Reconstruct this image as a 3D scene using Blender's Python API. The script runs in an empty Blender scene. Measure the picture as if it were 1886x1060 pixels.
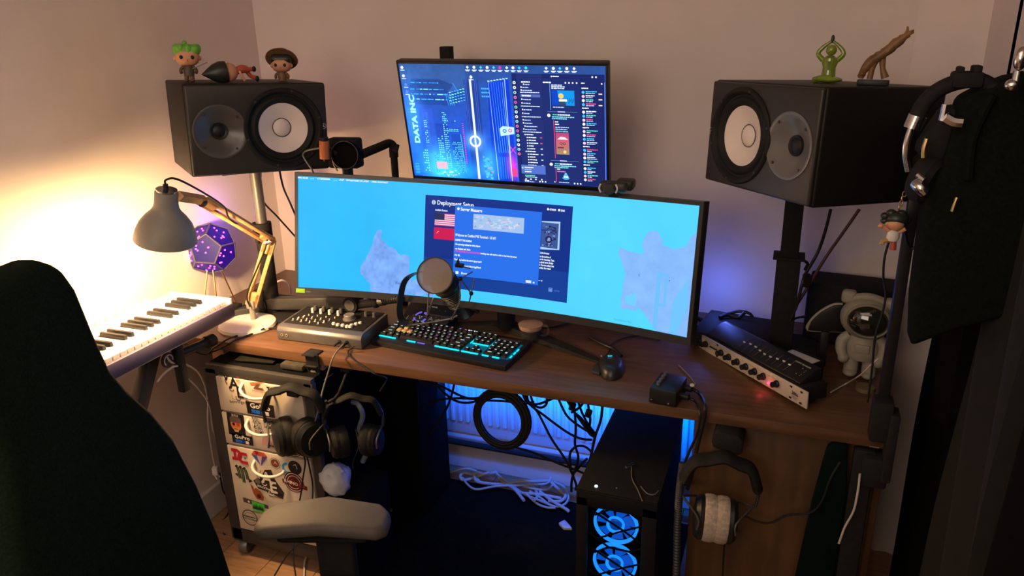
import bpy, bmesh, math, random
import numpy as np
from mathutils import Matrix, Vector, noise
random.seed(7)
PI = math.pi
D = math.radians
scene = bpy.context.scene
C = scene.collection

# ------------------------------------------------------------ camera, world, exposure
cam = bpy.data.cameras.new('camera')
cam.sensor_width = 36.0
cam.lens = 1392.3 / 1886 * 36
cam.clip_start = 0.02
camo = bpy.data.objects.new('camera', cam)
C.objects.link(camo)
RW = [[0.93907, 0.093897, -0.330653], [0.343046, -0.316553, 0.884372], [-0.021629, -0.943916, -0.329476]]
camo.matrix_world = Matrix(((RW[0][0], -RW[0][1], -RW[0][2], 0.0),
                            (RW[1][0], -RW[1][1], -RW[1][2], 0.0),
                            (RW[2][0], -RW[2][1], -RW[2][2], 1.65),
                            (0, 0, 0, 1)))
scene.camera = camo
scene.view_settings.view_transform = 'Standard'
scene.view_settings.look = 'None'
scene.view_settings.gamma = 1.0
scene.view_settings.exposure = 0.0
w = bpy.data.worlds.new('world')
scene.world = w
w.use_nodes = True
w.node_tree.nodes['Background'].inputs[0].default_value = (1.0, 0.74, 0.55, 1)
w.node_tree.nodes['Background'].inputs[1].default_value = 0.012


def light(kind, name, loc, energy, color, size=0.1, rot=(0, 0, 0), **kw):
    l = bpy.data.lights.new(name, kind)
    l.energy = energy
    l.color = color
    if kind == 'AREA':
        l.size = size
        if 'size_y' in kw:
            l.shape = 'RECTANGLE'
            l.size_y = kw['size_y']
    else:
        l.shadow_soft_size = size
    if kind == 'SPOT':
        l.spot_size = kw.get('cone', 2.4)
        l.spot_blend = 0.6
    o = bpy.data.objects.new(name, l)
    o.location = loc
    o.rotation_euler = rot
    C.objects.link(o)
    return o


# warm fill lights added overhead and behind the camera to brighten the walls
light('AREA', 'overhead_fill', (-0.5, 0.1, 2.38), 13.0, (1.0, 0.79, 0.62), 1.6, (D(8), 0, 0))
light('AREA', 'front_fill', (-1.0, -1.7, 2.2), 34.0, (1.0, 0.78, 0.61), 1.4, (D(92), 0, D(-4)))
# colour strip behind the computer tower and desk
light('AREA', 'blue_strip_light', (-0.42, 2.17, 0.42), 2.8, (0.0, 0.13, 1.0), 0.5, (D(64), 0, 0), size_y=0.02)
light('AREA', 'blue_strip_light', (-0.88, 2.17, 0.45), 3.6, (0.0, 0.13, 1.0), 0.6, (D(62), 0, 0), size_y=0.02)
light('POINT', 'blue_strip_light', (-0.17, 2.25, 0.85), 0.7, (0.1, 0.18, 1.0), 0.03)

# ------------------------------------------------------------ materials
MATS = {}


def mat(name, col, rough=0.5, metal=0.0, spec=0.5, var=0.0, scale=40.0, bump=0.0, emit=None, es=1.0, trans=0.0, alpha=1.0, stretch=(1, 1, 1), coat=0.0, sheen=0.0, var2=None):
    if name in MATS:
        return MATS[name]
    m = bpy.data.materials.new(name)
    m.use_nodes = True
    nt = m.node_tree
    b = nt.nodes['Principled BSDF']
    b.inputs['Base Color'].default_value = (*col, 1)
    b.inputs['Roughness'].default_value = rough
    b.inputs['Metallic'].default_value = metal
    b.inputs['Specular IOR Level'].default_value = spec
    b.inputs['Transmission Weight'].default_value = trans
    b.inputs['Alpha'].default_value = alpha
    b.inputs['Coat Weight'].default_value = coat
    b.inputs['Sheen Weight'].default_value = sheen
    if emit is not None:
        b.inputs['Emission Color'].default_value = (*emit, 1)
        b.inputs['Emission Strength'].default_value = es
    if var > 0 or bump > 0 or var2:
        tc = nt.nodes.new('ShaderNodeTexCoord')
        mp = nt.nodes.new('ShaderNodeMapping')
        mp.inputs['Scale'].default_value = stretch
        nz = nt.nodes.new('ShaderNodeTexNoise')
        nz.inputs['Scale'].default_value = scale
        nz.inputs['Detail'].default_value = 6
        nt.links.new(tc.outputs['Object'], mp.inputs['Vector'])
        nt.links.new(mp.outputs[0], nz.inputs['Vector'])
        if var > 0 or var2:
            cr = nt.nodes.new('ShaderNodeValToRGB')
            c0 = tuple(max(0, c * (1 - var)) for c in col)
            c1 = tuple(min(1, c * (1 + var)) for c in col) if not var2 else var2
            cr.color_ramp.elements[0].position = 0.3
            cr.color_ramp.elements[1].position = 0.7
            cr.color_ramp.elements[0].color = (*c0, 1)
            cr.color_ramp.elements[1].color = (*c1, 1)
            nt.links.new(nz.outputs['Fac'], cr.inputs[0])
            nt.links.new(cr.outputs[0], b.inputs['Base Color'])
        if bump > 0:
            bp = nt.nodes.new('ShaderNodeBump')
            bp.inputs['Strength'].default_value = bump
            bp.inputs['Distance'].default_value = 0.002
            nt.links.new(nz.outputs['Fac'], bp.inputs['Height'])
            nt.links.new(bp.outputs[0], b.inputs['Normal'])
    MATS[name] = m
    return m


def emat(name, col, s=1.0):
    return mat(name, (0, 0, 0), 0.4, emit=col, es=s)


def attr_mat(name, emission=0.0, rough=0.5):
    m = bpy.data.materials.new(name)
    m.use_nodes = True
    nt = m.node_tree
    b = nt.nodes['Principled BSDF']
    a = nt.nodes.new('ShaderNodeVertexColor')
    a.layer_name = 'Col'
    b.inputs['Roughness'].default_value = rough
    if emission > 0:
        b.inputs['Specular IOR Level'].default_value = 0.12
        b.inputs['Base Color'].default_value = (0.005, 0.005, 0.006, 1)
        nt.links.new(a.outputs['Color'], b.inputs['Emission Color'])
        b.inputs['Emission Strength'].default_value = emission
    else:
        nt.links.new(a.outputs['Color'], b.inputs['Base Color'])
    MATS[name] = m
    return m


def lin(r, g, b):
    f = lambda c: (c / 255 / 12.92) if c / 255 <= 0.04045 else ((c / 255 + 0.055) / 1.055) ** 2.4
    return (f(r), f(g), f(b))


M_wall = mat('wall_paint', (0.80, 0.71, 0.66), 0.85, var=0.03, scale=6, bump=0.08)
M_ceil = mat('ceiling_paint', (0.6, 0.55, 0.5), 0.9, var=0.02, scale=5)
M_trim = mat('white_gloss_trim', (0.68, 0.65, 0.6), 0.4, var=0.03)
M_floor = mat('oak_laminate', (0.34, 0.19, 0.10), 0.45, var=0.25, scale=9, stretch=(1, 7, 1), bump=0.1)
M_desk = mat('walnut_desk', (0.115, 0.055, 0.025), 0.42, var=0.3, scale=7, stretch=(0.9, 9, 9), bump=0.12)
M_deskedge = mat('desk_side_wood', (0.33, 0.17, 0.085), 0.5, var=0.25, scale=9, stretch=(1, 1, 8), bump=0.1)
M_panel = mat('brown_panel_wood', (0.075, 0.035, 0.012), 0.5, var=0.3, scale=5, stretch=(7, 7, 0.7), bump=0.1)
M_black = mat('black_plastic', (0.012, 0.012, 0.013), 0.42, spec=0.3, var=0.2, scale=60)
M_mblack = mat('matte_black', (0.016, 0.015, 0.015), 0.75, spec=0.15, var=0.2, scale=80, bump=0.05)
M_dgrey = mat('dark_grey_plastic', (0.030, 0.029, 0.030), 0.5, var=0.1, scale=50)
M_grey = mat('grey_metal', (0.15, 0.145, 0.15), 0.4, metal=0.5, var=0.08, scale=50)
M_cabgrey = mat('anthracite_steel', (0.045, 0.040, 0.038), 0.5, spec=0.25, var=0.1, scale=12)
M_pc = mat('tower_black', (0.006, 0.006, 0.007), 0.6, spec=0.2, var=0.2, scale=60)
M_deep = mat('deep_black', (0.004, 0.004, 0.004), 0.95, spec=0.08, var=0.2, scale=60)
M_rubber = mat('black_rubber', (0.013, 0.013, 0.013), 0.6, spec=0.2, var=0.1, scale=90)
M_spk = mat('speaker_vinyl', (0.010, 0.0095, 0.009), 0.5, spec=0.25, var=0.15, scale=120, bump=0.12)
M_baffle = mat('speaker_baffle', (0.021, 0.0195, 0.017), 0.45, var=0.08, scale=120, bump=0.05)
M_cone = mat('white_cone', (0.78, 0.70, 0.66), 0.55, var=0.02, scale=30)
M_horn = mat('waveguide_plastic', (0.075, 0.072, 0.07), 0.3, var=0.05, scale=60)
M_chrome = mat('polished_metal', (0.62, 0.61, 0.6), 0.22, metal=1.0, var=0.05, scale=30)
M_gold = mat('gold_metal', (0.75, 0.52, 0.2), 0.28, metal=1.0, var=0.05, scale=30)
M_white = mat('white_plastic', (0.72, 0.69, 0.67), 0.4, var=0.03, scale=25)
M_cream = mat('cream_drawer_front', (0.62, 0.53, 0.42), 0.42, var=0.04, scale=9)
M_lampwood = mat('beech_wood', (0.55, 0.31, 0.13), 0.5, var=0.2, scale=22, stretch=(1, 1, 5), bump=0.06)
M_shade = mat('grey_lamp_enamel', (0.24, 0.225, 0.20), 0.5, var=0.06, scale=30)
M_fabric = mat('black_fabric', (0.006, 0.008, 0.005), 0.95, spec=0.08, var=0.3, scale=180, bump=0.3)
M_coat = mat('dark_coat_cloth', (0.0025, 0.002, 0.0018), 0.98, spec=0.1, var=0.4, scale=60, bump=0.4)
M_chair = mat('dark_green_black_upholstery', (0.007, 0.013, 0.007), 0.95, spec=0.06, var=0.35, scale=220, bump=0.3)
M_armpad = mat('grey_arm_pad', (0.085, 0.072, 0.060), 0.65, var=0.08, scale=60, bump=0.05)
M_skin = mat('doll_skin_vinyl', (0.62, 0.30, 0.17), 0.45, var=0.05, scale=40)
M_greenhair = mat('green_vinyl', (0.16, 0.46, 0.05), 0.45, var=0.2, scale=60)
M_brownhat = mat('brown_vinyl', (0.17, 0.085, 0.04), 0.5, var=0.15, scale=60)
M_redc = mat('red_vinyl', (0.42, 0.07, 0.04), 0.5, var=0.1, scale=40)
M_glassgreen = mat('green_glazed_ceramic', (0.17, 0.24, 0.02), 0.12, var=0.4, scale=14, coat=0.6)
M_carved = mat('carved_brown_wood', (0.20, 0.10, 0.035), 0.5, var=0.4, scale=25, bump=0.4)
M_copper = mat('orange_grip', (0.55, 0.16, 0.06), 0.4, metal=0.2, var=0.1, scale=40)
M_glass = mat('clear_glass', (0.3, 0.32, 0.33), 0.05, spec=0.8, alpha=0.07)
M_coffee = mat('black_coffee', (0.012, 0.006, 0.004), 0.1)
M_foam = mat('coffee_crema', (0.50, 0.32, 0.22), 0.6, var=0.12, scale=70)
M_rad = mat('radiator_enamel', (0.62, 0.62, 0.62), 0.4, var=0.03, scale=12)
M_bag = mat('white_plastic_bag', (0.55, 0.56, 0.6), 0.4, var=0.08, scale=20)
M_astro = mat('white_matte_figure', (0.30, 0.27, 0.21), 0.55, var=0.06, scale=30)
M_visor = mat('dark_visor', (0.02, 0.02, 0.015), 0.08, coat=1.0, var=0.3, scale=9)
M_redcable = mat('dark_red_cable', (0.07, 0.018, 0.014), 0.5, var=0.1, scale=60)
M_wcable = mat('pale_cable', (0.55, 0.50, 0.45), 0.5, var=0.05, scale=60)
M_pad = mat('leatherette', (0.011, 0.010, 0.009), 0.75, spec=0.25, var=0.2, scale=90, bump=0.25)
M_velour = mat('pale_velour_pad', (0.42, 0.34, 0.27), 0.95, var=0.25, scale=120, bump=0.5)
M_teal = mat('dark_green_cloth', (0.001, 0.007, 0.006), 0.95, spec=0.1, var=0.4, scale=20, bump=0.3)
M_bulb = emat('lamp_bulb_glow', (1.0, 0.72, 0.38), 60.0)
M_print = attr_mat('printed_sticker', 0.0, 0.4)
M_screen = attr_mat('lit_display', 1.05, 0.25)
M_screen2 = attr_mat('lit_display_bright', 1.55, 0.25)
M_cyanled = emat('cyan_led', (0.0, 0.60, 0.85), 2.0)
M_blueled = emat('blue_led', (0.02, 0.2, 1.0), 1.5)
M_purpleled = emat('purple_led', (0.16, 0.12, 0.95), 1.3)
M_redled = emat('red_led', (1.0, 0.03, 0.12), 6.0)
M_whiteled = emat('white_led', (0.8, 0.9, 1.0), 3.0)
M_pinkled = emat('magenta_led', (0.95, 0.06, 0.75), 7.0)
M_legend = emat('key_legend_glow', (0.55, 0.85, 0.95), 0.9)
M_whitekey = mat('ivory_keys', (0.75, 0.71, 0.69), 0.3, var=0.02, scale=20)
M_midi = mat('white_keyboard_case', (0.62, 0.58, 0.58), 0.4, var=0.03, scale=20)
M_purplefilm = mat('violet_tinted_panel', (0.004, 0.002, 0.02), 0.4, spec=0.2, emit=(0.06, 0.010, 0.55), es=0.38, var=0.3, scale=30)


# ------------------------------------------------------------ mesh building
def catmull(pts, n=6, closed=False):
    P = [Vector(p) for p in pts]
    if len(P) < 3:
        return P
    out = []
    m = len(P)
    rng = range(m) if closed else range(m - 1)
    for i in rng:
        if closed:
            p0, p1, p2, p3 = P[(i - 1) % m], P[i], P[(i + 1) % m], P[(i + 2) % m]
        else:
            p0 = P[i - 1] if i > 0 else P[0] * 2 - P[1]
            p1, p2 = P[i], P[i + 1]
            p3 = P[i + 2] if i + 2 < m else P[-1] * 2 - P[-2]
        for k in range(n):
            t = k / n
            out.append(0.5 * ((2 * p1) + (p2 - p0) * t + (2 * p0 - 5 * p1 + 4 * p2 - p3) * t * t + (3 * p1 - p0 - 3 * p2 + p3) * t ** 3))
    if not closed:
        out.append(P[-1])
    return out


class MB:
    def __init__(s):
        s.v = []
        s.f = []
        s.T = Matrix.Identity(4)

    def add(s, vs, fs):
        n = len(s.v)
        s.v += [tuple(s.T @ Vector(v)) for v in vs]
        s.f += [tuple(i + n for i in f) for f in fs]
        return s

    def box(s, c, d, bev=0.0, rot=None, seg=2, taper=None):
        bm = bmesh.new()
        bmesh.ops.create_cube(bm, size=1)
        for v in bm.verts:
            k = 1.0
            if taper and v.co.z > 0:
                v.co.x *= taper[0]
                v.co.y *= taper[1]
            v.co = Vector((v.co.x * d[0], v.co.y * d[1], v.co.z * d[2]))
        if bev > 0:
            bmesh.ops.bevel(bm, geom=bm.edges[:], offset=min(bev, min(d) * 0.49), segments=seg, affect='EDGES', profile=0.5)
        M = Matrix.Translation(c)
        if rot is not None:
            M = M @ (rot if isinstance(rot, Matrix) else Matrix.Rotation(rot, 4, 'Z'))
        bm.verts.index_update()
        vs = [M @ v.co for v in bm.verts]
        fs = [tuple(v.index for v in f.verts) for f in bm.faces]
        bm.free()
        return s.add(vs, fs)

    def tube(s, pts, r, n=8, smooth=0, closed=False, caps=True):
        P = catmull(pts, smooth, closed) if smooth else [Vector(p) for p in pts]
        m = len(P)
        rr = r if isinstance(r, (list, tuple)) else None
        up = Vector((0, 0, 1))
        t0 = (P[1] - P[0]).normalized()
        if abs(t0.dot(up)) > 0.95:
            up = Vector((1, 0, 0))
        nrm = (up - t0 * up.dot(t0)).normalized()
        vs = []
        fs = []
        for i in range(m):
            if closed:
                t = (P[(i + 1) % m] - P[i - 1]).normalized()
            else:
                t = (P[min(i + 1, m - 1)] - P[max(i - 1, 0)])
                t = t.normalized() if t.length > 1e-9 else t0
            nrm = nrm - t * nrm.dot(t)
            nrm = nrm.normalized() if nrm.length > 1e-6 else Vector((1, 0, 0))
            b = t.cross(nrm)
            if rr:
                q = i / (m - 1) * (len(rr) - 1)
                j = min(int(q), len(rr) - 2)
                R = rr[j] + (rr[j + 1] - rr[j]) * (q - j)
            else:
                R = r
            for k in range(n):
                a = 2 * PI * k / n
                vs.append(P[i] + (nrm * math.cos(a) + b * math.sin(a)) * R)
        for i in range(m if closed else m - 1):
            for k in range(n):
                a = i * n + k
                b2 = i * n + (k + 1) % n
                c = ((i + 1) % m) * n + (k + 1) % n
                d = ((i + 1) % m) * n + k
                fs.append((a, b2, c, d))
        if caps and not closed:
            fs.append(tuple(range(n - 1, -1, -1)))
            fs.append(tuple((m - 1) * n + k for k in range(n)))
        return s.add(vs, fs)

    def lathe(s, prof, c=(0, 0, 0), axis=(0, 0, 1), n=32, sx=1.0, sy=1.0, caps=True):
        ax = Vector(axis).normalized()
        q = Vector((0, 0, 1)).rotation_difference(ax).to_matrix().to_4x4()
        M = Matrix.Translation(c) @ q
        vs = []
        fs = []
        m = len(prof)
        for r, z in prof:
            for k in range(n):
                a = 2 * PI * k / n
                vs.append(M @ Vector((r * math.cos(a) * sx, r * math.sin(a) * sy, z)))
        for i in range(m - 1):
            for k in range(n):
                fs.append((i * n + k, i * n + (k + 1) % n, (i + 1) * n + (k + 1) % n, (i + 1) * n + k))
        if caps and prof[0] != prof[-1] and prof[0][0] > 1e-5:
            fs.append(tuple(range(n - 1, -1, -1)))
        if caps and prof[0] != prof[-1] and prof[-1][0] > 1e-5:
            fs.append(tuple((m - 1) * n + k for k in range(n)))
        return s.add(vs, fs)

    def cyl(s, a, b, r, n=20, r2=None):
        a = Vector(a)
        b = Vector(b)
        r2 = r if r2 is None else r2
        return s.lathe([(r, 0), (r2, (b - a).length)], a, b - a, n)

    def ell(s, c, r, rot=None, n=20, m=12):
        vs = []
        fs = []
        M = Matrix.Translation(c)
        if rot is not None:
            M = M @ rot
        for i in range(m + 1):
            th = PI * i / m
            for k in range(n):
                a = 2 * PI * k / n
                vs.append(M @ Vector((r[0] * math.sin(th) * math.cos(a), r[1] * math.sin(th) * math.sin(a), r[2] * math.cos(th))))
        for i in range(m):
            for k in range(n):
                fs.append((i * n + k, (i + 1) * n + k, (i + 1) * n + (k + 1) % n, i * n + (k + 1) % n))
        return s.add(vs, fs)

    def prism(s, poly, d, O=(0, 0, 0), U=(1, 0, 0), V=(0, 0, 1), bev=0.0, seg=2):
        # polygon in the plane O + uU + vV, thickened by d along U x V (both ways)
        U = Vector(U).normalized()
        V = Vector(V).normalized()
        N = U.cross(V)
        O = Vector(O)
        bm = bmesh.new()
        vs = [bm.verts.new(O + U * u + V * v - N * d / 2) for u, v in poly]
        f = bm.faces.new(vs)
        r = bmesh.ops.extrude_face_region(bm, geom=[f])
        for e in r['geom']:
            if isinstance(e, bmesh.types.BMVert):
                e.co += N * d
        bmesh.ops.recalc_face_normals(bm, faces=bm.faces)
        if bev > 0:
            ed = [e for e in bm.edges if len(e.link_faces) == 2 and e.calc_face_angle(0) > 0.6]
            bmesh.ops.bevel(bm, geom=ed, offset=bev, segments=seg, affect='EDGES', profile=0.5)
        bm.verts.index_update()
        out = [v.co.copy() for v in bm.verts]
        fs = [tuple(v.index for v in f.verts) for f in bm.faces]
        bm.free()
        return s.add(out, fs)

    def mesh(s, name, material, smooth=True, inv=None):
        me = bpy.data.meshes.new(name)
        vs = s.v if inv is None else [tuple(inv @ Vector(v)) for v in s.v]
        me.from_pydata(vs, [], s.f)
        me.materials.append(material)
        bm = bmesh.new()
        bm.from_mesh(me)
        bmesh.ops.recalc_face_normals(bm, faces=bm.faces)
        bm.to_mesh(me)
        bm.free()
        if smooth:
            me.shade_smooth()
            me.set_sharp_from_angle(angle=D(38))
        me.update()
        return me


def cut(mb, cutters, material, name):
    # mesh of mb with the cutter volumes taken out
    t_ = bpy.data.objects.new('t', mb.mesh(name, material, False)); C.objects.link(t_)
    c_ = bpy.data.objects.new('c', cutters.mesh('c', material, False)); C.objects.link(c_)
    md = t_.modifiers.new('b', 'BOOLEAN'); md.operation = 'DIFFERENCE'; md.object = c_; md.solver = 'EXACT'
    bpy.context.view_layer.update()
    me = bpy.data.meshes.new_from_object(t_.evaluated_get(bpy.context.evaluated_depsgraph_get()))
    me.name = name
    bpy.data.objects.remove(t_); bpy.data.objects.remove(c_)
    me.shade_smooth(); me.set_sharp_from_angle(angle=D(38))
    return me


def tag(o, label=None, cat=None, group=None, kind=None):
    if label:
        o['label'] = label
    if cat:
        o['category'] = cat
    if group:
        o['group'] = group
    if kind:
        o['kind'] = kind
    return o


def thing(name, label, cat, loc=(0, 0, 0), rz=0.0, group=None, mw=None, kind=None):
    o = bpy.data.objects.new(name, None)
    o.empty_display_size = 0.05
    C.objects.link(o)
    o.matrix_basis = mw if mw is not None else Matrix.Translation(loc) @ Matrix.Rotation(rz, 4, 'Z')
    return tag(o, label, cat, group, kind)


def part(name, mb, m, par, label=None, world=False, smooth=True, loc=None, up=None):
    # world=True: vertices of mb are world coordinates; up = empty above a sub-part's parent
    inv = None
    if world and par is not None:
        inv = (full(par)).inverted()
    me = mb.mesh(name, m, smooth, inv)
    o = bpy.data.objects.new(name, me)
    C.objects.link(o)
    o.parent = par
    if loc is not None:
        o.location = loc
    if label:
        o['label'] = label
    return o


def full(o):
    M = o.matrix_basis.copy()
    p = o.parent
    while p is not None:
        M = p.matrix_basis @ M
        p = p.parent
    return M


def inst(name, me, par, loc=(0, 0, 0), rot=None, mw=None):
    o = bpy.data.objects.new(name, me)
    C.objects.link(o)
    o.parent = par
    if mw is not None:
        o.matrix_basis = mw
    else:
        o.location = loc
        if rot:
            o.rotation_euler = rot
    return o


def solo(name, mb, m, label, cat, group=None, smooth=True, kind=None):
    me_c = Vector((0, 0, 0))
    n = len(mb.v)
    lo = [min(v[i] for v in mb.v) for i in range(3)]
    hi = [max(v[i] for v in mb.v) for i in range(3)]
    base = Vector(((lo[0] + hi[0]) / 2, (lo[1] + hi[1]) / 2, lo[2]))
    me = mb.mesh(name, m, smooth, Matrix.Translation(-base))
    o = bpy.data.objects.new(name, me)
    o.location = base
    C.objects.link(o)
    return tag(o, label, cat, group, kind)


def struct(name, mb, m, par=None):
    o = part(name, mb, m, par, smooth=False)
    if par is None:
        o['kind'] = 'structure'
    return o


def pose(loc, yaw, pitch=0, roll=0):
    return Matrix.Translation(loc) @ Matrix.Rotation(D(yaw), 4, 'Z') @ Matrix.Rotation(D(pitch), 4, 'X') @ Matrix.Rotation(D(roll), 4, 'Y')


# flat printed graphics: coloured faces with tiny layer steps, mapped by a function (u, v, layer) -> point
class G2:
    cache = {}

    def __init__(s, fn, step=0.0002):
        s.fn = fn
        s.v = []
        s.f = []
        s.c = []
        s.L = 0
        s.step = step

    def poly(s, pts, col, layer=None):
        if layer is None:
            s.L += 1
            layer = s.L
        n = len(s.v)
        s.v += [s.fn(u, v, layer * s.step) for u, v in pts]
        s.f.append(tuple(range(n, n + len(pts))))
        s.c.append(col)

    def rect(s, u0, v0, u1, v1, col, layer=None, nu=1):
        if layer is None:
            s.L += 1
            layer = s.L
        for i in range(nu):
            a = u0 + (u1 - u0) * i / nu
            b = u0 + (u1 - u0) * (i + 1) / nu
            s.poly([(a, v0), (b, v0), (b, v1), (a, v1)], col, layer)

    def circ(s, u, v, r, col, layer=None, n=20, ry=None):
        s.poly([(u + r * math.cos(2 * PI * k / n), v + (ry or r) * math.sin(2 * PI * k / n)) for k in range(n)], col, layer)

    def ring(s, u, v, r0, r1, col, layer=None, n=24, a0=0.0, a1=2 * PI):
        if layer is None:
            s.L += 1
            layer = s.L
        for k in range(n):
            a = a0 + (a1 - a0) * k / n
            b = a0 + (a1 - a0) * (k + 1) / n
            s.poly([(u + r0 * math.cos(a), v + r0 * math.sin(a)), (u + r1 * math.cos(a), v + r1 * math.sin(a)),
                    (u + r1 * math.cos(b), v + r1 * math.sin(b)), (u + r0 * math.cos(b), v + r0 * math.sin(b))], col, layer)

    def stroke(s, pts, w, col, layer=None):
        if layer is None:
            s.L += 1
            layer = s.L
        for (x0, y0), (x1, y1) in zip(pts, pts[1:]):
            dx, dy = x1 - x0, y1 - y0
            l = math.hypot(dx, dy) or 1
            ox, oy = -dy / l * w / 2, dx / l * w / 2
            s.poly([(x0 + ox, y0 + oy), (x0 - ox, y0 - oy), (x1 - ox, y1 - oy), (x1 + ox, y1 + oy)], col, layer)

    def text(s, t, u, v, h, col, width=None, ang=0.0, shear=0.0, bold=0.0, layer=None, align='LEFT'):
        # h = cap height
        if layer is None:
            s.L += 1
            layer = s.L
        key = (t, bold, shear)
        if key not in G2.cache:
            cu = bpy.data.curves.new('t', 'FONT')
            cu.body = t
            cu.size = 1
            cu.offset = bold
            cu.shear = shear
            cu.resolution_u = 2
            ob = bpy.data.objects.new('t', cu)
            C.objects.link(ob)
            dg = bpy.context.evaluated_depsgraph_get()
            me = bpy.data.meshes.new_from_object(ob.evaluated_get(dg))
            G2.cache[key] = ([tuple(x.co) for x in me.vertices], [tuple(p.vertices) for p in me.polygons])
            bpy.data.objects.remove(ob)
            bpy.data.curves.remove(cu)
            bpy.data.meshes.remove(me)
        vs, fs = G2.cache[key]
        if not vs:
            return
        mx = max(x[0] for x in vs)
        mn = min(x[0] for x in vs)
        k = h / 0.72
        kx = k if width is None else width / max(1e-6, mx - mn)
        off = {'LEFT': -mn, 'CENTER': -(mn + mx) / 2}[align]
        n = len(s.v)
        ca, sa = math.cos(ang), math.sin(ang)
        for x in vs:
            a, b = (x[0] + off) * kx, x[1] * k
            s.v.append(s.fn(u + a * ca - b * sa, v + a * sa + b * ca, layer * s.step))
        for f in fs:
            s.f.append(tuple(i + n for i in f))
            s.c.append(col)

    def build(s, name, m, par, label=None, world=False):
        me = bpy.data.meshes.new(name)
        vs = s.v
        if world:
            inv = full(par).inverted()
            vs = [tuple(inv @ Vector(v)) for v in vs]
        me.from_pydata([tuple(v) for v in vs], [], s.f)
        me.materials.append(m)
        ca = me.color_attributes.new('Col', 'FLOAT_COLOR', 'CORNER')
        cols = []
        for f, c in zip(s.f, s.c):
            cols += [c[0], c[1], c[2], 1.0] * len(f)
        ca.data.foreach_set('color', cols)
        me.update()
        o = bpy.data.objects.new(name, me)
        C.objects.link(o)
        o.parent = par
        if label:
            o['label'] = label
        return o


def canvas(name, img, fn, m, par):
    # img: H x W x 3 linear colours, fn(u, v) with u, v in 0..1 (v up)
    H, W = img.shape[:2]
    us = np.linspace(0, 1, W)
    vs = np.linspace(1, 0, H)
    U, V = np.meshgrid(us, vs)
    X, Y, Z = fn(U, V)
    co = np.stack([X, Y, Z], -1).reshape(-1, 3).astype(np.float32)
    idx = np.arange(H * W).reshape(H, W)
    q = np.stack([idx[:-1, :-1], idx[1:, :-1], idx[1:, 1:], idx[:-1, 1:]], -1).reshape(-1).astype(np.int32)
    nf = (H - 1) * (W - 1)
    me = bpy.data.meshes.new(name)
    me.vertices.add(H * W)
    me.vertices.foreach_set('co', co.ravel())
    me.loops.add(nf * 4)
    me.loops.foreach_set('vertex_index', q)
    me.polygons.add(nf)
    me.polygons.foreach_set('loop_start', np.arange(0, nf * 4, 4, dtype=np.int32))
    me.polygons.foreach_set('loop_total', np.full(nf, 4, dtype=np.int32))
    me.update(calc_edges=True)
    ca = me.color_attributes.new('Col', 'FLOAT_COLOR', 'POINT')
    rgba = np.ones((H * W, 4), np.float32)
    rgba[:, :3] = img.reshape(-1, 3)
    ca.data.foreach_set('color', rgba.ravel())
    me.materials.append(m)
    o = bpy.data.objects.new(name, me)
    C.objects.link(o)
    o.parent = par
    return o

# ------------------------------------------------------------ the room
XW, YW, XR, ZC = -1.845, 2.372, 0.44, 2.45
b = MB(); b.box(((XW - 0.06), 0.3, ZC / 2), (0.12, 4.4, ZC)); struct('wall_left', b, M_wall)
b = MB(); b.box((-0.7, YW + 0.06, ZC / 2), (2.6, 0.12, ZC)); struct('wall_back', b, M_wall)
b = MB(); b.box((XR + 0.06, 2.2, ZC / 2), (0.12, 0.36, ZC)); b.box((XR + 0.07, 0.3, ZC / 2), (0.14, 3.5, ZC)); struct('wall_right', b, M_wall)
b = MB(); b.box((-0.7, 0.3, ZC + 0.05), (2.6, 4.4, 0.1)); struct('ceiling', b, M_ceil)
b = MB(); b.box((-0.7, 0.3, -0.06), (2.6, 4.4, 0.1)); fl = struct('floor', b, M_dgrey)
k = 0
pm = {}
for i in range(13):
    x = XW + 0.09 + i * 0.178
    off = (i * 0.37) % 1.0
    y = -1.9 - off
    while y < YW:
        y0, y1 = max(y, -1.9), min(y + 1.2, YW)
        if y1 - y0 > 0.05:
            key = round(y1 - y0, 3)
            if key not in pm:
                q = MB(); q.box((0, 0, -0.005), (0.1765, key - 0.0015, 0.01), 0.0012, seg=1)
                pm[key] = q.mesh('plank', M_floor, False)
            inst('plank', pm[key], fl, (x, (y0 + y1) / 2, 0.0))
        y += 1.2
b = MB(); b.box((XW + 0.009, 0.3, 0.055), (0.018, 4.1, 0.11), 0.004); struct('baseboard_left', b, M_trim)
b = MB(); b.box((-0.7, YW - 0.009, 0.055), (2.28, 0.018, 0.11), 0.004); struct('baseboard_back', b, M_trim)
# soft rounded corner pilaster where the back wall meets the right wall
b = MB()
prof = [(XR, YW), (XR, YW - 0.06), (XR - 0.03, YW - 0.045), (XR - 0.065, YW - 0.05), (XR - 0.10, YW - 0.03), (XR - 0.135, YW - 0.006), (XR - 0.16, YW)]
b.add([(x, y, 0) for x, y in prof] + [(x, y, ZC) for x, y in prof], [(i, i + 1, i + 8, i + 7) for i in range(6)])
o = part('trim_1', b, M_wall, None, smooth=True); o['kind'] = 'structure'

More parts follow.
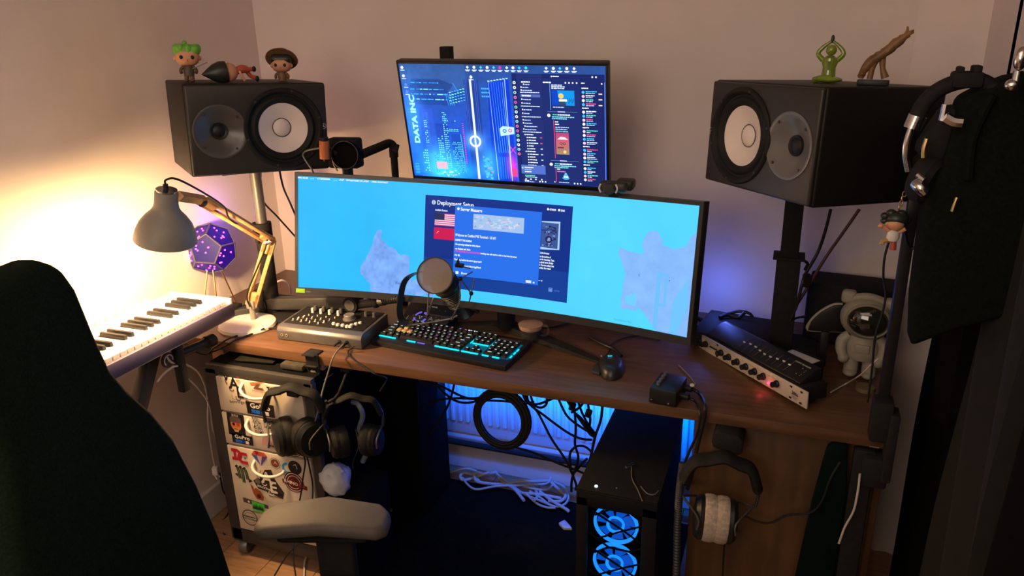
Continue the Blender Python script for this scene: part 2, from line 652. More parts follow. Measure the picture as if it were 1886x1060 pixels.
# ------------------------------------------------------------ desk
desk = thing('desk', 'long dark walnut desk with brown side panel along the back wall', 'desk', (-0.78, 2.03, 0))
b = MB(); b.box((-0.78, 2.032, 0.735), (2.125, 0.676, 0.03), 0.002); part('tabletop', b, M_desk, desk, world=True)
b = MB(); b.box((-1.627, 1.73, 0.36), (0.045, 0.04, 0.72), 0.002); part('leg', b, M_deskedge, desk, world=True)
b = MB(); b.box((-1.253, 1.73, 0.36), (0.03, 0.05, 0.72), 0.002); part('leg', b, M_deskedge, desk, world=True)
b = MB(); b.box((-1.627, 2.33, 0.36), (0.045, 0.04, 0.72), 0.002); part('leg', b, M_deskedge, desk, world=True)
b = MB(); b.box((-1.253, 2.33, 0.36), (0.03, 0.05, 0.72), 0.002); part('leg', b, M_deskedge, desk, world=True)
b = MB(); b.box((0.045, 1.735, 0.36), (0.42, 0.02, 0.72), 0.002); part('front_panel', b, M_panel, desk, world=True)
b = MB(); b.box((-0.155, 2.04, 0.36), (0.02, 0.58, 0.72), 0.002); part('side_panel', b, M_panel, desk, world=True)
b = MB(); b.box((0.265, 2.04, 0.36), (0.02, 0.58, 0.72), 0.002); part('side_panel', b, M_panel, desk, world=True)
b = MB(); b.tube([(-1.28, 2.24, 0.185), (-0.16, 2.24, 0.185)], 0.011, 8); part('crossbar', b, M_mblack, desk, world=True)

# ------------------------------------------------------------ radiator on the back wall under the desk
rad = thing('radiator', 'white ribbed panel radiator under the desk lit blue', 'radiator', (-0.76, 2.31, 0.2))
b = MB(); b.box((-0.74, 2.315, 0.42), (1.04, 0.035, 0.46), 0.006); part('panel', b, M_rad, rad, world=True)
q = MB()
q.prism([(-0.011, 0), (-0.006, 0.011), (0.006, 0.011), (0.011, 0)], 0.38, (0, 0, 0), (1, 0, 0), (0, -1, 0), 0.002)
rm = q.mesh('rib', M_rad)
for i in range(34):
    inst('rib', rm, rad, (-1.225 + i * 0.0297 + 0.76, -0.012, 0.235))
b = MB(); b.box((-0.74, 2.33, 0.17), (1.06, 0.06, 0.045), 0.02); part('lower_rail', b, M_rad, rad, world=True)
b = MB(); b.cyl((-1.28, 2.31, 0.24), (-1.28, 2.31, 0.32), 0.018); b.cyl((-1.28, 2.31, 0.0), (-1.28, 2.31, 0.24), 0.008); part('valve', b, M_white, rad, world=True)

# ------------------------------------------------------------ drawer cabinet with stickers
cab = thing('drawer_cabinet', 'dark grey rolling cabinet with three cream drawers covered in stickers', 'cabinet', (-1.43, 1.85, 0.0))
b = MB()
b.box((-1.598, 1.86, 0.375), (0.045, 0.45, 0.62), 0.002)
b.box((-1.247, 1.645, 0.375), (0.03, 0.02, 0.62), 0.002)
b.box((-1.425, 1.645, 0.683), (0.38, 0.02, 0.03), 0.002)
b.box((-1.425, 1.86, 0.085), (0.38, 0.45, 0.05), 0.002)
b.box((-1.425, 2.07, 0.375), (0.34, 0.02, 0.6))
part('body', b, M_cabgrey, cab, world=True)
b = MB(); b.box((-1.425, 1.871, 0.683), (0.378, 0.428, 0.028), 0.002); part('top_panel', b, M_deep, cab, world=True)  # near-black colour stands in for the shade cast by desk and piano keyboard
b = MB(); b.box((-1.240, 1.871, 0.375), (0.012, 0.428, 0.58), 0.002); part('side_panel', b, M_deep, cab, world=True)  # side coloured near-black as shade, so the blue light hardly shows
for x in (-1.59, -1.265):
    for y in (1.66, 2.04):
        b = MB()
        b.lathe([(0.004, -0.014), (0.026, -0.014), (0.028, -0.008), (0.028, 0.008), (0.026, 0.014), (0.004, 0.014)], (x, y, 0.029), (1, 0.2, 0), 20)
        b.box((x, y, 0.055), (0.03, 0.03, 0.012), 0.002)
        part('caster', b, M_dgrey if y > 1.8 else M_grey, cab, world=True)
drs = []
for z0, z1, hz in ((0.549, 0.666, 0.640), (0.433, 0.545, 0.518), (0.116, 0.429, 0.374)):
    dr = MB(); dr.box((-1.42, 1.64, (z0 + z1) / 2), (0.308, 0.02, z1 - z0 - 0.003), 0.002)
    d = part('drawer_front', dr, M_cream, cab, world=True)
    hx = -1.425
    b = MB(); b.tube([(hx - 0.050, 1.632, hz + 0.016), (hx - 0.048, 1.614, hz + 0.004), (hx - 0.032, 1.606, hz - 0.009), (hx, 1.603, hz - 0.014), (hx + 0.035, 1.607, hz - 0.010), (hx + 0.055, 1.618, hz - 0.003), (hx + 0.057, 1.632, hz + 0.001)], 0.0046, 10, 5)
    part('handle', b, M_trim, d, world=True)
    drs.append(d)
SX = lambda u, v, l: (u, 1.6296 - l, v)
K0, KW = lin(28, 24, 24), lin(235, 225, 210)


def sticker(dr, name, px, pz, fn):
    g = G2(lambda u, v, l: (px + u, 1.6296 - l, pz + v), 0.00025)
    fn(g)
    return g.build(name, M_print, drs[dr], world=True)


def gopro(s):
    def f(g):
        w_, h_ = 0.1 * s, 0.042 * s
        g.poly([(-w_ / 2, -h_ / 2), (w_ / 2, -h_ / 2), (w_ / 2, h_ / 2), (-w_ / 2, h_ / 2)], lin(30, 28, 30))
        g.text('GoPro', 0, 0.001 * s, 0.0165 * s, KW, bold=0.02, align='CENTER', width=0.072 * s)
        for i, c in enumerate((lin(30, 110, 220), lin(30, 100, 210), lin(20, 60, 140), lin(225, 200, 190))):
            g.rect((-0.034 + i * 0.0165) * s, -0.0165 * s, (-0.019 + i * 0.0165) * s, -0.004 * s, c)
    return f


def vae(g, k=1.0, c=K0, ec=None):
    if ec:
        g.poly([(-0.05 * k, -0.03 * k), (0.0, -0.045 * k), (0.052 * k, -0.052 * k), (0.055 * k, 0.0), (0.02 * k, 0.05 * k), (-0.01 * k, 0.05 * k), (-0.05 * k, 0.01 * k)], ec)
    g.text('V', -0.04 * k, 0.018 * k, 0.022 * k, c, bold=0.03)
    g.text('A', -0.022 * k, -0.008 * k, 0.042 * k, c, bold=0.02)
    g.text('E', 0.008 * k, -0.038 * k, 0.042 * k, c, bold=0.02)
    g.ring(-0.012 * k, -0.008 * k, 0.008 * k, 0.0105 * k, c, a0=2, a1=6)
    g.ring(0.01 * k, -0.04 * k, 0.008 * k, 0.0105 * k, c, a0=2.5, a1=6.2)
    g.stroke([(-0.026 * k, 0.032 * k), (-0.034 * k, 0.02 * k), (-0.028 * k, 0.004 * k)], 0.003 * k, c)


def s_vae(g):
    vae(g, 0.9)
    g.text('TV', 0.014, 0.030, 0.007, lin(190, 60, 40), bold=0.03)
    g.text('EST', 0.012, 0.021, 0.006, lin(190, 60, 40), bold=0.03)


def s_toyo(g):
    g.stroke([(-0.055, 0.012), (-0.03, 0.017), (0.0, 0.022)], 0.004, lin(190, 110, 50))
    g.poly([(-0.056, 0.006), (-0.044, 0.019), (-0.03, 0.016), (-0.04, 0.008)], lin(200, 120, 60))
    g.poly([(-0.032, 0.012), (-0.016, 0.016), (-0.03, 0.002), (-0.01, 0.002), (-0.008, -0.004), (-0.045, -0.004)], lin(110, 60, 40))
    g.text('KALASHNIKOV', -0.05, -0.012, 0.005, lin(170, 90, 50), width=0.05, bold=0.02)
    g.text('TOYO', 0.004, -0.006, 0.016, K0, width=0.05, bold=0.05)


def s_beh(g):
    g.text('behringer', -0.03, -0.004, 0.011, K0, width=0.062, ang=0.1)
    g.stroke([(-0.02, 0.014), (-0.018, 0.028)], 0.0015, lin(200, 170, 80))
    g.stroke([(-0.02, 0.012), (0.012, 0.012)], 0.001, lin(120, 100, 70))


def s_skull(g):
    g.poly([(-0.033, -0.04), (0.031, -0.042), (0.034, 0.036), (-0.03, 0.038)], lin(25, 22, 25))
    g.text('ZULU', 0, 0.027, 0.007, lin(200, 180, 160), align='CENTER', bold=0.04)
    g.circ(0, 0.0, 0.02, lin(205, 120, 60), ry=0.024)
    g.poly([(-0.022, 0.006), (0.022, 0.006), (0.02, 0.022), (0.0, 0.03), (-0.02, 0.022)], lin(95, 80, 70))
    g.circ(-0.008, 0.0, 0.005, K0)
    g.circ(0.009, 0.001, 0.006, lin(200, 50, 30))
    g.poly([(-0.011, -0.012), (0.011, -0.012), (0.007, -0.026), (-0.007, -0.026)], lin(225, 170, 110))
    for i in range(4):
        g.rect(-0.008 + i * 0.0045, -0.018, -0.0055 + i * 0.0045, -0.013, K0)


def s_vari(g):
    for i, t in enumerate(('VA', 'RI', 'OM')):
        g.text(t, -0.022 + i * 0.004, 0.012 - i * 0.02, 0.017, K0, width=0.03, bold=0.05)
        g.text(t, -0.021 + i * 0.004, 0.0128 - i * 0.02, 0.0155, KW, width=0.028, bold=0.0)


def s_rhino(g):
    g.poly([(-0.03, 0.024), (0.045, 0.020), (0.045, -0.022), (-0.028, -0.012)], lin(62, 55, 52))
    g.text('RHINO', -0.026, -0.009, 0.0125, KW, width=0.062, bold=0.03)


def s_pink(g):
    g.poly([(-0.022, -0.02), (-0.014, 0.012), (0.0, 0.024), (0.012, 0.004), (0.026, -0.004), (0.02, -0.022)], lin(195, 140, 140))
    g.poly([(0.004, -0.026), (0.03, -0.024), (0.028, -0.008), (0.012, -0.004)], lin(140, 120, 110))
    g.circ(0.012, -0.016, 0.003, K0)
    g.circ(0.02, -0.016, 0.003, K0)


def s_greenround(g):
    g.circ(0, 0, 0.036, K0, n=30)
    g.ring(0, 0, 0.031, 0.033, KW)
    g.circ(0, 0, 0.026, lin(110, 200, 70), n=30)
    g.circ(0.004, 0.004, 0.014, KW)
    for i in range(14):
        a = PI + i * 0.22
        g.text('ADVENTURE SHOP'[i], 0.0275 * math.cos(a), 0.0275 * math.sin(a), 0.004, KW, ang=a + PI / 2)


def s_dc(g):
    R_ = lin(190, 30, 50)
    g.ring(-0.012, 0.004, 0.010, 0.021, R_, a0=-PI / 2, a1=PI / 2, n=14)
    g.rect(-0.03, 0.013, -0.012, 0.025, R_)
    g.rect(-0.03, -0.017, -0.012, -0.006, R_)
    g.rect(-0.022, -0.017, -0.012, 0.025, R_)
    g.ring(0.012, -0.004, 0.010, 0.021, R_, a0=PI / 2, a1=3 * PI / 2, n=14)
    g.rect(0.012, 0.006, 0.03, 0.017, R_)
    g.rect(0.012, -0.025, 0.03, -0.014, R_)
    g.circ(0.021, -0.003, 0.0035, lin(70, 110, 130))


def s_diamond(g):
    g.poly([(-0.03, 0.01), (-0.018, 0.024), (0.018, 0.024), (0.03, 0.01), (0.0, 0.008)], lin(215, 90, 60))
    g.poly([(-0.03, 0.01), (-0.01, 0.009), (0.0, -0.026)], lin(60, 90, 170))
    g.poly([(-0.01, 0.009), (0.01, 0.009), (0.0, -0.026)], lin(225, 190, 185))
    g.poly([(0.03, 0.01), (0.01, 0.009), (0.0, -0.026)], lin(85, 70, 150))
    g.poly([(-0.018, 0.024), (0.0, 0.024), (-0.01, 0.009)], lin(180, 40, 40))


def s_coin(g):
    g.circ(0, 0, 0.019, K0)
    g.circ(0, 0, 0.0175, KW)
    g.circ(0, 0, 0.015, lin(120, 60, 40))
    g.poly([(-0.008, -0.006), (0.002, 0.01), (0.01, -0.004), (0.0, 0.0)], lin(220, 160, 100))


def s_claw(g):
    for i, (c0, c1) in enumerate((((-0.018, 0.028), (-0.013, -0.018)), ((-0.003, 0.028), (0.0, -0.03)), ((0.012, 0.026), (0.016, -0.016)))):
        g.stroke([(c0[0] - 0.006, c0[1]), (c0[0], c0[1] - 0.006), ((c0[0] + c1[0]) / 2 + 0.002, 0), c1], 0.011, lin(30, 40, 25))
        g.stroke([(c0[0], c0[1] - 0.006), ((c0[0] + c1[0]) / 2 + 0.002, 0), c1], 0.005, lin(90, 110, 75))
    g.poly([(-0.03, -0.004), (-0.02, 0.002), (-0.018, -0.012)], lin(30, 40, 25))
    g.poly([(0.022, -0.01), (0.036, -0.018), (0.02, -0.026)], lin(30, 40, 25))


def s_vaebig(g):
    g.poly([(-0.055, -0.008), (-0.04, -0.035), (0.0, -0.04), (0.05, -0.055), (0.058, -0.03), (0.03, 0.012), (0.02, 0.045), (-0.004, 0.04), (-0.02, 0.014)], lin(50, 42, 40))
    vae(g, 1.0, KW)
    g.text('BROTHERS', -0.04, -0.026, 0.008, KW, width=0.07, ang=-0.15, bold=0.03)
    g.circ(-0.036, -0.006, 0.01, lin(120, 110, 95))


def s_blue(g):
    g.ring(-0.016, 0, 0.012, 0.02, lin(50, 140, 210), a0=PI / 2, a1=3 * PI / 2 + 0.6)
    g.circ(0.012, 0.008, 0.024, K0, n=24)
    g.stroke([(0.006, 0.014), (0.016, 0.02), (0.02, 0.004)], 0.002, KW)


def s_redround(g):
    c = lin(95, 25, 28)
    g.circ(0, 0, 0.036, c, n=30)
    g.ring(0, 0, 0.030, 0.032, KW)
    g.ring(0, 0, 0.022, 0.0235, KW)
    g.poly([(-0.042, 0.006), (0.046, -0.006), (0.046, -0.02), (-0.042, -0.008)], c)
    g.text('RHINO', -0.036, -0.004, 0.011, KW, width=0.05, ang=-0.13, bold=0.03)
    g.text('USA', 0.018, -0.011, 0.011, lin(200, 60, 50), width=0.022, ang=-0.13, bold=0.03)


def s_brown(g):
    g.poly([(-0.022, 0.026), (-0.014, -0.008), (-0.004, -0.024), (0.02, -0.026), (0.024, -0.012), (0.014, 0.008), (-0.002, 0.018), (-0.01, 0.01), (-0.012, 0.02)], lin(150, 75, 35))
    g.circ(0.006, -0.012, 0.008, lin(60, 35, 30))


def s_small(g):
    g.text('THE GEAR STORE', -0.03, 0.002, 0.006, lin(90, 70, 50), width=0.056, bold=0.03)
    g.text('MUSIC & SOUND', -0.022, -0.008, 0.006, lin(90, 70, 50), width=0.045, bold=0.03)


def s_forest(g):
    g.poly([(-0.045, 0.022), (0.05, 0.012), (0.05, -0.002), (-0.045, 0.004)], lin(80, 65, 60))
    g.poly([(-0.012, 0.016), (0.036, 0.012), (0.034, -0.018), (-0.012, -0.016)], lin(70, 190, 60))
    for i in range(7):
        x = -0.008 + i * 0.006
        g.poly([(x - 0.004, -0.012), (x + 0.004, -0.012), (x, 0.004 + (i % 3) * 0.003)], lin(20, 50, 25))
    g.text('FOREST LIFE', -0.012, -0.026, 0.007, lin(60, 150, 60), width=0.048, bold=0.05)
    g.circ(-0.022, 0.012, 0.004, KW)


def s_badge(g):
    g.circ(0, 0, 0.03, lin(75, 70, 65), n=30)
    g.circ(0, 0, 0.026, lin(190, 175, 155), n=30)
    g.ring(0, 0, 0.019, 0.0205, lin(75, 70, 65))
    g.poly([(-0.028, 0.007), (0.028, 0.004), (0.028, -0.009), (-0.028, -0.006)], lin(60, 56, 54))
    g.text('Wunderfell', 0, -0.005, 0.009, KW, width=0.05, align='CENTER')


for dr, nm, (px_, pz_), f in (
        (0, 'sticker', (-1.5073, 0.6396), s_vae), (0, 'sticker', (-1.3922, 0.6482), s_toyo), (0, 'sticker', (-1.5027, 0.5856), s_beh), (0, 'sticker', (-1.4229, 0.5766), gopro(1.0)),
        (1, 'sticker', (-1.5239, 0.5094), s_skull), (1, 'sticker', (-1.5081, 0.4592), gopro(0.78)), (1, 'sticker', (-1.4417, 0.52), s_vari), (1, 'sticker', (-1.3891, 0.5292), s_rhino), (1, 'sticker', (-1.4155, 0.4723), s_pink), (1, 'sticker', (-1.3241, 0.4687), s_greenround),
        (2, 'sticker', (-1.5292, 0.3955), s_dc), (2, 'sticker', (-1.4525, 0.4026), s_diamond), (2, 'sticker', (-1.3973, 0.3961), s_coin), (2, 'sticker', (-1.5278, 0.331), s_claw), (2, 'sticker', (-1.4364, 0.3241), s_vaebig), (2, 'sticker', (-1.3374, 0.3869), s_blue), (2, 'sticker', (-1.3359, 0.3411), s_redround),
        (2, 'sticker', (-1.4835, 0.2725), s_brown), (2, 'sticker', (-1.4151, 0.2773), s_small), (2, 'sticker', (-1.498, 0.2209), s_forest), (2, 'sticker', (-1.5275, 0.1691), s_badge)):
    sticker(dr, nm, px_, pz_, f)

# ------------------------------------------------------------ main curved monitor
RM = 1.8
mainmw = pose((-0.788, 1.906, 0.863), 0.46, -9.18, 1.12)


def cp(s, z, d=0.0):
    return (( RM + d) * math.sin(s / RM), (RM + d) * math.cos(s / RM) - RM, z)


def curved(mb, s0, s1, z0, z1, d0, d1, n=28, zs=None):
    vs = []
    fs = []
    for i in range(n + 1):
        s_ = s0 + (s1 - s0) * i / n
        vs += [cp(s_, z0, d0), cp(s_, z1, d0), cp(s_, z1, d1), cp(s_, z0, d1)]
    for i in range(n):
        for k in range(4):
            a = i * 4 + k
            c = i * 4 + (k + 1) % 4
            fs.append((a, c, c + 4, a + 4))
    fs.append((3, 2, 1, 0))
    fs.append((n * 4, n * 4 + 1, n * 4 + 2, n * 4 + 3))
    mb.add(vs, fs)


mon = thing('ultrawide_monitor', 'very wide curved monitor showing a cyan map and blue dialog boxes', 'monitor', mw=mainmw)
b = MB(); curved(b, -0.603, 0.603, 0.0, 0.366, 0.004, 0.028); curved(b, -0.42, 0.42, 0.05, 0.31, 0.026, 0.05); part('back_shell', b, M_black, mon)
b = MB(); curved(b, -0.603, 0.603, 0.0, 0.020, -0.004, 0.006); curved(b, -0.603, 0.603, 0.355, 0.366, -0.004, 0.006)
curved(b, -0.603, -0.594, 0.018, 0.357, -0.004, 0.006, 2); curved(b, 0.592, 0.603, 0.018, 0.357, -0.004, 0.006, 2)
part('bezel', b, mat('satin_bezel', (0.03, 0.03, 0.035), 0.3, var=0.05), mon)
W_, H_ = 640, 184
S0, S1, Z0, Z1 = -0.594, 0.592, 0.020, 0.355
u = np.linspace(S0, S1, W_)[None, :].repeat(H_, 0)
v = np.linspace(Z1, Z0, H_)[:, None].repeat(W_, 1)
rng = np.random.RandomState(3)


def smooth_noise(h, w_, cells, seed):
    r = np.random.RandomState(seed)
    gh, gw = max(2, int(cells * h / w_) + 2), cells + 2
    g = r.rand(gh, gw)
    yy = np.linspace(0, gh - 1.001, h)
    xx = np.linspace(0, gw - 1.001, w_)
    y0 = yy.astype(int)
    x0 = xx.astype(int)
    fy = (yy - y0)[:, None]
    fx = (xx - x0)[None, :]
    fy = fy * fy * (3 - 2 * fy)
    fx = fx * fx * (3 - 2 * fx)
    y1 = np.minimum(y0 + 1, gh - 1)
    x1 = np.minimum(x0 + 1, gw - 1)
    return (g[y0][:, x0] * (1 - fy) + g[y1][:, x0] * fy) * (1 - fx) + (g[y0][:, x1] * (1 - fy) + g[y1][:, x1] * fy) * fx


def inpoly(u, v, P):
    r = np.zeros(u.shape, bool)
    j = len(P) - 1
    for i in range(len(P)):
        (xi, yi), (xj, yj) = P[i], P[j]
        c = ((yi > v) != (yj > v)) & (u < (xj - xi) * (v - yi) / (yj - yi + 1e-12) + xi)
        r ^= c
        j = i
    return r


def L3(*c):
    return np.array(lin(*c))


nz = smooth_noise(H_, W_, 10, 1) * 0.6 + smooth_noise(H_, W_, 26, 2) * 0.3 + smooth_noise(H_, W_, 80, 4) * 0.1
t = np.clip((u + 0.45) / 0.75, 0, 1)[..., None]
img = L3(38, 186, 250) * (1 - t) + L3(84, 212, 255) * t
img = img * (0.94 + 0.12 * nz[..., None])
jit = (smooth_noise(H_, W_, 60, 8) - 0.5) * 0.016
fine = smooth_noise(H_, W_, 150, 11)[..., None]
mid = smooth_noise(H_, W_, 40, 12)[..., None]
isl = [(-0.36, 0.20), (-0.348, 0.205), (-0.33, 0.18), (-0.30, 0.155), (-0.255, 0.135), (-0.247, 0.09), (-0.235, 0.07), (-0.19, 0.05), (-0.17, 0.02), (-0.375, 0.02), (-0.375, 0.055), (-0.39, 0.07), (-0.403, 0.096), (-0.385, 0.12), (-0.37, 0.15)]
m = inpoly(u + jit, v + jit, isl)[..., None]
landc = L3(122, 170, 248) * (0.72 + 0.35 * mid + 0.25 * fine)
img = np.where(m, landc, img)
isr = [(0.378, 0.226), (0.40, 0.222), (0.447, 0.215), (0.447, 0.255), (0.455, 0.272), (0.478, 0.280), (0.495, 0.262), (0.505, 0.246), (0.535, 0.240), (0.56, 0.246), (0.575, 0.275), (0.60, 0.30), (0.60, 0.02), (0.50, 0.02), (0.462, 0.06), (0.452, 0.07), (0.40, 0.058), (0.395, 0.075), (0.402, 0.16)]
m = inpoly(u + jit * 0.5, v + jit * 0.5, isr)[..., None]
img = np.where(m, L3(135, 186, 250) * (0.90 + 0.12 * mid + 0.06 * fine), img)
m = inpoly(u, v, [(0.41, 0.10), (0.44, 0.11), (0.44, 0.075), (0.41, 0.08)])[..., None]
img = np.where(m, L3(110, 205, 255), img)
m = inpoly(u, v, [(0.545, 0.11), (0.58, 0.17), (0.585, 0.10), (0.56, 0.02), (0.54, 0.02)])[..., None]
img = np.where(m, L3(110, 195, 250), img)


def mainfn(U, V):
    s_ = S0 + (S1 - S0) * U
    return RM * np.sin(s_ / RM), RM * np.cos(s_ / RM) - RM, Z0 + (Z1 - Z0) * V


scr = canvas('screen', img, mainfn, M_screen, mon)
g = G2(lambda a, b_, l: cp(a, b_, -0.0006 - l), 0.00012)
NV, BL, WH = lin(12, 48, 135), lin(38, 112, 232), lin(235, 245, 255)
g.rect(-0.207, 0.054, 0.239, 0.322, NV, nu=16)
g.rect(-0.207, 0.054, 0.239, 0.14, lin(16, 62, 150), nu=16)
g.text('Deployment Setup', -0.170, 0.2965, 0.0125, WH, width=0.112, bold=0.02)
g.circ(-0.181, 0.302, 0.0065, lin(190, 205, 235))
g.stroke([(-0.181, 0.307), (-0.181, 0.297)], 0.0015, NV)
g.text('Available Factions', -0.176, 0.278, 0.0055, WH, width=0.038, bold=0.03)
# striped flag
for i in range(13):
    zz = 0.272 - i * 0.0028
    g.rect(-0.176, zz - 0.0028, -0.112, zz, lin(215, 60, 120) if i % 2 == 0 else lin(235, 225, 245))
g.rect(-0.176, 0.2524, -0.146, 0.272, lin(40, 45, 90))
for r_ in range(7):
    for c_ in range(8 - (r_ % 2)):
        g.circ(-0.1745 + c_ * 0.0037 + (r_ % 2) * 0.0018, 0.2705 - r_ * 0.0027, 0.0008, WH, n=5, layer=g.L)
g.rect(-0.177, 0.196, -0.113, 0.230, lin(205, 25, 85))
g.ring(-0.165, 0.217, 0.003, 0.0042, lin(240, 200, 90), a0=-PI * 0.9, a1=PI * 0.4, n=10)
g.stroke([(-0.169, 0.213), (-0.163, 0.219)], 0.0012, lin(240, 200, 90))
g.rect(-0.1655, 0.2175, -0.1615, 0.2195, lin(240, 200, 90))
# server message window
g.rect(-0.114, 0.093, 0.150, 0.299, BL, nu=10)
g.circ(-0.104, 0.289, 0.0042, WH, n=8)
g.text('Server Message', -0.097, 0.284, 0.0095, WH, width=0.066, bold=0.03)
g.rect(-0.057, 0.234, 0.098, 0.278, lin(165, 195, 235), nu=6)
rr = random.Random(5)
for i in range(60):
    a, c_ = rr.uniform(-0.055, 0.088), rr.uniform(0.236, 0.270)
    q_ = rr.choice([lin(190, 215, 250), lin(150, 170, 215), lin(205, 215, 240), lin(215, 195, 215), lin(140, 200, 230)])
    ww, hh = rr.uniform(0.004, 0.012), rr.uniform(0.003, 0.008)
    g.poly([(a, c_), (a + ww, c_ + hh * 0.3), (a + ww * 0.7, c_ + hh), (a - ww * 0.2, c_ + hh * 0.7)], q_)
g.L = 30
g.text('Welcome to Conflict PVE Terminal - US #1!', -0.111, 0.210, 0.0075, WH, width=0.126, bold=0.03)
for t_, a, zz, ww in (('-RESPECT THE ADMINS', -0.111, 0.196, 0.052), ('-No spawning vehicles for other players', -0.110, 0.184, 0.078), ('-no Racism and slurs', -0.110, 0.171, 0.048),
                      ('-No IRL', -0.111, 0.152, 0.018), ('Thank you, look for the server signup board!', -0.111, 0.139, 0.085), ('Visit the discord: discord.gg/friend', -0.103, 0.122, 0.076)):
    g.text(t_, a, zz, 0.0052, WH, width=ww, bold=0.05)
g.text('-PVP and griefing of any kind is forbidden', -0.110, 0.164, 0.0052, lin(230, 60, 190), width=0.078, bold=0.05)
g.text('breaking rules will result in a kick or ban from the server', -0.030, 0.164, 0.0046, WH, width=0.112, bold=0.05)
g.rect(-0.105, 0.099, -0.096, 0.107, WH)
g.text('Show', -0.088, 0.100, 0.006, WH, bold=0.03)
g.rect(0.113, 0.0965, 0.130, 0.1045, lin(215, 225, 250))
g.rect(0.135, 0.0975, 0.140, 0.1015, WH)
# right hand column
g.circ(0.168, 0.309, 0.0035, WH, n=8); g.text('07:00:00', 0.173, 0.306, 0.0055, WH, width=0.019, bold=0.04)
g.circ(0.201, 0.309, 0.0035, WH, n=8); g.text('10/40', 0.206, 0.306, 0.0055, WH, width=0.012, bold=0.04)
g.poly([(0.152, 0.275), (0.207, 0.278), (0.209, 0.200), (0.152, 0.196)], lin(170, 205, 245))
g.poly([(0.152, 0.272), (0.203, 0.272), (0.203, 0.202), (0.152, 0.203)], lin(60, 85, 150))
for i in range(40):
    a, c_ = rr.uniform(0.153, 0.193), rr.uniform(0.205, 0.264)
    q_ = rr.choice([lin(30, 40, 90), lin(120, 150, 210), lin(75, 95, 160), lin(45, 60, 120)])
    ww, hh = rr.uniform(0.003, 0.009), rr.uniform(0.002, 0.007)
    g.poly([(a, c_), (a + ww, c_ - hh * 0.2), (a + ww, c_ + hh), (a, c_ + hh * 0.8)], q_, layer=62)
g.ring(0.176, 0.226, 0.006, 0.010, lin(25, 30, 70), layer=64); g.circ(0.176, 0.226, 0.003, lin(150, 175, 220), layer=64)
g.stroke([(0.152, 0.25), (0.17, 0.252), (0.178, 0.262), (0.192, 0.26), (0.2, 0.245)], 0.002, lin(20, 28, 70), layer=65)
g.L = 45
for t_, zz, ww in (('Light Scoutcar', 0.184, 0.028), ('to the number of', 0.174, 0.033), ('on the given time. These', 0.166, 0.044), ('a signal range. Similar', 0.158, 0.042), ('d. The more military time', 0.150, 0.044), ('online, the greater', 0.142, 0.036)):
    g.text(t_, 0.152, zz, 0.0055, WH, width=ww, bold=0.04)
g.stroke([(0.152, 0.108), (0.158, 0.108)], 0.0012, WH)
g.poly([(0.161, 0.1055), (0.161, 0.1105), (0.165, 0.108)], WH)
g.ring(0.190, 0.086, 0.0055, 0.0075, lin(150, 175, 250), n=4, a0=PI / 4, a1=PI / 4 + 2 * PI); g.rect(0.187, 0.083, 0.193, 0.088, lin(120, 150, 240))
g.text('CAPTURE', 0.201, 0.083, 0.004, lin(100, 130, 220), width=0.017)
# top-left status line, tick names and the sticker line on the bottom bezel
for i, (a, ww, t_) in enumerate(((-0.592, 0.03, 'FPS: 60.00'), (-0.556, 0.012, '.....'), (-0.535, 0.04, 'v.7 (60000000.'), (-0.487, 0.012, '......'), (-0.470, 0.016, '.AF'), (-0.448, 0.07, 'ZOOM/SYSTEM OF LATEST'), (-0.372, 0.052, ' : 0000 CONTACT'))):
    g.text(t_, a, 0.3485, 0.004, WH, width=ww, bold=0.06)
g.text('Beaker', -0.290, 0.052, 0.0075, lin(60, 95, 160), width=0.036)
g.text('Northpoint Bay', 0.385, 0.030, 0.006, lin(70, 165, 225), width=0.052)
PF = lin(110, 190, 252)
g.rect(0.497, 0.025, 0.509, 0.178, PF)
g.ring(0.519, 0.145, 0.0045, 0.0085, PF, a0=-PI / 2, a1=PI / 2, n=8); g.rect(0.508, 0.168, 0.522, 0.176, PF); g.rect(0.508, 0.088, 0.522, 0.096, PF); g.rect(0.521, 0.090, 0.528, 0.174, PF)
g.circ(0.447, 0.163, 0.0012, K0, n=6); g.circ(0.447, 0.1595, 0.0012, K0, n=6); g.circ(0.533, 0.159, 0.0014, K0, n=6)
g.build('screen_graphics', M_screen, mon)
g = G2(lambda a, b_, l: cp(a, b_, -0.0044 - l), 0.0002)
g.rect(-0.600, 0.004, -0.573, 0.0165, lin(110, 160, 40))
g.text('sceptre', -0.570, 0.006, 0.007, lin(120, 120, 130), width=0.015)
g.build('bezel_sticker', M_print, mon, label='small green strip sticker')
b = MB(); b.tube([(-0.78, 2.03, 0.765), (-0.78, 2.02, 0.95)], 0.028, 16); b.box((-0.783, 1.985, 0.98), (0.12, 0.05, 0.12), 0.01); part('neck', b, M_black, mon, world=True)
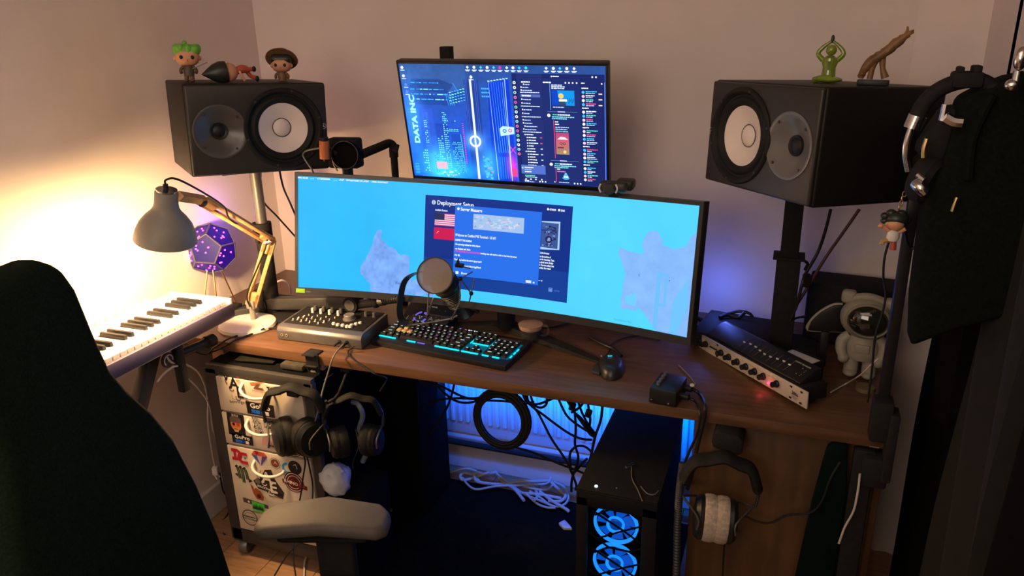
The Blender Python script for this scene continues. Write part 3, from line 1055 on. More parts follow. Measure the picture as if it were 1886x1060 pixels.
for p_, lab in (((-0.430, 1.885, 0.757), None), ((-1.19, 1.93, 0.757), None)):
    b = MB(); b.prism([(0, -0.024), (0, 0.024), (1, 0.011), (1, -0.011)], 0.013, (-0.78, 2.05, 0.757))
    b = MB()
    a_ = Vector((-0.78, 2.05, 0.7575)); e_ = Vector(p_); dd = (e_ - a_); sd = Vector((-dd.y, dd.x, 0)).normalized()
    vs = []
    for q_, w2, hh in ((a_, 0.03, 0.02), (a_ + dd * 0.6, 0.022, 0.011), (e_, 0.010, 0.005)):
        for sg, z_ in ((-1, -0.0068), (1, -0.0068), (0.8, hh - 0.007), (-0.8, hh - 0.007)):
            vs.append(q_ + sd * w2 * sg + Vector((0, 0, z_)))
    fs = [(0, 1, 2, 3), (11, 10, 9, 8)]
    for i in range(2):
        for k in range(4):
            fs.append((i * 4 + k, i * 4 + (k + 1) % 4, i * 4 + 4 + (k + 1) % 4, i * 4 + 4 + k))
    b.add(vs, fs)
    part('foot', b, M_mblack, mon, world=True)

# ------------------------------------------------------------ upper flat monitor
upmw = pose((-0.782, 2.076, 1.201), 0.625, 11.6, 0.873)
up = thing('upper_monitor', 'flat monitor above the wide one showing a neon city and a chat window', 'monitor', mw=upmw)
b = MB(); b.box((0, 0.013, 0.181), (0.614, 0.022, 0.362), 0.004); b.box((0, 0.035, 0.17), (0.34, 0.03, 0.2), 0.01); part('back_shell', b, M_black, up)
b = MB()
b.box((0, 0.0, 0.3575), (0.614, 0.012, 0.009), 0.0015); b.box((0, 0.0, 0.006), (0.614, 0.012, 0.012), 0.0015)
b.box((-0.3045, 0, 0.181), (0.005, 0.012, 0.36), 0.0012); b.box((0.3035, 0, 0.181), (0.007, 0.012, 0.36), 0.0012)
part('bezel', b, M_black, up)
W_, H_ = 520, 300
A0, A1, B0, B1 = -0.302, 0.300, 0.012, 0.353
u = np.linspace(A0, A1, W_)[None, :].repeat(H_, 0)
v = np.linspace(B1, B0, H_)[:, None].repeat(W_, 1)
t = np.clip((B1 - v) / (B1 - B0), 0, 1)[..., None]
img = L3(38, 70, 130) * (1 - t) + L3(18, 80, 215) * t
img = img * 1.0
n1 = smooth_noise(H_, W_, 14, 21)[..., None]
n2 = smooth_noise(H_, W_, 60, 22)[..., None]


def glow(cx, cy, rx, ry, col, k):
    global img
    d = ((u - cx) / rx) ** 2 + ((v - cy) / ry) ** 2
    img = img + np.exp(-d)[..., None] * np.array(lin(*col)) * k


def block(P, col, k=1.0):
    global img
    m = inpoly(u, v, P)[..., None]
    img = img * (1 - m * k) + L3(*col) * m * k


block([(-0.302, 0.30), (-0.10, 0.27), (-0.10, 0.353), (-0.302, 0.353)], (52, 92, 150), 0.5)
block([(-0.28, 0.275), (-0.16, 0.27), (-0.14, 0.295), (-0.18, 0.31), (-0.27, 0.31)], (25, 55, 120), 0.8)
block([(-0.28, 0.235), (-0.165, 0.235), (-0.11, 0.25), (-0.11, 0.285), (-0.16, 0.268), (-0.28, 0.272)], (24, 60, 140), 0.9)
block([(-0.30, 0.02), (-0.26, 0.02), (-0.26, 0.22), (-0.30, 0.23)], (28, 92, 215), 0.8)
block([(-0.25, 0.02), (-0.215, 0.02), (-0.215, 0.225), (-0.25, 0.22)], (40, 80, 190), 0.8)
block([(-0.21, 0.02), (-0.17, 0.02), (-0.17, 0.18), (-0.21, 0.18)], (30, 60, 160), 0.8)
block([(-0.165, 0.02), (-0.125, 0.02), (-0.125, 0.15), (-0.165, 0.15)], (22, 60, 160), 0.8)
block([(-0.108, 0.012), (-0.062, 0.012), (-0.062, 0.31), (-0.108, 0.31)], (28, 50, 125), 0.75)
block([(-0.042, 0.012), (0.032, 0.012), (0.028, 0.315), (-0.036, 0.300)], (10, 50, 190), 0.95)
glow(-0.21, 0.05, 0.05, 0.05, (60, 190, 255), 0.9)
glow(-0.16, 0.03, 0.08, 0.03, (30, 150, 255), 0.8)
glow(-0.05, 0.06, 0.03, 0.05, (60, 160, 240), 0.7)
glow(-0.089, 0.131, 0.022, 0.022, (120, 190, 255), 0.9)
glow(-0.28, 0.2, 0.03, 0.09, (60, 140, 240), 0.5)
glow(0.02, 0.06, 0.012, 0.03, (240, 40, 160), 0.8)
img = img * (0.88 + 0.24 * n1) * (0.92 + 0.16 * n2)


def upfn(U, V):
    return A0 + (A1 - A0) * U, U * 0 - 0.0025, B0 + (B1 - B0) * V


canvas('screen', img, upfn, M_screen2, up)
g = G2(lambda a, b_, l: (a, -0.0030 - l, b_), 0.00008)
CY, CB, MG = lin(120, 235, 255), lin(60, 170, 255), lin(225, 60, 170)
lay = 1
for zz, x0_, x1_ in ((0.298, -0.272, -0.18), (0.279, -0.276, -0.17), (0.265, -0.276, -0.16), (0.250, -0.272, -0.162)):
    x = x0_
    while x < x1_:
        ww = rr.uniform(0.004, 0.018)
        g.rect(x, zz, min(x + ww, x1_), zz + 0.0028, rr.choice([CY, CB, CB, lin(40, 120, 220)]), layer=lay)
        x += ww + rr.uniform(0.001, 0.006)
for i in range(5):
    x = -0.155
    while x < -0.112:
        g.rect(x, 0.240 + i * 0.008 + (x + 0.155) * 0.25, x + 0.006, 0.2425 + i * 0.008 + (x + 0.155) * 0.25, rr.choice([CY, CB]), layer=lay)
        x += 0.0085
for i in range(4):
    g.stroke([(-0.16 + i * 0.006, 0.235), (-0.166 + i * 0.006, 0.27)], 0.001, CB, layer=lay)
for i in range(3):
    for k in range(4):
        g.rect(-0.055 + k * 0.006, 0.262 + i * 0.011, -0.0505 + k * 0.006, 0.266 + i * 0.011, CB, layer=lay)
g.stroke([(-0.140, 0.30), (-0.125, 0.272)], 0.002, lin(60, 130, 220), layer=lay)
# vertical lettering
g.text('DATA INC', -0.268, 0.118, 0.016, lin(150, 240, 255), width=0.145, ang=PI / 2, bold=0.05, layer=2)
# window dots of the towers
for x0_, x1_, z0_, z1_, dx_, dz_, cc in ((-0.185, -0.172, 0.02, 0.215, 0.005, 0.006, CY), (-0.246, -0.236, 0.12, 0.19, 0.005, 0.006, CY), (-0.262, -0.247, 0.03, 0.10, 0.006, 0.008, CY),
                                    (-0.207, -0.19, 0.07, 0.145, 0.006, 0.007, CY), (-0.163, -0.13, 0.03, 0.125, 0.0042, 0.0055, lin(90, 215, 240)), (-0.295, -0.275, 0.015, 0.05, 0.022, 0.005, CB),
                                    (-0.225, -0.212, 0.03, 0.11, 0.007, 0.006, lin(50, 130, 210)), (-0.238, -0.226, 0.09, 0.22, 0.012, 0.005, lin(60, 110, 200)), (-0.178, -0.145, 0.188, 0.194, 0.006, 0.006, CY), (-0.172, -0.14, 0.158, 0.166, 0.005, 0.005, CY)):
    x = x0_
    while x < x1_:
        z_ = z0_
        while z_ < z1_:
            if rr.random() < 0.75:
                g.rect(x, z_, x + dx_ * 0.6, z_ + dz_ * 0.45, cc, layer=lay)
            z_ += dz_
        x += dx_
z_ = 0.06
while z_ < 0.185:
    g.rect(-0.125, z_, -0.121, z_ + 0.0025, MG, layer=lay)
    z_ += 0.0055
g.stroke([(-0.133, 0.15), (-0.127, 0.03)], 0.0025, CB, layer=lay)
g.rect(-0.222, 0.040, -0.187, 0.062, lin(225, 170, 190), layer=2)
for i in range(26):
    x, z_ = rr.uniform(-0.225, -0.15), rr.uniform(0.014, 0.036)
    g.rect(x, z_, x + rr.uniform(0.003, 0.01), z_ + 0.004, rr.choice([CY, lin(180, 230, 255), lin(200, 170, 200), CB]), layer=3)
for i in range(40):
    x, z_ = rr.uniform(-0.07, -0.045), rr.uniform(0.014, 0.085)
    g.rect(x, z_, x + rr.uniform(0.004, 0.01), z_ + 0.006, rr.choice([lin(70, 190, 225), lin(50, 120, 190), lin(190, 120, 140), lin(90, 160, 210), CB]), layer=2)
# light beam with ring
g.poly([(-0.091, 0.014), (-0.084, 0.014), (-0.083, 0.312), (-0.089, 0.312)], lin(215, 240, 255), layer=4)
for x in (-0.105, -0.100, -0.074, -0.069):
    g.rect(x, 0.10, x + 0.0008, 0.31, lin(70, 110, 210), layer=3)
g.ring(-0.0885, 0.131, 0.0125, 0.018, lin(240, 248, 255), layer=5)
g.circ(-0.0885, 0.131, 0.0125, lin(80, 130, 220), layer=4)
g.rect(-0.0905, 0.119, -0.0865, 0.143, lin(225, 240, 255), layer=6)
# big striped tower
for i, x in enumerate((-0.034, -0.026, -0.019, -0.012, -0.005, 0.002, 0.008)):
    g.poly([(x + 0.008, 0.10 if 0 < i < 6 else 0.014), (x + 0.0095, 0.10 if 0 < i < 6 else 0.014), (x + 0.0005 + 0.002, 0.305), (x + 0.002, 0.305)], lin(170, 230, 255) if i in (0, 6) else lin(70, 160, 250), layer=3)
    if 0 < i < 6:
        g.rect(x + 0.009, 0.02, x + 0.0105, 0.088, lin(50, 130, 230), layer=3)
g.rect(0.016, 0.014, 0.0178, 0.312, lin(170, 210, 255), layer=3)
for i in range(7):
    g.rect(-0.034 + i * 0.009, 0.306 + i * 0.0014, -0.028 + i * 0.009, 0.3085 + i * 0.0014, lin(190, 240, 255), layer=3)
g.poly([(-0.008, 0.150), (0.034, 0.158), (0.034, 0.178), (0.0, 0.180), (-0.010, 0.172)], lin(170, 210, 235), layer=4)
g.ring(0.005, 0.166, 0.003, 0.006, lin(60, 120, 200), layer=5); g.ring(0.022, 0.168, 0.003, 0.006, lin(215, 90, 160), layer=5)
for z_ in (0.10, 0.05):
    g.stroke([(0.018, z_), (0.034, z_ + 0.02)], 0.002, MG, layer=5); g.stroke([(0.018, z_ + 0.02), (0.034, z_)], 0.002, MG, layer=5)
g.rect(0.018, 0.028, 0.034, 0.052, lin(225, 60, 130), layer=4)
# desktop icons
for i, x in enumerate((-0.090, -0.070, -0.050, -0.031, -0.012, 0.006, 0.026, 0.044, 0.062, 0.081, 0.138, 0.158, 0.176, 0.195, 0.215)):
    g.circ(x, 0.345, 0.0042, rr.choice([lin(230, 240, 255), lin(60, 190, 200), lin(225, 225, 235)]) if i != 5 else lin(235, 40, 170), layer=6, n=8 if i % 2 else 4)
    g.rect(x - 0.007, 0.3365, x + 0.007, 0.3382, WH, layer=6); g.rect(x - 0.005, 0.334, x + 0.004, 0.3354, WH, layer=6)
for x, z_ in ((-0.298, 0.342), (-0.297, 0.318), (-0.294, 0.293), (-0.293, 0.272), (-0.088, 0.318)):
    g.circ(x + 0.006, z_, 0.0045, rr.choice([lin(230, 240, 255), lin(80, 130, 230)]), layer=6, n=7)
    g.rect(x, z_ - 0.0085, x + 0.013, z_ - 0.0068, WH, layer=6)
# chat window
DK, DK2, GR = lin(22, 32, 88), lin(28, 40, 98), lin(170, 190, 235)
g.rect(0.038, 0.013, 0.297, 0.330, DK, layer=8)
g.rect(0.052, 0.013, 0.124, 0.330, DK2, layer=9)
g.rect(0.125, 0.013, 0.229, 0.318, lin(26, 38, 96), layer=9)
g.rect(0.2965, 0.02, 0.2975, 0.31, lin(110, 150, 240), layer=12)
for i in range(16):
    cc = [lin(200, 225, 250), lin(215, 230, 240), lin(150, 200, 210), lin(210, 110, 150), lin(200, 90, 160), lin(120, 200, 150)][i * 7 % 6]
    g.circ(0.0445, 0.305 - i * 0.0137, 0.0045, cc, layer=12, n=9)
    g.circ(0.0445, 0.305 - i * 0.0137, 0.002, DK, layer=13, n=6)


def dash(x0_, x1_, z_, h=0.0026, col=GR, layer=12):
    x = x0_
    while x < x1_:
        ww = rr.uniform(0.003, 0.009)
        g.rect(x, z_ + rr.uniform(-0.0003, 0.0003), min(x + ww, x1_), z_ + h, col, layer=layer)
        x += ww + 0.0011


dash(0.065, 0.09, 0.3055, 0.0035, WH)
for z_, a, e in ((0.299, 0.07, 0.088), (0.291, 0.062, 0.085), (0.283, 0.062, 0.095), (0.2575, 0.062, 0.09), (0.247, 0.062, 0.088), (0.2285, 0.062, 0.09), (0.218, 0.062, 0.084), (0.199, 0.062, 0.086), (0.190, 0.062, 0.09), (0.181, 0.066, 0.104), (0.172, 0.062, 0.10)):
    g.rect(a, z_, a + 0.003, z_ + 0.004, WH, layer=12); dash(a + 0.005, e, z_)
g.rect(0.060, 0.2655, 0.117, 0.2735, lin(75, 92, 160), layer=10); dash(0.064, 0.09, 0.268, 0.0035, WH)
for z_ in (0.2775, 0.239, 0.209, 0.165):
    dash(0.060, 0.115, z_, 0.0022, lin(200, 215, 245))
for i in range(12):
    z_ = 0.157 - i * 0.0083
    a = 0.072 if i % 6 else 0.066
    g.circ(a, z_ + 0.001, 0.002, WH, layer=12, n=7); dash(a + 0.004, a + rr.uniform(0.018, 0.032), z_, 0.0026, WH)
    if i % 2:
        g.rect(0.110, z_, 0.116, z_ + 0.003, lin(220, 60, 100) if i in (1, 3) else lin(180, 195, 235), layer=12)
g.rect(0.048, 0.040, 0.121, 0.067, lin(70, 98, 175), layer=14)
dash(0.058, 0.085, 0.058, 0.003, WH, 15); dash(0.058, 0.078, 0.0525, 0.0022, GR, 15); dash(0.058, 0.078, 0.045, 0.003, WH, 15); g.circ(0.052, 0.058, 0.003, lin(150, 190, 180), layer=15)
dash(0.058, 0.088, 0.033, 0.003, lin(80, 210, 150)); dash(0.06, 0.095, 0.029, 0.002, GR)
for x in (0.06, 0.075, 0.09, 0.108):
    g.circ(x, 0.0235, 0.0024, WH, layer=12, n=6)
dash(0.056, 0.07, 0.0175, 0.003, WH); dash(0.056, 0.085, 0.0145, 0.002, GR)
for x in (0.10, 0.108, 0.117):
    g.rect(x, 0.0155, x + 0.004, 0.0195, WH, layer=12)
dash(0.127, 0.15, 0.3055, 0.0035, WH)
for x in (0.19, 0.2, 0.21, 0.221):
    g.circ(x, 0.307, 0.0024, WH, layer=12, n=6)
g.rect(0.150, 0.3215, 0.153, 0.3255, WH, layer=12); dash(0.155, 0.172, 0.322, 0.003, WH)
for z_, e in ((0.299, 0.18), (0.2945, 0.188), (0.290, 0.186)):
    dash(0.150, e, z_, 0.0026, lin(200, 210, 235))
g.rect(0.145, 0.232, 0.1462, 0.303, lin(90, 160, 240), layer=12)
g.rect(0.150, 0.245, 0.2135, 0.286, lin(10, 130, 205), layer=12)
g.poly([(0.150, 0.245), (0.172, 0.245), (0.166, 0.286), (0.150, 0.286)], lin(10, 60, 170), layer=13)
g.circ(0.176, 0.271, 0.0075, lin(215, 180, 90), layer=13); g.poly([(0.166, 0.245), (0.19, 0.245), (0.186, 0.262), (0.170, 0.264)], lin(40, 60, 90), layer=13); g.poly([(0.17, 0.256), (0.193, 0.256), (0.193, 0.262), (0.17, 0.262)], lin(225, 235, 240), layer=14)
for i in range(8):
    x = 0.188 + i * 0.003
    g.stroke([(x, 0.25 + (i % 3) * 0.003), (x + 0.003, 0.262 + (i % 2) * 0.004)], 0.001, lin(20, 50, 90), layer=14)
dash(0.152, 0.184, 0.2385, 0.0026, GR)
for z_ in (0.2265, 0.0845):
    g.rect(0.135 if z_ > 0.1 else 0.138, z_, 0.22, z_ + 0.0006, lin(120, 140, 200), layer=12); g.rect(0.165, z_ - 0.001, 0.186, z_ + 0.0018, GR, layer=13)
for z_, dc in ((0.214, 0.128), (0.071, 0.0)):
    g.circ(0.139, z_ + 0.002, 0.0048, WH, layer=12, n=9)
    dash(0.150, 0.162, z_ + 0.003, 0.003, lin(70, 210, 170)); dash(0.164, 0.2, z_ + 0.003, 0.003, WH)
    dash(0.148, 0.212, z_ - 0.003, 0.0028, lin(120, 205, 215)); dash(0.148, 0.19, z_ - 0.008, 0.0028, lin(110, 200, 210))
for a0_, a1_ in ((0.092, 0.202), (0.020, 0.063)):
    g.rect(0.1515, a0_, 0.1530, a1_, lin(235, 60, 110), layer=12)
for z_, e, cc in ((0.197, 0.165, WH), (0.190, 0.167, WH), (0.1815, 0.195, GR), (0.176, 0.19, GR), (0.170, 0.192, lin(90, 200, 190)), (0.058, 0.166, WH), (0.051, 0.18, lin(220, 120, 190))):
    dash(0.156, e, z_, 0.0028, cc)
n_ = 16
for i in range(n_):
    f_ = i / (n_ - 1)
    cc = lin(int(180 - 60 * abs(f_ - 0.4)), int(60 + 60 * f_), int(110 - 20 * f_))
    g.rect(0.156, 0.104 + (n_ - 1 - i) * 0.0040, 0.194, 0.1081 + (n_ - 1 - i) * 0.0040, cc, layer=12)
g.poly([(0.160, 0.148), (0.192, 0.148), (0.182, 0.155), (0.17, 0.156)], lin(235, 200, 210), layer=13)
g.ring(0.171, 0.136, 0.0025, 0.004, lin(70, 40, 60), layer=13); g.ring(0.180, 0.136, 0.0025, 0.004, lin(70, 40, 60), layer=13)
g.circ(0.181, 0.112, 0.0045, lin(255, 190, 120), layer=13); g.rect(0.16, 0.122, 0.178, 0.126, lin(90, 40, 60), layer=13)
g.circ(0.181, 0.033, 0.0105, lin(60, 150, 190), layer=12, ry=0.005); g.circ(0.181, 0.039, 0.0075, lin(70, 160, 200), layer=12, ry=0.005); g.circ(0.181, 0.045, 0.004, lin(90, 170, 210), layer=12)
g.ring(0.178, 0.037, 0.0015, 0.003, WH, layer=13); g.ring(0.185, 0.037, 0.0015, 0.003, WH, layer=13)
for i in range(3):
    g.circ(0.206 + i * 0.009, 0.018, 0.0025, WH, layer=12, n=6)
dash(0.16, 0.19, 0.018, 0.0026, GR); g.rect(0.146, 0.018, 0.149, 0.021, WH, layer=12)
dash(0.233, 0.243, 0.3055, 0.0026, WH); g.circ(0.289, 0.306, 0.002, WH, layer=12)
z_ = 0.292
i = 0
while z_ > 0.022:
    if i % 5 == 0:
        dash(0.234, 0.252, z_, 0.003, WH); z_ -= 0.0095
    else:
        cc = [lin(210, 70, 110), lin(80, 200, 170), lin(215, 225, 245), lin(50, 180, 220)][(i * 3) % 4]
        g.circ(0.238, z_, 0.0042, [lin(215, 225, 235), lin(60, 170, 220), lin(225, 180, 200)][i % 3], layer=12, n=9)
        dash(0.245, 0.245 + rr.uniform(0.018, 0.035), z_ + 0.0008, 0.003, cc); dash(0.245, 0.245 + rr.uniform(0.01, 0.03), z_ - 0.0035, 0.0022, GR)
        z_ -= 0.0112
    i += 1
for z_ in (0.277, 0.262, 0.246):
    g.rect(0.280, z_, 0.290, z_ + 0.003, lin(215, 195, 180), layer=12)
for x in (0.262, 0.272):
    g.rect(x, 0.3215, x + 0.004, 0.3255, WH, layer=12)
g.build('screen_graphics', M_screen2, up)

# pole carrying the upper monitor
t_ = thing('monitor_pole', 'square black pole rising from the desk behind the upper monitor', 'monitor stand', (-1.018, 2.2, 0.75))
b = MB(); b.box((-1.018, 2.2, 1.17), (0.034, 0.034, 0.84), 0.003); part('pole', b, M_mblack, t_, world=True)
b = MB(); b.box((-1.018, 2.2, 0.756), (0.12, 0.10, 0.012), 0.004); part('base_plate', b, M_mblack, t_, world=True)
b = MB(); b.box((-1.0, 2.175, 1.39), (0.06, 0.07, 0.05), 0.004); b.tube([(-1.0, 2.16, 1.39), (-0.9, 2.15, 1.39), (-0.79, 2.12, 1.385)], 0.012, 10, 4); b.box((-0.785, 2.104, 1.38), (0.09, 0.012, 0.09), 0.003, Matrix.Rotation(D(11.6), 4, 'X')); part('bracket', b, M_mblack, t_, world=True)

# ------------------------------------------------------------ studio speakers
def speaker(mw, mir, label):
    # mir=+1: woofer at the right of the baffle
    t = thing('studio_speaker', label, 'speaker', mw=mw)
    wx = 0.065 * mir
    tx = -0.110 * mir
    ax = (0, -1, 0)
    key = 'm%d' % mir
    cutb = MB(); cutb.cyl((wx, -0.02, 0.125), (wx, 0.045, 0.125), 0.098, 56); cutb.cyl((tx, -0.02, 0.122), (tx, 0.03, 0.122), 0.070, 48)
    b = MB(); b.box((0, 0.172, 0.125), (0.39, 0.324, 0.25), 0.006, seg=3); inst('cabinet', cut(b, cutb, M_spk, 'cabinet'), t)
    b = MB(); b.box((0, 0.006, 0.125), (0.384, 0.012, 0.244), 0.005, seg=3); inst('baffle', cut(b, cutb, M_baffle, 'baffle'), t)
    b = MB(); b.lathe([(0.0985, -0.010), (0.113, -0.001), (0.113, 0.003), (0.110, 0.006), (0.104, 0.006), (0.099, 0.002), (0.096, -0.003), (0.092, -0.004), (0.088, 0.001), (0.083, 0.0025), (0.077, 0.0), (0.0725, -0.006), (0.0705, -0.007)], (wx, 0, 0.125), ax, 64, caps=False)
    part('woofer_surround', b, M_rubber, t)
    b = MB(); b.lathe([(0.0725, -0.0065), (0.0700, -0.0075), (0.050, -0.0165), (0.0262, -0.0265), (0.026, -0.028)], (wx, 0, 0.125), ax, 64, caps=False)
    part('woofer_cone', b, M_cone, t)
    b = MB(); b.lathe([(0.0262, -0.0268), (0.0245, -0.0242), (0.019, -0.0200), (0.010, -0.0165), (0.0001, -0.0155)], (wx, 0, 0.125), ax, 40, caps=False)
    part('dust_cap', b, M_cone, t)
    b = MB(); b.lathe([(0.0252, -0.0252), (0.0260, -0.0238), (0.0272, -0.0250), (0.0262, -0.0262)], (wx, 0, 0.125), ax, 40, caps=False); part('cap_seam', b, M_dgrey, t)
    b = MB(); b.lathe([(0.0735, -0.004), (0.0735, 0.0022), (0.071, 0.003), (0.066, 0.0018), (0.056, -0.004), (0.043, -0.012), (0.030, -0.0185), (0.021, -0.022)], (tx, 0, 0.122), ax, 56, caps=False)
    part('waveguide', b, M_horn if mir > 0 else mat('waveguide_plastic_lit', (0.14, 0.135, 0.13), 0.3, var=0.05), t)  # right speaker gets a lighter copy of the plastic, coloured as better lit
    b = MB(); b.lathe([(0.0235, -0.022), (0.0225, -0.017), (0.019, -0.018), (0.0165, -0.0195), (0.012, -0.0165), (0.006, -0.0148), (0.0001, -0.0145)], (tx, 0, 0.122), ax, 32, caps=False)
    part('tweeter_dome', b, M_black, t)
    b = MB(); b.lathe([(0.0035, 0), (0.003, 0.002), (0.0002, 0.0025)], (0, 0, 0), ax, 12)
    sm = b.mesh('screw', M_dgrey)
    for a in (40, 130, 222, 310):
        inst('screw', sm, t, (tx + 0.062 * math.cos(D(a)), -0.0004, 0.122 + 0.062 * math.sin(D(a))))
    for a in (0, 60, 120, 180, 240, 300):
        inst('screw', sm, t, (wx + 0.107 * math.cos(D(a + 15)), -0.005, 0.125 + 0.107 * math.sin(D(a + 15))))
    lx = 0.180 * mir
    g = G2(lambda a, b_, l: (lx + a, -0.0010 - l, 0.127 + b_), 0.0003)
    lc = lin(185, 180, 170)
    g.ring(0, 0, 0.0072, 0.0084, lc)
    for k in range(3):
        a = PI / 2 + k * 2 * PI / 3
        g.stroke([(-0.0065 * math.cos(a) * 0.35, -0.0065 * math.sin(a) * 0.35), (0.0068 * math.cos(a), 0.0068 * math.sin(a))], 0.0016, lc)
    g.circ(0, 0, 0.0018, lc)
    g.build('maker_badge', M_print, t)
    return t


spl = speaker(pose((-1.422, 1.789, 1.259), 51.05, -0.75, 2.68), 1, 'black studio speaker on its side at left, above the desk lamp')
spr = speaker(pose((-0.081, 1.835, 1.263), -50.08, -2.6, -1.1), -1, 'black studio speaker on its side at right, near the hanging bag')
# the dark rubber dish below the level of the baffle needs a recess: handled by the raised surround

# speaker stands
t = thing('speaker_stand', 'round black stand under the left speaker behind the lamp', 'speaker stand', (-1.58, 1.94, 0.75))
b = MB(); b.cyl((-1.58, 1.94, 0.76), (-1.58, 1.94, 1.05), 0.024); part('lower_tube', b, M_mblack, t, world=True)
b = MB(); b.cyl((-1.58, 1.94, 1.03), (-1.58, 1.94, 1.243), 0.018); part('upper_tube', b, M_grey, t, world=True)
b = MB(); b.cyl((-1.58, 1.94, 1.02), (-1.58, 1.94, 1.065), 0.03); b.cyl((-1.57, 1.91, 1.045), (-1.54, 1.86, 1.045), 0.007); b.box((-1.532, 1.852, 1.045), (0.014, 0.012, 0.045), 0.004); part('clamp_collar', b, M_mblack, t, world=True)
b = MB(); b.box((-1.575, 1.93, 1.248), (0.22, 0.18, 0.008), 0.002, D(51)); part('top_plate', b, M_mblack, t, world=True)
b = MB(); b.box((-1.60, 1.98, 0.756), (0.24, 0.22, 0.012), 0.004); part('base_plate', b, M_mblack, t, world=True)
t = thing('speaker_stand', 'square black column stand under the right speaker', 'speaker stand', (0.02, 2.115, 0.75))
b = MB(); b.box((0.020, 2.115, 0.895), (0.062, 0.062, 0.28), 0.003); part('lower_tube', b, M_mblack, t, world=True)
b = MB(); b.box((0.020, 2.115, 1.135), (0.048, 0.048, 0.215), 0.003); part('upper_tube', b, M_mblack, t, world=True)
b = MB(); b.box((0.020, 2.115, 1.035), (0.082, 0.075, 0.006), 0.001); part('collar', b, M_mblack, t, world=True)
b = MB(); b.box((0.035, 2.02, 1.25), (0.16, 0.2, 0.008), 0.002, D(-50)); part('top_plate', b, M_mblack, t, world=True)
b = MB(); b.box((0.03, 2.15, 0.756), (0.18, 0.18, 0.012), 0.004); part('base_plate', b, M_mblack, t, world=True)
b = MB(); b.box((0.071, 2.115, 0.97), (0.022, 0.03, 0.035), 0.006); b.tube([(0.064, 2.115, 1.0), (0.069, 2.105, 1.02), (0.061, 2.095, 1.03)], 0.004, 6, 3); part('cable_clip', b, M_mblack, t, world=True)

# ------------------------------------------------------------ desk lamp
lamp = thing('desk_lamp', 'grey dome desk lamp on slotted wooden arms, lit, above the piano keyboard', 'lamp', (-1.575, 1.80, 0.75))
SHC = Vector((-1.5191, 1.48, 1.1352))          # centre of the shade rim
shax = Vector((0.26, -0.02, 1.0)).normalized()
b = MB()
b.lathe([(0.083, 0.0), (0.0845, 0.002), (0.083, 0.012), (0.079, 0.03), (0.070, 0.052), (0.056, 0.072), (0.041, 0.088), (0.034, 0.100), (0.0315, 0.115), (0.031, 0.145), (0.0295, 0.149), (0.0001, 0.150)], SHC, shax, 56, caps=False)
b.lathe([(0.0825, 0.0), (0.080, 0.014), (0.076, 0.03), (0.067, 0.052), (0.053, 0.071), (0.038, 0.087), (0.031, 0.100), (0.029, 0.115), (0.0001, 0.116)], SHC, shax, 56, caps=False)
b.v = [tuple(SHC + (Vector(v_) - SHC) * 0.92) for v_ in b.v]
part('lamp_shade', b, M_shade, lamp, world=True)
tp = SHC + shax * 0.1375
b = MB(); b.lathe([(0.026, 0.0), (0.026, 0.004), (0.010, 0.005), (0.0001, 0.005)], tp, shax, 24); part('shade_cap', b, M_chrome, lamp, world=True)
b = MB(); b.cyl(tp, tp + Vector((0, 0, 0.018)), 0.0065); part('cord_grip', b, M_black, lamp, world=True)
b = MB(); b.ell(SHC + shax * 0.034, (0.027, 0.027, 0.030)); b.cyl(SHC + shax * 0.055, SHC + shax * 0.11, 0.014); part('bulb', b, M_bulb, lamp, world=True)
EL = Vector((-1.4925, 1.86, 1.0328))
SH = Vector((-1.5017, 1.62, 1.2083))
BT = Vector((-1.5809, 1.84, 0.8204))


def slotbar(p, q, w_, t_, r0=0.0):
    # a flat wooden arm from p to q with a long slot down its middle
    d = (Vector(q) - Vector(p)); L = d.length; d.normalize()
    n = Vector((0.33, -0.94, 0)).normalized()
    n = (n - d * n.dot(d)).normalized()
    s_ = d.cross(n)
    m = MB()
    M = Matrix(((d.x, s_.x, n.x, p[0]), (d.y, s_.y, n.y, p[1]), (d.z, s_.z, n.z, p[2]), (0, 0, 0, 1)))
    m.T = M
    rl = w_ * 0.33
    m.box((L / 2, (w_ - rl) / 2, 0), (L + w_ * 0.3, rl, t_), 0.002)
    m.box((L / 2, -(w_ - rl) / 2, 0), (L + w_ * 0.3, rl, t_), 0.002)
    m.box((0.02, 0, 0), (0.05, w_ * 0.96, t_), 0.002)
    m.box((L - 0.02, 0, 0), (0.05, w_ * 0.96, t_), 0.002)
    return m


part('lower_arm', slotbar(BT, EL, 0.038, 0.012), M_lampwood, lamp, world=True)
part('upper_arm', slotbar(EL, SH, 0.036, 0.012), M_lampwood, lamp, world=True)
NK = SHC + shax * 0.118
b = MB(); dd = NK - SH
b.T = Matrix.Identity(4)
b.tube([SH + Vector((0, 0, 0.004)), NK + Vector((0.03, 0.012, 0.004))], 0.014, 4); part('shade_arm', b, M_lampwood, lamp, world=True)
nn = Vector((0.33, -0.94, 0)).normalized()
for p_, nm, r_ in ((SH, 'hinge_knob', 0.012), (EL, 'hinge_knob', 0.010)):
    b = MB(); b.cyl(p_ - nn * 0.012, p_ + nn * 0.022, r_ * 0.5); b.cyl(p_ + nn * 0.006, p_ + nn * 0.018, r_, 10); b.box(p_ + nn * 0.02, (0.028, 0.006, 0.009), 0.003, D(20))
    part(nm, b, M_dgrey if p_ == SH else M_chrome, lamp, world=True)
b = MB(); b.cyl((BT.x, BT.y, 0.768), BT, 0.009); b.box(BT, (0.03, 0.02, 0.03), 0.004); part('lower_joint', b, M_shade, lamp, world=True)
b = MB(); b.lathe([(0.0001, 0), (0.088, 0), (0.091, 0.005), (0.088, 0.013), (0.070, 0.017), (0.02, 0.020), (0.0001, 0.020)], (-1.592, 1.822, 0.75), (0, 0, 1), 48); part('base', b, M_white, lamp, world=True)
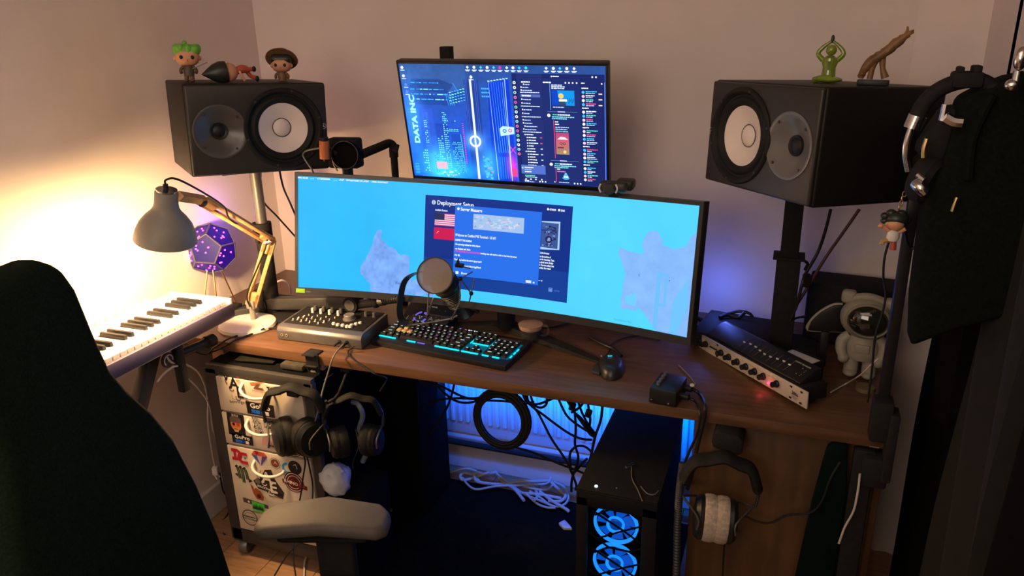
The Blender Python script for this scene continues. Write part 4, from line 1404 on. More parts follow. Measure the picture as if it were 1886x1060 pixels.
b = MB(); b.tube([tp + Vector((0, 0, 0.016)), tp + Vector((0.004, 0.0, 0.028)), tp + Vector((0.03, 0.01, 0.030)), (-1.4514, 1.56, 1.2521), (-1.4553, 1.64, 1.1929), (-1.4906, 1.7, 1.1375), (-1.5278, 1.84, 1.0581), EL + Vector((0.004, -0.02, 0.0)), BT + Vector((0.01, -0.02, 0.05)), BT + Vector((0.01, -0.02, 0.0))], 0.0028, 8, 6)
part('cord', b, M_black, lamp, world=True)
light('POINT', 'lamp_bulb_light', SHC + shax * 0.012, 54.0, (1.0, 0.62, 0.28), 0.045)

# ------------------------------------------------------------ mirror dodecahedron lamp
dd_ = thing('dodecahedron_lamp', 'mirrored dodecahedron lamp with violet lights on thin wire legs', 'lamp', (-1.745, 1.93, 0.75))
cen = Vector((-1.7928, 1.93, 0.9647))
ph = (1 + 5 ** 0.5) / 2
dv = [Vector((x, y, z)) for x in (-1, 1) for y in (-1, 1) for z in (-1, 1)]
for a in (-1 / ph, 1 / ph):
    for c_ in (-ph, ph):
        dv += [Vector((0, a, c_)), Vector((a, c_, 0)), Vector((c_, 0, a))]
RD = 0.085 / 3 ** 0.5
rotd = Matrix.Rotation(D(24), 3, 'Z') @ Matrix.Rotation(D(20), 3, 'X') @ Matrix.Rotation(D(8), 3, 'Y')
dv = [rotd @ (v_ * RD) for v_ in dv]
ico = []
for a in (-1, 1):
    for c_ in (-ph, ph):
        ico += [Vector((0, c_, a)), Vector((c_, a, 0)), Vector((a, 0, c_))]
k = 0
el = 2 / ph * RD
emesh = MB()
done = set()
for i in range(20):
    for j in range(i + 1, 20):
        if abs((dv[i] - dv[j]).length - el) < 1e-4:
            emesh.tube([cen + dv[i], cen + dv[j]], 0.0026, 6)
part('edge_frame', emesh, M_grey, dd_, world=True)
ledb = MB()
rd = random.Random(2)
for a_ in ico:
    n_ = (rotd @ a_).normalized()
    face = sorted(dv, key=lambda v_: -v_.dot(n_))[:5]
    fc = sum(face, Vector()) / 5
    ux = (face[0] - fc).normalized(); uy = n_.cross(ux)
    face.sort(key=lambda v_: math.atan2((v_ - fc).dot(uy), (v_ - fc).dot(ux)))
    m = MB()
    m.add([cen + v_ * 0.985 for v_ in face] + [cen + v_ * 0.955 for v_ in face], [(0, 1, 2, 3, 4), (9, 8, 7, 6, 5)] + [(i, (i + 1) % 5, (i + 1) % 5 + 5, i + 5) for i in range(5)])
    part('mirror_panel', m, M_purplefilm, dd_, world=True, smooth=False)
    for q_ in range(7):
        r_, an = rd.uniform(0.006, 0.034), rd.uniform(0, 6.28)
        ledb.ell(cen + fc * 0.99 + ux * r_ * math.cos(an) + uy * r_ * math.sin(an), (0.0030,) * 3, n=8, m=6)
lo_ = part('light_dots', ledb, M_pinkled, dd_, world=True)
for p_ in ((-1.7867, 1.8346, 0.752), (-1.7511, 1.8713, 0.752), (-1.7611, 1.9766, 0.752)):
    b = MB(); e_ = Vector(p_); st = cen + (Vector((e_.x - cen.x, e_.y - cen.y, 0)) * 0.35) + Vector((0, 0, -0.068))
    b.tube([st, e_], 0.0026, 8); part('wire_leg', b, M_gold, dd_, world=True)
light('POINT', 'dodecahedron_glow', cen + Vector((0.03, 0.08, 0.10)), 0.45, (0.25, 0.1, 1.0), 0.05)

# ------------------------------------------------------------ piano keyboard by the left wall
midi = thing('midi_keyboard', 'white piano-style keyboard in front of the lamp by the left wall', 'keyboard', (-1.645, 1.30, 0.835))
b = MB()
b.box((-1.645, 1.30, 0.846), (0.235, 0.80, 0.022), 0.004)
b.box((-1.722, 1.30, 0.872), (0.082, 0.80, 0.044), 0.005)
b.box((-1.645, 1.693, 0.871), (0.235, 0.014, 0.052), 0.004)
b.box((-1.645, 0.95, 0.868), (0.235, 0.10, 0.046), 0.004)
part('case', b, M_midi, midi, world=True)
b = MB(); b.box((-1.532, 1.30, 0.860), (0.014, 0.80, 0.044), 0.004); part('front_rail', b, mat('shaded_white_rail', (0.085, 0.07, 0.12), 0.4, var=0.05), midi, world=True)  # white rail with the shade on its front put into the colour
wk = MB(); wk.box((0, 0, 0), (0.139, 0.0224, 0.016), 0.0016, seg=1); wkm = wk.mesh('white_key', M_whitekey)
bk = MB(); bk.box((0, 0, 0), (0.090, 0.0118, 0.014), 0.002, seg=2, taper=(0.95, 0.82)); bkm = bk.mesh('black_key', M_black)
pit = 0.02315
for i in range(29):
    y = 1.6745 - i * pit
    inst('white_key', wkm, midi, (-1.6105 + 1.645, y - 1.30, 0.884 - 0.835))
for i in range(1, 29):
    n_ = (i) % 7            # i whites below the top C: 1=B 2=A 3=G 4=F 5=E 6=D 0=C
    if n_ in (2, 3, 4, 6, 0):
        if i == 28 and n_ == 0:
            continue
        y = 1.6745 - i * pit + pit / 2
        inst('black_key', bkm, midi, (-1.634 + 1.645, y - 1.30, 0.897 - 0.835))
kb_ = MB(); kb_.lathe([(0.0085, 0), (0.0085, 0.010), (0.0075, 0.016), (0.0001, 0.0165)], n=18); kkm = kb_.mesh('knob', M_white)
for i in range(9):
    inst('knob', kkm, midi, (-1.743 + 1.645, 1.585 - i * 0.034 - 1.30, 0.893 - 0.835))
fm = MB(); fm.box((0, 0, 0.004), (0.012, 0.014, 0.010), 0.002); fmm = fm.mesh('fader', M_white)
for i in range(9):
    inst('fader', fmm, midi, (-1.706 + 1.645, 1.60 - i * 0.034 - 1.30, 0.893 - 0.835))
bm_ = MB(); bm_.box((0, 0, 0), (0.008, 0.015, 0.003), 0.001); bmm = bm_.mesh('button', mat('grey_button', (0.4, 0.36, 0.33), 0.5, var=0.05))
for i in range(5):
    for j in range(2):
        inst('button', bmm, midi, (-1.742 + 1.645 + j * 0.018, 1.255 - i * 0.024 - 1.30, 0.895 - 0.835))
b = MB(); b.box((-1.722, 1.045, 0.896), (0.05, 0.035, 0.006), 0.002); part('pitch_strip', b, M_black, midi, world=True)

st_ = thing('keyboard_stand', 'grey metal stand with slanted leg holding up the piano keyboard', 'stand', (-1.60, 1.30, 0))
for y0, y1 in ((1.45, 0.95), (0.98, 0.62)):
    b = MB(); L_ = math.hypot(0.82, y0 - y1)
    b.prism([(-0.02, 0), (0.02, 0), (0.02, L_), (-0.02, L_)], 0.03, (-1.60, y1, 0.012), (0, 0.82 / L_, -(y0 - y1) / L_), (0, (y0 - y1) / L_, 0.82 / L_), 0.003)
    part('leg', b, M_dgrey, st_, world=True)
    b = MB(); b.box((-1.60, y1, 0.012), (0.2, 0.05, 0.02), 0.004); part('foot', b, M_rubber, st_, world=True)
b = MB(); b.box((-1.62, 1.30, 0.823), (0.05, 0.60, 0.022), 0.003); part('rail', b, M_dgrey, st_, world=True)
b = MB(); b.box((-1.555, 1.487, 0.765), (0.022, 0.026, 0.155), 0.003); part('clamp_bar', b, M_black, st_, world=True)
b = MB(); b.cyl((-1.56, 1.50, 0.795), (-1.56, 1.615, 0.787), 0.013); b.lathe([(0.013, 0), (0.019, 0.003), (0.019, 0.03), (0.014, 0.036), (0.0001, 0.037)], (-1.56, 1.60, 0.788), (0, 1, -0.05), 10); part('clamp_knob', b, M_black, st_, world=True)
b = MB(); b.lathe([(0.021, 0), (0.021, 0.006), (0.0001, 0.006)], (-1.562, 1.452, 0.798), (1, 0, 0), 28); lp_ = part('logo_disc', b, M_dgrey, st_, world=True)
g = G2(lambda a, b_, l: (-1.5555 + l, 1.452 + a, 0.798 + b_), 0.0003)
g.ring(0, 0, 0.0135, 0.0165, KW, a0=-0.3, a1=3.9); g.ring(0, 0, 0.004, 0.0062, KW, n=3, a0=PI / 2, a1=PI / 2 + 2 * PI)
g.build('disc_logo', M_print, st_, world=True)

# ------------------------------------------------------------ audio interface
ifr = pose((-1.286, 1.848, 0.752), 1.6)
ai = thing('audio_interface', 'wedge-shaped dark audio mixer box with rows of small knobs, at desk front', 'audio interface', mw=ifr)
b = MB()
b.prism([(-0.086, 0.0), (-0.088, 0.030), (-0.080, 0.041), (-0.066, 0.045), (0.086, 0.050), (0.088, 0.0)], 0.292, (0, 0, 0), (0, 1, 0), (0, 0, 1), 0.003)
part('case', b, M_grey, ai)
b = MB(); b.box((0, 0.012, 0.0486), (0.272, 0.142, 0.002), 0.0008, Matrix.Rotation(D(1.9), 4, 'X')); part('face_plate', b, M_mblack, ai)
b = MB()
for x in (-0.12, 0.12):
    for y in (-0.07, 0.07):
        b.cyl((x, y, -0.002), (x, y, 0.001), 0.008)
part('feet', b, M_rubber, ai)
tk_ = MB(); tk_.lathe([(0.0052, 0), (0.0045, 0.014), (0.004, 0.016), (0.0001, 0.016)], n=14); tkm = tk_.mesh('knob', M_white)
tk2 = MB(); tk2.lathe([(0.0060, 0), (0.0055, 0.014), (0.005, 0.016), (0.0001, 0.016)], n=14); tk2m = tk2.mesh('knob', M_grey)
for x in (-0.091, -0.061, -0.030, 0.001):
    inst('knob', tk2m, ai, (x, 0.050, 0.050))
    inst('knob', tkm, ai, (x + 0.002, 0.030, 0.0495), None)
for x in (0.092, 0.121):
    inst('knob', tk2m, ai, (x, 0.045, 0.050))
b = MB(); b.lathe([(0.021, 0), (0.021, 0.003), (0.0175, 0.004), (0.0170, 0.015), (0.0155, 0.0165), (0.0001, 0.0165)], (0.053, 0.012, 0.0488), n=36); part('volume_knob', b, mat('silver_knob', (0.33, 0.31, 0.32), 0.35, metal=0.6, var=0.05), ai)
bt_ = MB(); bt_.lathe([(0.0062, 0), (0.0062, 0.005), (0.0045, 0.0075), (0.0001, 0.008)], n=14); btm = bt_.mesh('button', M_white)
for x, y in ((0.026, -0.036), (0.043, -0.041), (0.060, -0.041), (0.078, -0.046), (0.086, -0.034), (0.094, -0.022), (0.102, -0.010), (0.088, -0.044)):
    inst('button', btm, ai, (x, y, 0.047))
sw_ = MB(); sw_.box((0, 0, 0.003), (0.0035, 0.0035, 0.006), 0.0008); sw_.box((0, -0.005, 0.0006), (0.006, 0.0015, 0.0004)); swm = sw_.mesh('toggle_switch', M_white)
for i in range(4):
    for j in range(3):
        inst('toggle_switch', swm, ai, (-0.112 + i * 0.031 + j * 0.010 - 0.004, -0.038 + j * 0.016 - i * 0.002, 0.0478))
        inst('toggle_switch', swm, ai, (-0.104 + i * 0.031 + j * 0.008, -0.030 + j * 0.018, 0.048))
g = G2(lambda a, b_, l: (a, -0.0885 - l, b_), 0.0003)
for x in (-0.127, -0.110):
    g.circ(x, 0.018, 0.0042, lin(190, 170, 150)); g.circ(x, 0.018, 0.0028, lin(15, 12, 12))
g.build('front_jacks', M_print, ai)
for x in (0.072, 0.098):
    b = MB(); b.cyl((x, -0.086, 0.018), (x - 0.006, -0.110, 0.012), 0.0042); b.lathe([(0.006, 0), (0.006, 0.003), (0.0001, 0.003)], (x, -0.0875, 0.018), (0, -1, 0), 14)
    part('jack_plug', b, M_black if x > 0.08 else M_dgrey, ai)


def cable(label, pts, r, m=None, n=8, smooth=6, name='cable', cat='cable', group=None):
    b = MB(); b.tube(pts, r, n, smooth)
    return solo(name, b, m or M_black, label, cat, group)


cable('grey headphone cable from mixer box front down to hanging headphones', [(-1.185, 1.742, 0.7721), (-1.1708, 1.67, 0.7686), (-1.1893, 1.655, 0.713), (-1.2014, 1.64, 0.6665), (-1.2122, 1.62, 0.605), (-1.2537, 1.63, 0.5209)], 0.0024, mat('grey_cable', (0.16, 0.14, 0.13), 0.5, var=0.05))
cable('black cable from mixer box front dropping over the desk edge', [(-1.1484, 1.742, 0.7717), (-1.1626, 1.7296, 0.756), (-1.1174, 1.6883, 0.756), (-1.0161, 1.628, 0.754), (-1.0112, 1.68, 0.7156), (-1.042, 1.69, 0.6669)], 0.0024)

# ------------------------------------------------------------ low boom arm, microphone
arm = thing('microphone_boom_arm', 'dark grey low-profile microphone arm crossing above the mixer box', 'microphone arm', (-1.60, 1.95, 0.75))
P0, P1_, P2_ = Vector((-1.6068, 1.93, 0.7853)), Vector((-1.2567, 1.93, 0.8267)), Vector((-1.6794, 1.86, 0.7778))
b = MB(); d_ = P1_ - P0; an = math.atan2(d_.z, d_.x)
b.box((P0 + P1_) / 2 + Vector((0, 0, 0.004)), (d_.length, 0.03, 0.042), 0.008, Matrix.Rotation(-an, 4, 'Y')); part('forearm', b, M_dgrey, arm, world=True)
b = MB(); b.cyl(P0 + Vector((0, -0.02, 0.004)), P0 + Vector((0, 0.02, 0.004)), 0.024, 28); b.box((P0.x, P0.y - 0.005, 0.797), (0.034, 0.036, 0.09), 0.005); part('pivot', b, M_mblack, arm, world=True)
b = MB(); d2 = P0 - P2_; b.box((P0 + P2_) / 2 + Vector((0, 0.0, -0.014)), (d2.length, 0.03, 0.036), 0.005, Matrix.Rotation(math.atan2(d2.y, d2.x), 4, 'Z')); part('base_link', b, M_dgrey, arm, world=True)
b = MB(); b.box((P2_.x - 0.01, P2_.y + 0.01, 0.775), (0.05, 0.05, 0.046), 0.004); part('desk_clamp', b, M_mblack, arm, world=True)
b = MB(); b.cyl(P1_ + Vector((0, -0.026, 0.002)), P1_ + Vector((0, 0.02, 0.002)), 0.0255, 32); part('end_joint', b, M_mblack, arm, world=True)
b = MB(); b.cyl(P1_ + Vector((0, -0.028, 0.002)), P1_ + Vector((0, -0.026, 0.002)), 0.0175, 32); part('joint_cap', b, M_grey, arm, world=True)
Q1, Q2, Q3 = Vector((-1.1652, 1.91, 0.8473)), Vector((-1.134, 1.9, 0.8577)), Vector((-1.0571, 1.875, 0.8816))
b = MB(); b.cyl(P1_ + Vector((0.02, -0.005, 0)), Q1, 0.014); b.ell(Q1, (0.017, 0.017, 0.019)); b.cyl(Q1 + Vector((-0.02, -0.0, 0.01)), Q1 + Vector((-0.02, 0, 0.034)), 0.008); b.box(Q1 + Vector((-0.012, 0, 0.034)), (0.034, 0.01, 0.009), 0.003, Matrix.Rotation(D(-30), 4, 'Y')); part('ball_head', b, M_black, arm, world=True)
b = MB()
dq = (Q3 - Q2)
for i in range(8):
    b.cyl(Q2 + dq * (i / 8), Q2 + dq * ((i + 0.6) / 8), 0.0118, 20)
b.cyl(Q2, Q3, 0.0102, 20); part('threaded_adapter', b, M_black, arm, world=True)
b = MB(); b.cyl(Q2 - dq * 0.15, Q2 + dq * 0.1, 0.0145, 12); part('lock_ring', b, M_chrome, arm, world=True)

mic = thing('studio_microphone', 'black studio microphone with round mesh pop filter in a shock mount', 'microphone', (-0.95, 1.88, 0.80))
yk = [(-0.9791, 1.9, 0.968), (-1.0057, 1.885, 0.9635), (-1.0302, 1.875, 0.9493), (-1.0438, 1.87, 0.9259), (-1.0529, 1.868, 0.888), (-1.0585, 1.866, 0.85), (-1.0543, 1.864, 0.8198), (-1.0378, 1.862, 0.8067), (-1.0197, 1.862, 0.8053)]
pp = catmull(yk, 5)
vs = []
fs = []
for i, p_ in enumerate(pp):
    tg = (pp[min(i + 1, len(pp) - 1)] - pp[max(i - 1, 0)]).normalized()
    wv = Vector((0.62, 0.78, 0)); wv = (wv - tg * wv.dot(tg)).normalized()
    nv = tg.cross(wv)
    for a, c_ in ((-1, -1), (1, -1), (1, 1), (-1, 1)):
        vs.append(p_ + wv * a * 0.0095 + nv * c_ * 0.0013)
for i in range(len(pp) - 1):
    for k in range(4):
        fs.append((i * 4 + k, i * 4 + (k + 1) % 4, i * 4 + 4 + (k + 1) % 4, i * 4 + 4 + k))
fs += [(3, 2, 1, 0), tuple(len(pp) * 4 - 4 + k for k in range(4))]
b = MB(); b.add(vs, fs); part('yoke', b, mat('blue_black_steel', (0.03, 0.04, 0.055), 0.3, metal=0.6, var=0.05), mic, world=True)
b = MB(); b.tube([(-1.0307, 1.862, 0.804), (-0.9623, 1.9, 0.8097), (-0.9136, 1.92, 0.8183), (-0.8815, 1.93, 0.8375)], 0.0028, 8); b.ell((-0.9136, 1.92, 0.8183), (0.006, 0.006, 0.006)); part('yoke_rod', b, M_grey, mic, world=True)
FC = Vector((-0.9275, 1.852, 0.9746))
fax = (Vector((0, 0, 1.65)) - FC); fax = (fax.normalized() + Vector((-0.20, 0.0, 0.0))).normalized()
b = MB(); b.lathe([(0.0500, -0.0025), (0.0535, -0.0025), (0.0535, 0.0025), (0.0500, 0.0025), (0.0500, -0.0025)], FC, fax, 56); part('pop_filter_hoop', b, M_black, mic, world=True)
b = MB(); b.lathe([(0.0001, 0.0), (0.0505, 0.0), (0.0505, 0.0006), (0.0001, 0.0006)], FC, fax, 40)
part('pop_filter_mesh', b, mat('filter_mesh', (0.26, 0.225, 0.205), 0.8, alpha=0.72, var=0.08, scale=400), mic, world=True)
B0_, B1_ = Vector((-0.9276, 1.89, 0.9541)), Vector((-0.8794, 1.965, 0.823))
bx = (B1_ - B0_)
bl = bx.length
b = MB(); b.lathe([(0.0001, -0.002), (0.028, 0), (0.038, 0.004), (0.041, 0.012), (0.041, 0.036), (0.037, 0.040), (0.0345, 0.046), (0.0345, bl - 0.012), (0.028, bl - 0.002), (0.0001, bl)], B0_, bx, 40); part('microphone_body', b, M_black, mic, world=True)
bn = bx.normalized()
b = MB()
for i in range(9):
    b.lathe([(0.0342, -0.0012), (0.0358, 0.0), (0.0342, 0.0012)], B0_ + bn * (0.052 + i * 0.0062), bn, 40)
part('grille_rings', b, M_dgrey, mic, world=True)
b = MB()
for i in range(14):
    a = i / 14 * 2 * PI
    b.lathe([(0.0408, 0), (0.0416, 0.0008), (0.0408, 0.0016)], B0_ + bn * (0.010 + i * 0.0019), bn, 40) if i < 13 else None
part('head_grille', b, M_rubber, mic, world=True)
cg = MB()
cgp = [((843,488), 1.90), ((876,497), 1.93), ((848,513), 1.88), ((870,540), 1.90), ((866,563), 1.91), ((880,503), 1.95), ((879,575), 1.97), ((830,586), 1.92), ((846,565), 1.88), ((806,520), 1.86), ((792,545), 1.86), ((797,550), 1.88), ((787,578), 1.865)]
CG = [Vector(q_) for q_ in [(-0.8763, 1.9, 0.9955), (-0.8336, 1.93, 0.9752), (-0.8606, 1.88, 0.962), (-0.8373, 1.9, 0.9128), (-0.854, 1.91, 0.8651), (-0.8356, 1.95, 0.9587), (-0.8508, 1.97, 0.8296), (-0.9135, 1.92, 0.8201), (-0.8678, 1.88, 0.8829), (-0.9588, 1.87, 0.9191), (-0.9663, 1.865, 0.8469), (-0.9493, 1.88, 0.8946), (-0.9673, 1.87, 0.8414)]]
for a, c_ in ((0, 1), (1, 2), (2, 3), (1, 3), (1, 5), (5, 6), (6, 7), (3, 4), (4, 6), (2, 8), (9, 10), (11, 12), (10, 11), (7, 8), (7, 10)):
    cg.tube([CG[a], CG[c_]], 0.0022, 6)
part('shock_mount_frame', cg, M_grey, mic, world=True)
for a in (1, 2, 3, 6, 12):
    cg = MB(); cg.ell(CG[a], (0.0065, 0.0065, 0.0065), n=12, m=8); part('mount_joint', cg, M_black, mic, world=True)
cg = MB()
cg.box(CG[0] + Vector((0.006, 0, 0.0)), (0.026, 0.014, 0.012), 0.003); cg.lathe([(0.002, 0), (0.006, 0.003), (0.0001, 0.02)], CG[0] + Vector((0, 0, 0.004)), (0.2, 0, 1), 8)
part('mount_knob', cg, M_black, mic, world=True)

# ------------------------------------------------------------ touch controller behind the microphone
tc_ = thing('desk_controller', 'small tilted black control panel with violet ring behind the microphone', 'controller', mw=pose((-1.03, 1.985, 0.752), -4))
b = MB(); b.prism([(-0.05, 0), (-0.05, 0.010), (0.045, 0.062), (0.052, 0.058), (0.052, 0)], 0.165, (0, 0, 0), (0, 1, 0), (0, 0, 1), 0.003); part('case', b, M_black, tc_)
g = G2(lambda a, b_, l: (a, (-0.0485 + b_ * 0.877) - l * 0.48, 0.0112 + b_ * 0.48 + l * 0.877), 0.0004)
for k in range(4):
    g.ring(-0.018, 0.045, 0.017, 0.024, lin(120, 110, 235), n=5, a0=k * PI / 2 + 0.2, a1=(k + 1) * PI / 2 - 0.2)
g.ring(-0.018, 0.045, 0.006, 0.008, lin(180, 180, 210), n=3, a0=0.5, a1=0.5 + 2 * PI)
g.stroke([(0.014, 0.036), (0.02, 0.05), (0.028, 0.038), (0.016, 0.044)], 0.0012, lin(150, 150, 160))
g.stroke([(0.036, 0.04), (0.05, 0.046)], 0.0012, lin(150, 150, 160))
g.text('Q-PANEL', -0.01, 0.088, 0.006, lin(150, 145, 140), width=0.034)
for i in range(7):
    for j in range(3):
        g.circ(-0.065 + i * 0.021, 0.018 + j * 0.028, 0.0009, lin(170, 165, 160), n=6)
g.stroke([(-0.055, 0.02), (-0.053, 0.036)], 0.001, lin(170, 165, 160))
g.build('lit_symbols', attr_mat('lit_symbols', 0.8), tc_)

# ------------------------------------------------------------ computer keyboard
kbw = pose((-0.897, 1.868, 0.7515), -6.6, 3.0)
kb = thing('computer_keyboard', 'black mechanical keyboard with cyan backlight and four gold keycaps', 'keyboard', mw=kbw)
b = MB(); b.box((0, 0.0, 0.011), (0.455, 0.172, 0.019), 0.004); part('case', b, M_black, kb)
b = MB(); b.box((-0.19, 0.078, -0.001), (0.03, 0.012, 0.008), 0.002); b.box((0.19, 0.078, -0.001), (0.03, 0.012, 0.008), 0.002); part('rear_feet', b, M_rubber, kb)


def keymesh(nm, wu, m_, leg=True, lm=None):
    q = MB(); q.box((0, 0, 0.0045), (0.019 * wu - 0.0018, 0.0172, 0.009), 0.0012, seg=1, taper=(1 - 0.22 / max(1, wu), 0.76))
    me = q.mesh(nm, m_)
    if leg:
        n0 = len(me.vertices)
        v2 = [tuple(x.co) for x in me.vertices]; f2 = [tuple(p.vertices) for p in me.polygons]
        me2 = bpy.data.meshes.new(nm)
        lw = 0.0032 if wu < 1.4 else 0.0065
        v2 += [(-lw, -0.0005, 0.00915), (lw, -0.0005, 0.00915), (lw, 0.003, 0.00915), (-lw, 0.003, 0.00915)]
        me2.from_pydata(v2, [], f2 + [(n0, n0 + 1, n0 + 2, n0 + 3)])
        me2.materials.append(m_); me2.materials.append(lm or M_legend)
        me2.polygons[len(f2)].material_index = 1
        return me2
    return me


M_goldkey = mat('gold_keycap', (0.72, 0.55, 0.30), 0.35, metal=0.3, var=0.08)
km = {}
x0k = -0.2185
yk_ = {0: 0.060, 1: 0.033, 2: 0.014, 3: -0.005, 4: -0.024, 5: -0.043}
layout = {0: [1, -1, 1, 1, 1, 1, -0.5, 1, 1, 1, 1, -0.5, 1, 1, 1, 1], 1: [1] * 13 + [2], 2: [1.5] + [1] * 12 + [1.5], 3: [1.75] + [1] * 11 + [2.25], 4: [2.25] + [1] * 10 + [2.75], 5: [1.25, 1.25, 1.25, 6.25, 1.25, 1.25, 1.25, 1.25]}
gold = {(2, 2), (3, 1), (3, 2), (3, 3)}
lmats = [M_legend, M_legend, M_legend, emat('violet_legend', (0.35, 0.2, 0.95), 0.9), emat('pink_legend', (0.8, 0.4, 0.6), 0.7)]
rk = random.Random(9)


def putkey(wu, x, y, gold_=False, depth=1):
    mi = 0 if x > 0.02 else rk.choice([0, 0, 0, 3, 4])
    key = (wu, gold_, mi, depth)
    if key not in km:
        me = keymesh('key_cap', wu, M_goldkey if gold_ else M_rubber, not gold_ and wu < 4, lmats[mi])
        if depth == 2:
            for v_ in me.vertices:
                v_.co.y *= 2.1
        km[key] = me
    inst('key_cap', km[key], kb, (x, y, 0.0215))


for r_, items in layout.items():
    x = x0k
    ci = 0
    for it in items:
        if it < 0:
            x += -it * 0.019
            continue
        putkey(it, x + it * 0.0095, yk_[r_], (r_, ci) in gold)
        x += it * 0.019
        ci += 1
xn = x0k + 15 * 0.019 + 0.0065
for i in range(3):
    for r_ in (0, 1, 2, 5):
        putkey(1, xn + (i + 0.5) * 0.019, yk_[r_])
putkey(1, xn + 1.5 * 0.019, yk_[4])
xp = xn + 3 * 0.019 + 0.0065
for i in range(4):
    for r_ in (1, 2, 3, 4, 5):
        if i == 3 and r_ in (2, 3, 4, 5):
            continue
        if r_ == 5 and i in (0, 1):
            continue
        putkey(1, xp + (i + 0.5) * 0.019, yk_[r_])
putkey(2, xp + 0.019, yk_[5])
putkey(1, xp + 3.5 * 0.019, yk_[2] - 0.0095, depth=2)
putkey(1, xp + 3.5 * 0.019, yk_[4] - 0.0095, depth=2)
for i in range(4):
    putkey(1, xp + (i + 0.5) * 0.019, yk_[0]) if i == 99 else None
b = MB()
b.box((0.158, 0.060, 0.0225), (0.09, 0.010, 0.003), 0.001)
part('media_buttons', b, M_dgrey, kb)
b = MB(); b.cyl((0.196, 0.0, 0), (0.196, 0.0, 0.001), 0.001)
yb = -0.0535
for a, c_ in ((-0.217, -0.157), (-0.117, -0.087), (-0.02, 0.062), (0.070, 0.124), (0.137, 0.158), (0.170, 0.192)):
    b = MB(); b.box(((a + c_) / 2, yb - 0.0008, 0.0226), (c_ - a, 0.0052, 0.0026), 0.0008); part('backlight_strip', b, M_cyanled, kb)
for z_ in (-0.035, -0.012, 0.008):
    b = MB(); b.box((0.2192, z_, 0.0226), (0.0045, 0.014, 0.0026), 0.0008); part('backlight_strip', b, M_cyanled, kb)
b = MB(); b.box((xn + 0.0285, yk_[3] + 0.007, 0.0226), (0.052, 0.0045, 0.0024), 0.0006); part('backlight_strip', b, M_cyanled, kb)
for x in (xn - 0.003, xn + 0.061):
    b = MB(); b.box((x, yk_[3] + 0.016, 0.0226), (0.0034, 0.022, 0.0024), 0.0006); part('backlight_strip', b, M_cyanled, kb)
b = MB(); b.box((0.10, -0.003, 0.0212), (0.235, 0.098, 0.0008)); part('backlight_plate', b, emat('dim_cyan_plate', (0.0, 0.12, 0.2), 0.8), kb)
b = MB(); b.box((-0.12, -0.003, 0.0212), (0.20, 0.098, 0.0008)); part('backlight_plate', b, emat('dim_violet_plate', (0.015, 0.02, 0.10), 0.5), kb)
b = MB(); b.box((0.03, 0.0765, 0.0212), (0.05, 0.006, 0.001)); part('status_strip', b, M_whiteled, kb)
b = MB(); b.box((-0.068, yb, 0.0222), (0.026, 0.003, 0.002), 0.0006); part('backlight_strip', b, M_purpleled, kb, label='violet glowing strip')
cable('black cable behind the computer keyboard going to the cup', [(-0.8897, 2.0078, 0.755), (-0.8723, 2.0415, 0.755), (-0.8445, 2.0644, 0.755), (-0.7686, 2.0827, 0.755), (-0.6607, 2.0827, 0.755), (-0.596, 2.1644, 0.755)], 0.0028)

# ------------------------------------------------------------ cup, mouse, small amplifier
cup = thing('espresso_cup', 'clear glass espresso cup of black coffee behind the keyboard', 'cup', mw=Matrix.Translation((-0.683, 1.978, 0.751)) @ Matrix.Scale(1.12, 4))
b = MB(); b.lathe([(0.0001, 0.0), (0.020, 0.0), (0.0235, 0.003), (0.026, 0.018), (0.0325, 0.040), (0.0365, 0.060), (0.0362, 0.0615), (0.0345, 0.060), (0.0305, 0.041), (0.0238, 0.019), (0.021, 0.006), (0.0001, 0.005)], n=40)
part('glass', b, M_glass, cup)
b = MB(); b.tube([(0.033, -0.002, 0.048), (0.047, -0.006, 0.050), (0.052, -0.007, 0.038), (0.044, -0.005, 0.024), (0.028, -0.001, 0.020)], 0.0034, 8, 5); part('handle', b, M_glass, cup)
b = MB(); b.lathe([(0.0001, 0.0058), (0.0205, 0.0064), (0.0234, 0.0192), (0.0268, 0.030), (0.0285, 0.0355), (0.0001, 0.0355)], n=36); part('coffee', b, M_coffee, cup)
b = MB(); b.lathe([(0.0001, 0.0356), (0.0286, 0.0357), (0.0312, 0.0430), (0.0330, 0.0485), (0.0001, 0.0490)], n=36); part('crema', b, M_foam, cup)

ms = thing('gaming_mouse', 'dark gaming mouse with a glowing cyan mark', 'mouse', mw=pose((-0.408, 1.850, 0.7505), 14))
b = MB()
n_, m_ = 32, 12
vs = []
fs = []
for i in range(m_ + 1):
    th = PI / 2 * i / m_
    for k in range(n_):
        a = 2 * PI * k / n_
        ct = max(0.0, math.cos(th)) ** 0.52
        y = 0.067 * ct * math.sin(a)
        x = 0.0345 * ct * math.cos(a) * (1.0 + 2.0 * max(0.0, y)) * (1.0 if math.cos(a) > 0 else 1.0 - 2.5 * max(0.0, 0.03 - abs(y + 0.01))) 
        z = 0.002 + 0.034 * math.sin(th) * (1.0 - 1.3 * max(0.0, y + 0.01))
        vs.append((x, y, max(0.0, z)))
for i in range(m_):
    for k in range(n_):
        fs.append((i * n_ + k, i * n_ + (k + 1) % n_, (i + 1) * n_ + (k + 1) % n_, (i + 1) * n_ + k))
fs.append(tuple(range(n_ - 1, -1, -1)))
b.add(vs, fs); part('shell', b, mat('mouse_shell', (0.016, 0.016, 0.020), 0.35, var=0.05), ms)
b = MB(); b.prism([(-0.034, 0.032), (-0.046, 0.014), (-0.053, -0.014), (-0.050, -0.028), (-0.032, -0.040), (-0.022, 0.0)], 0.008, (0, 0, 0.006), (1, 0, 0), (0, 1, 0), 0.002); part('thumb_rest', b, M_dgrey, ms)
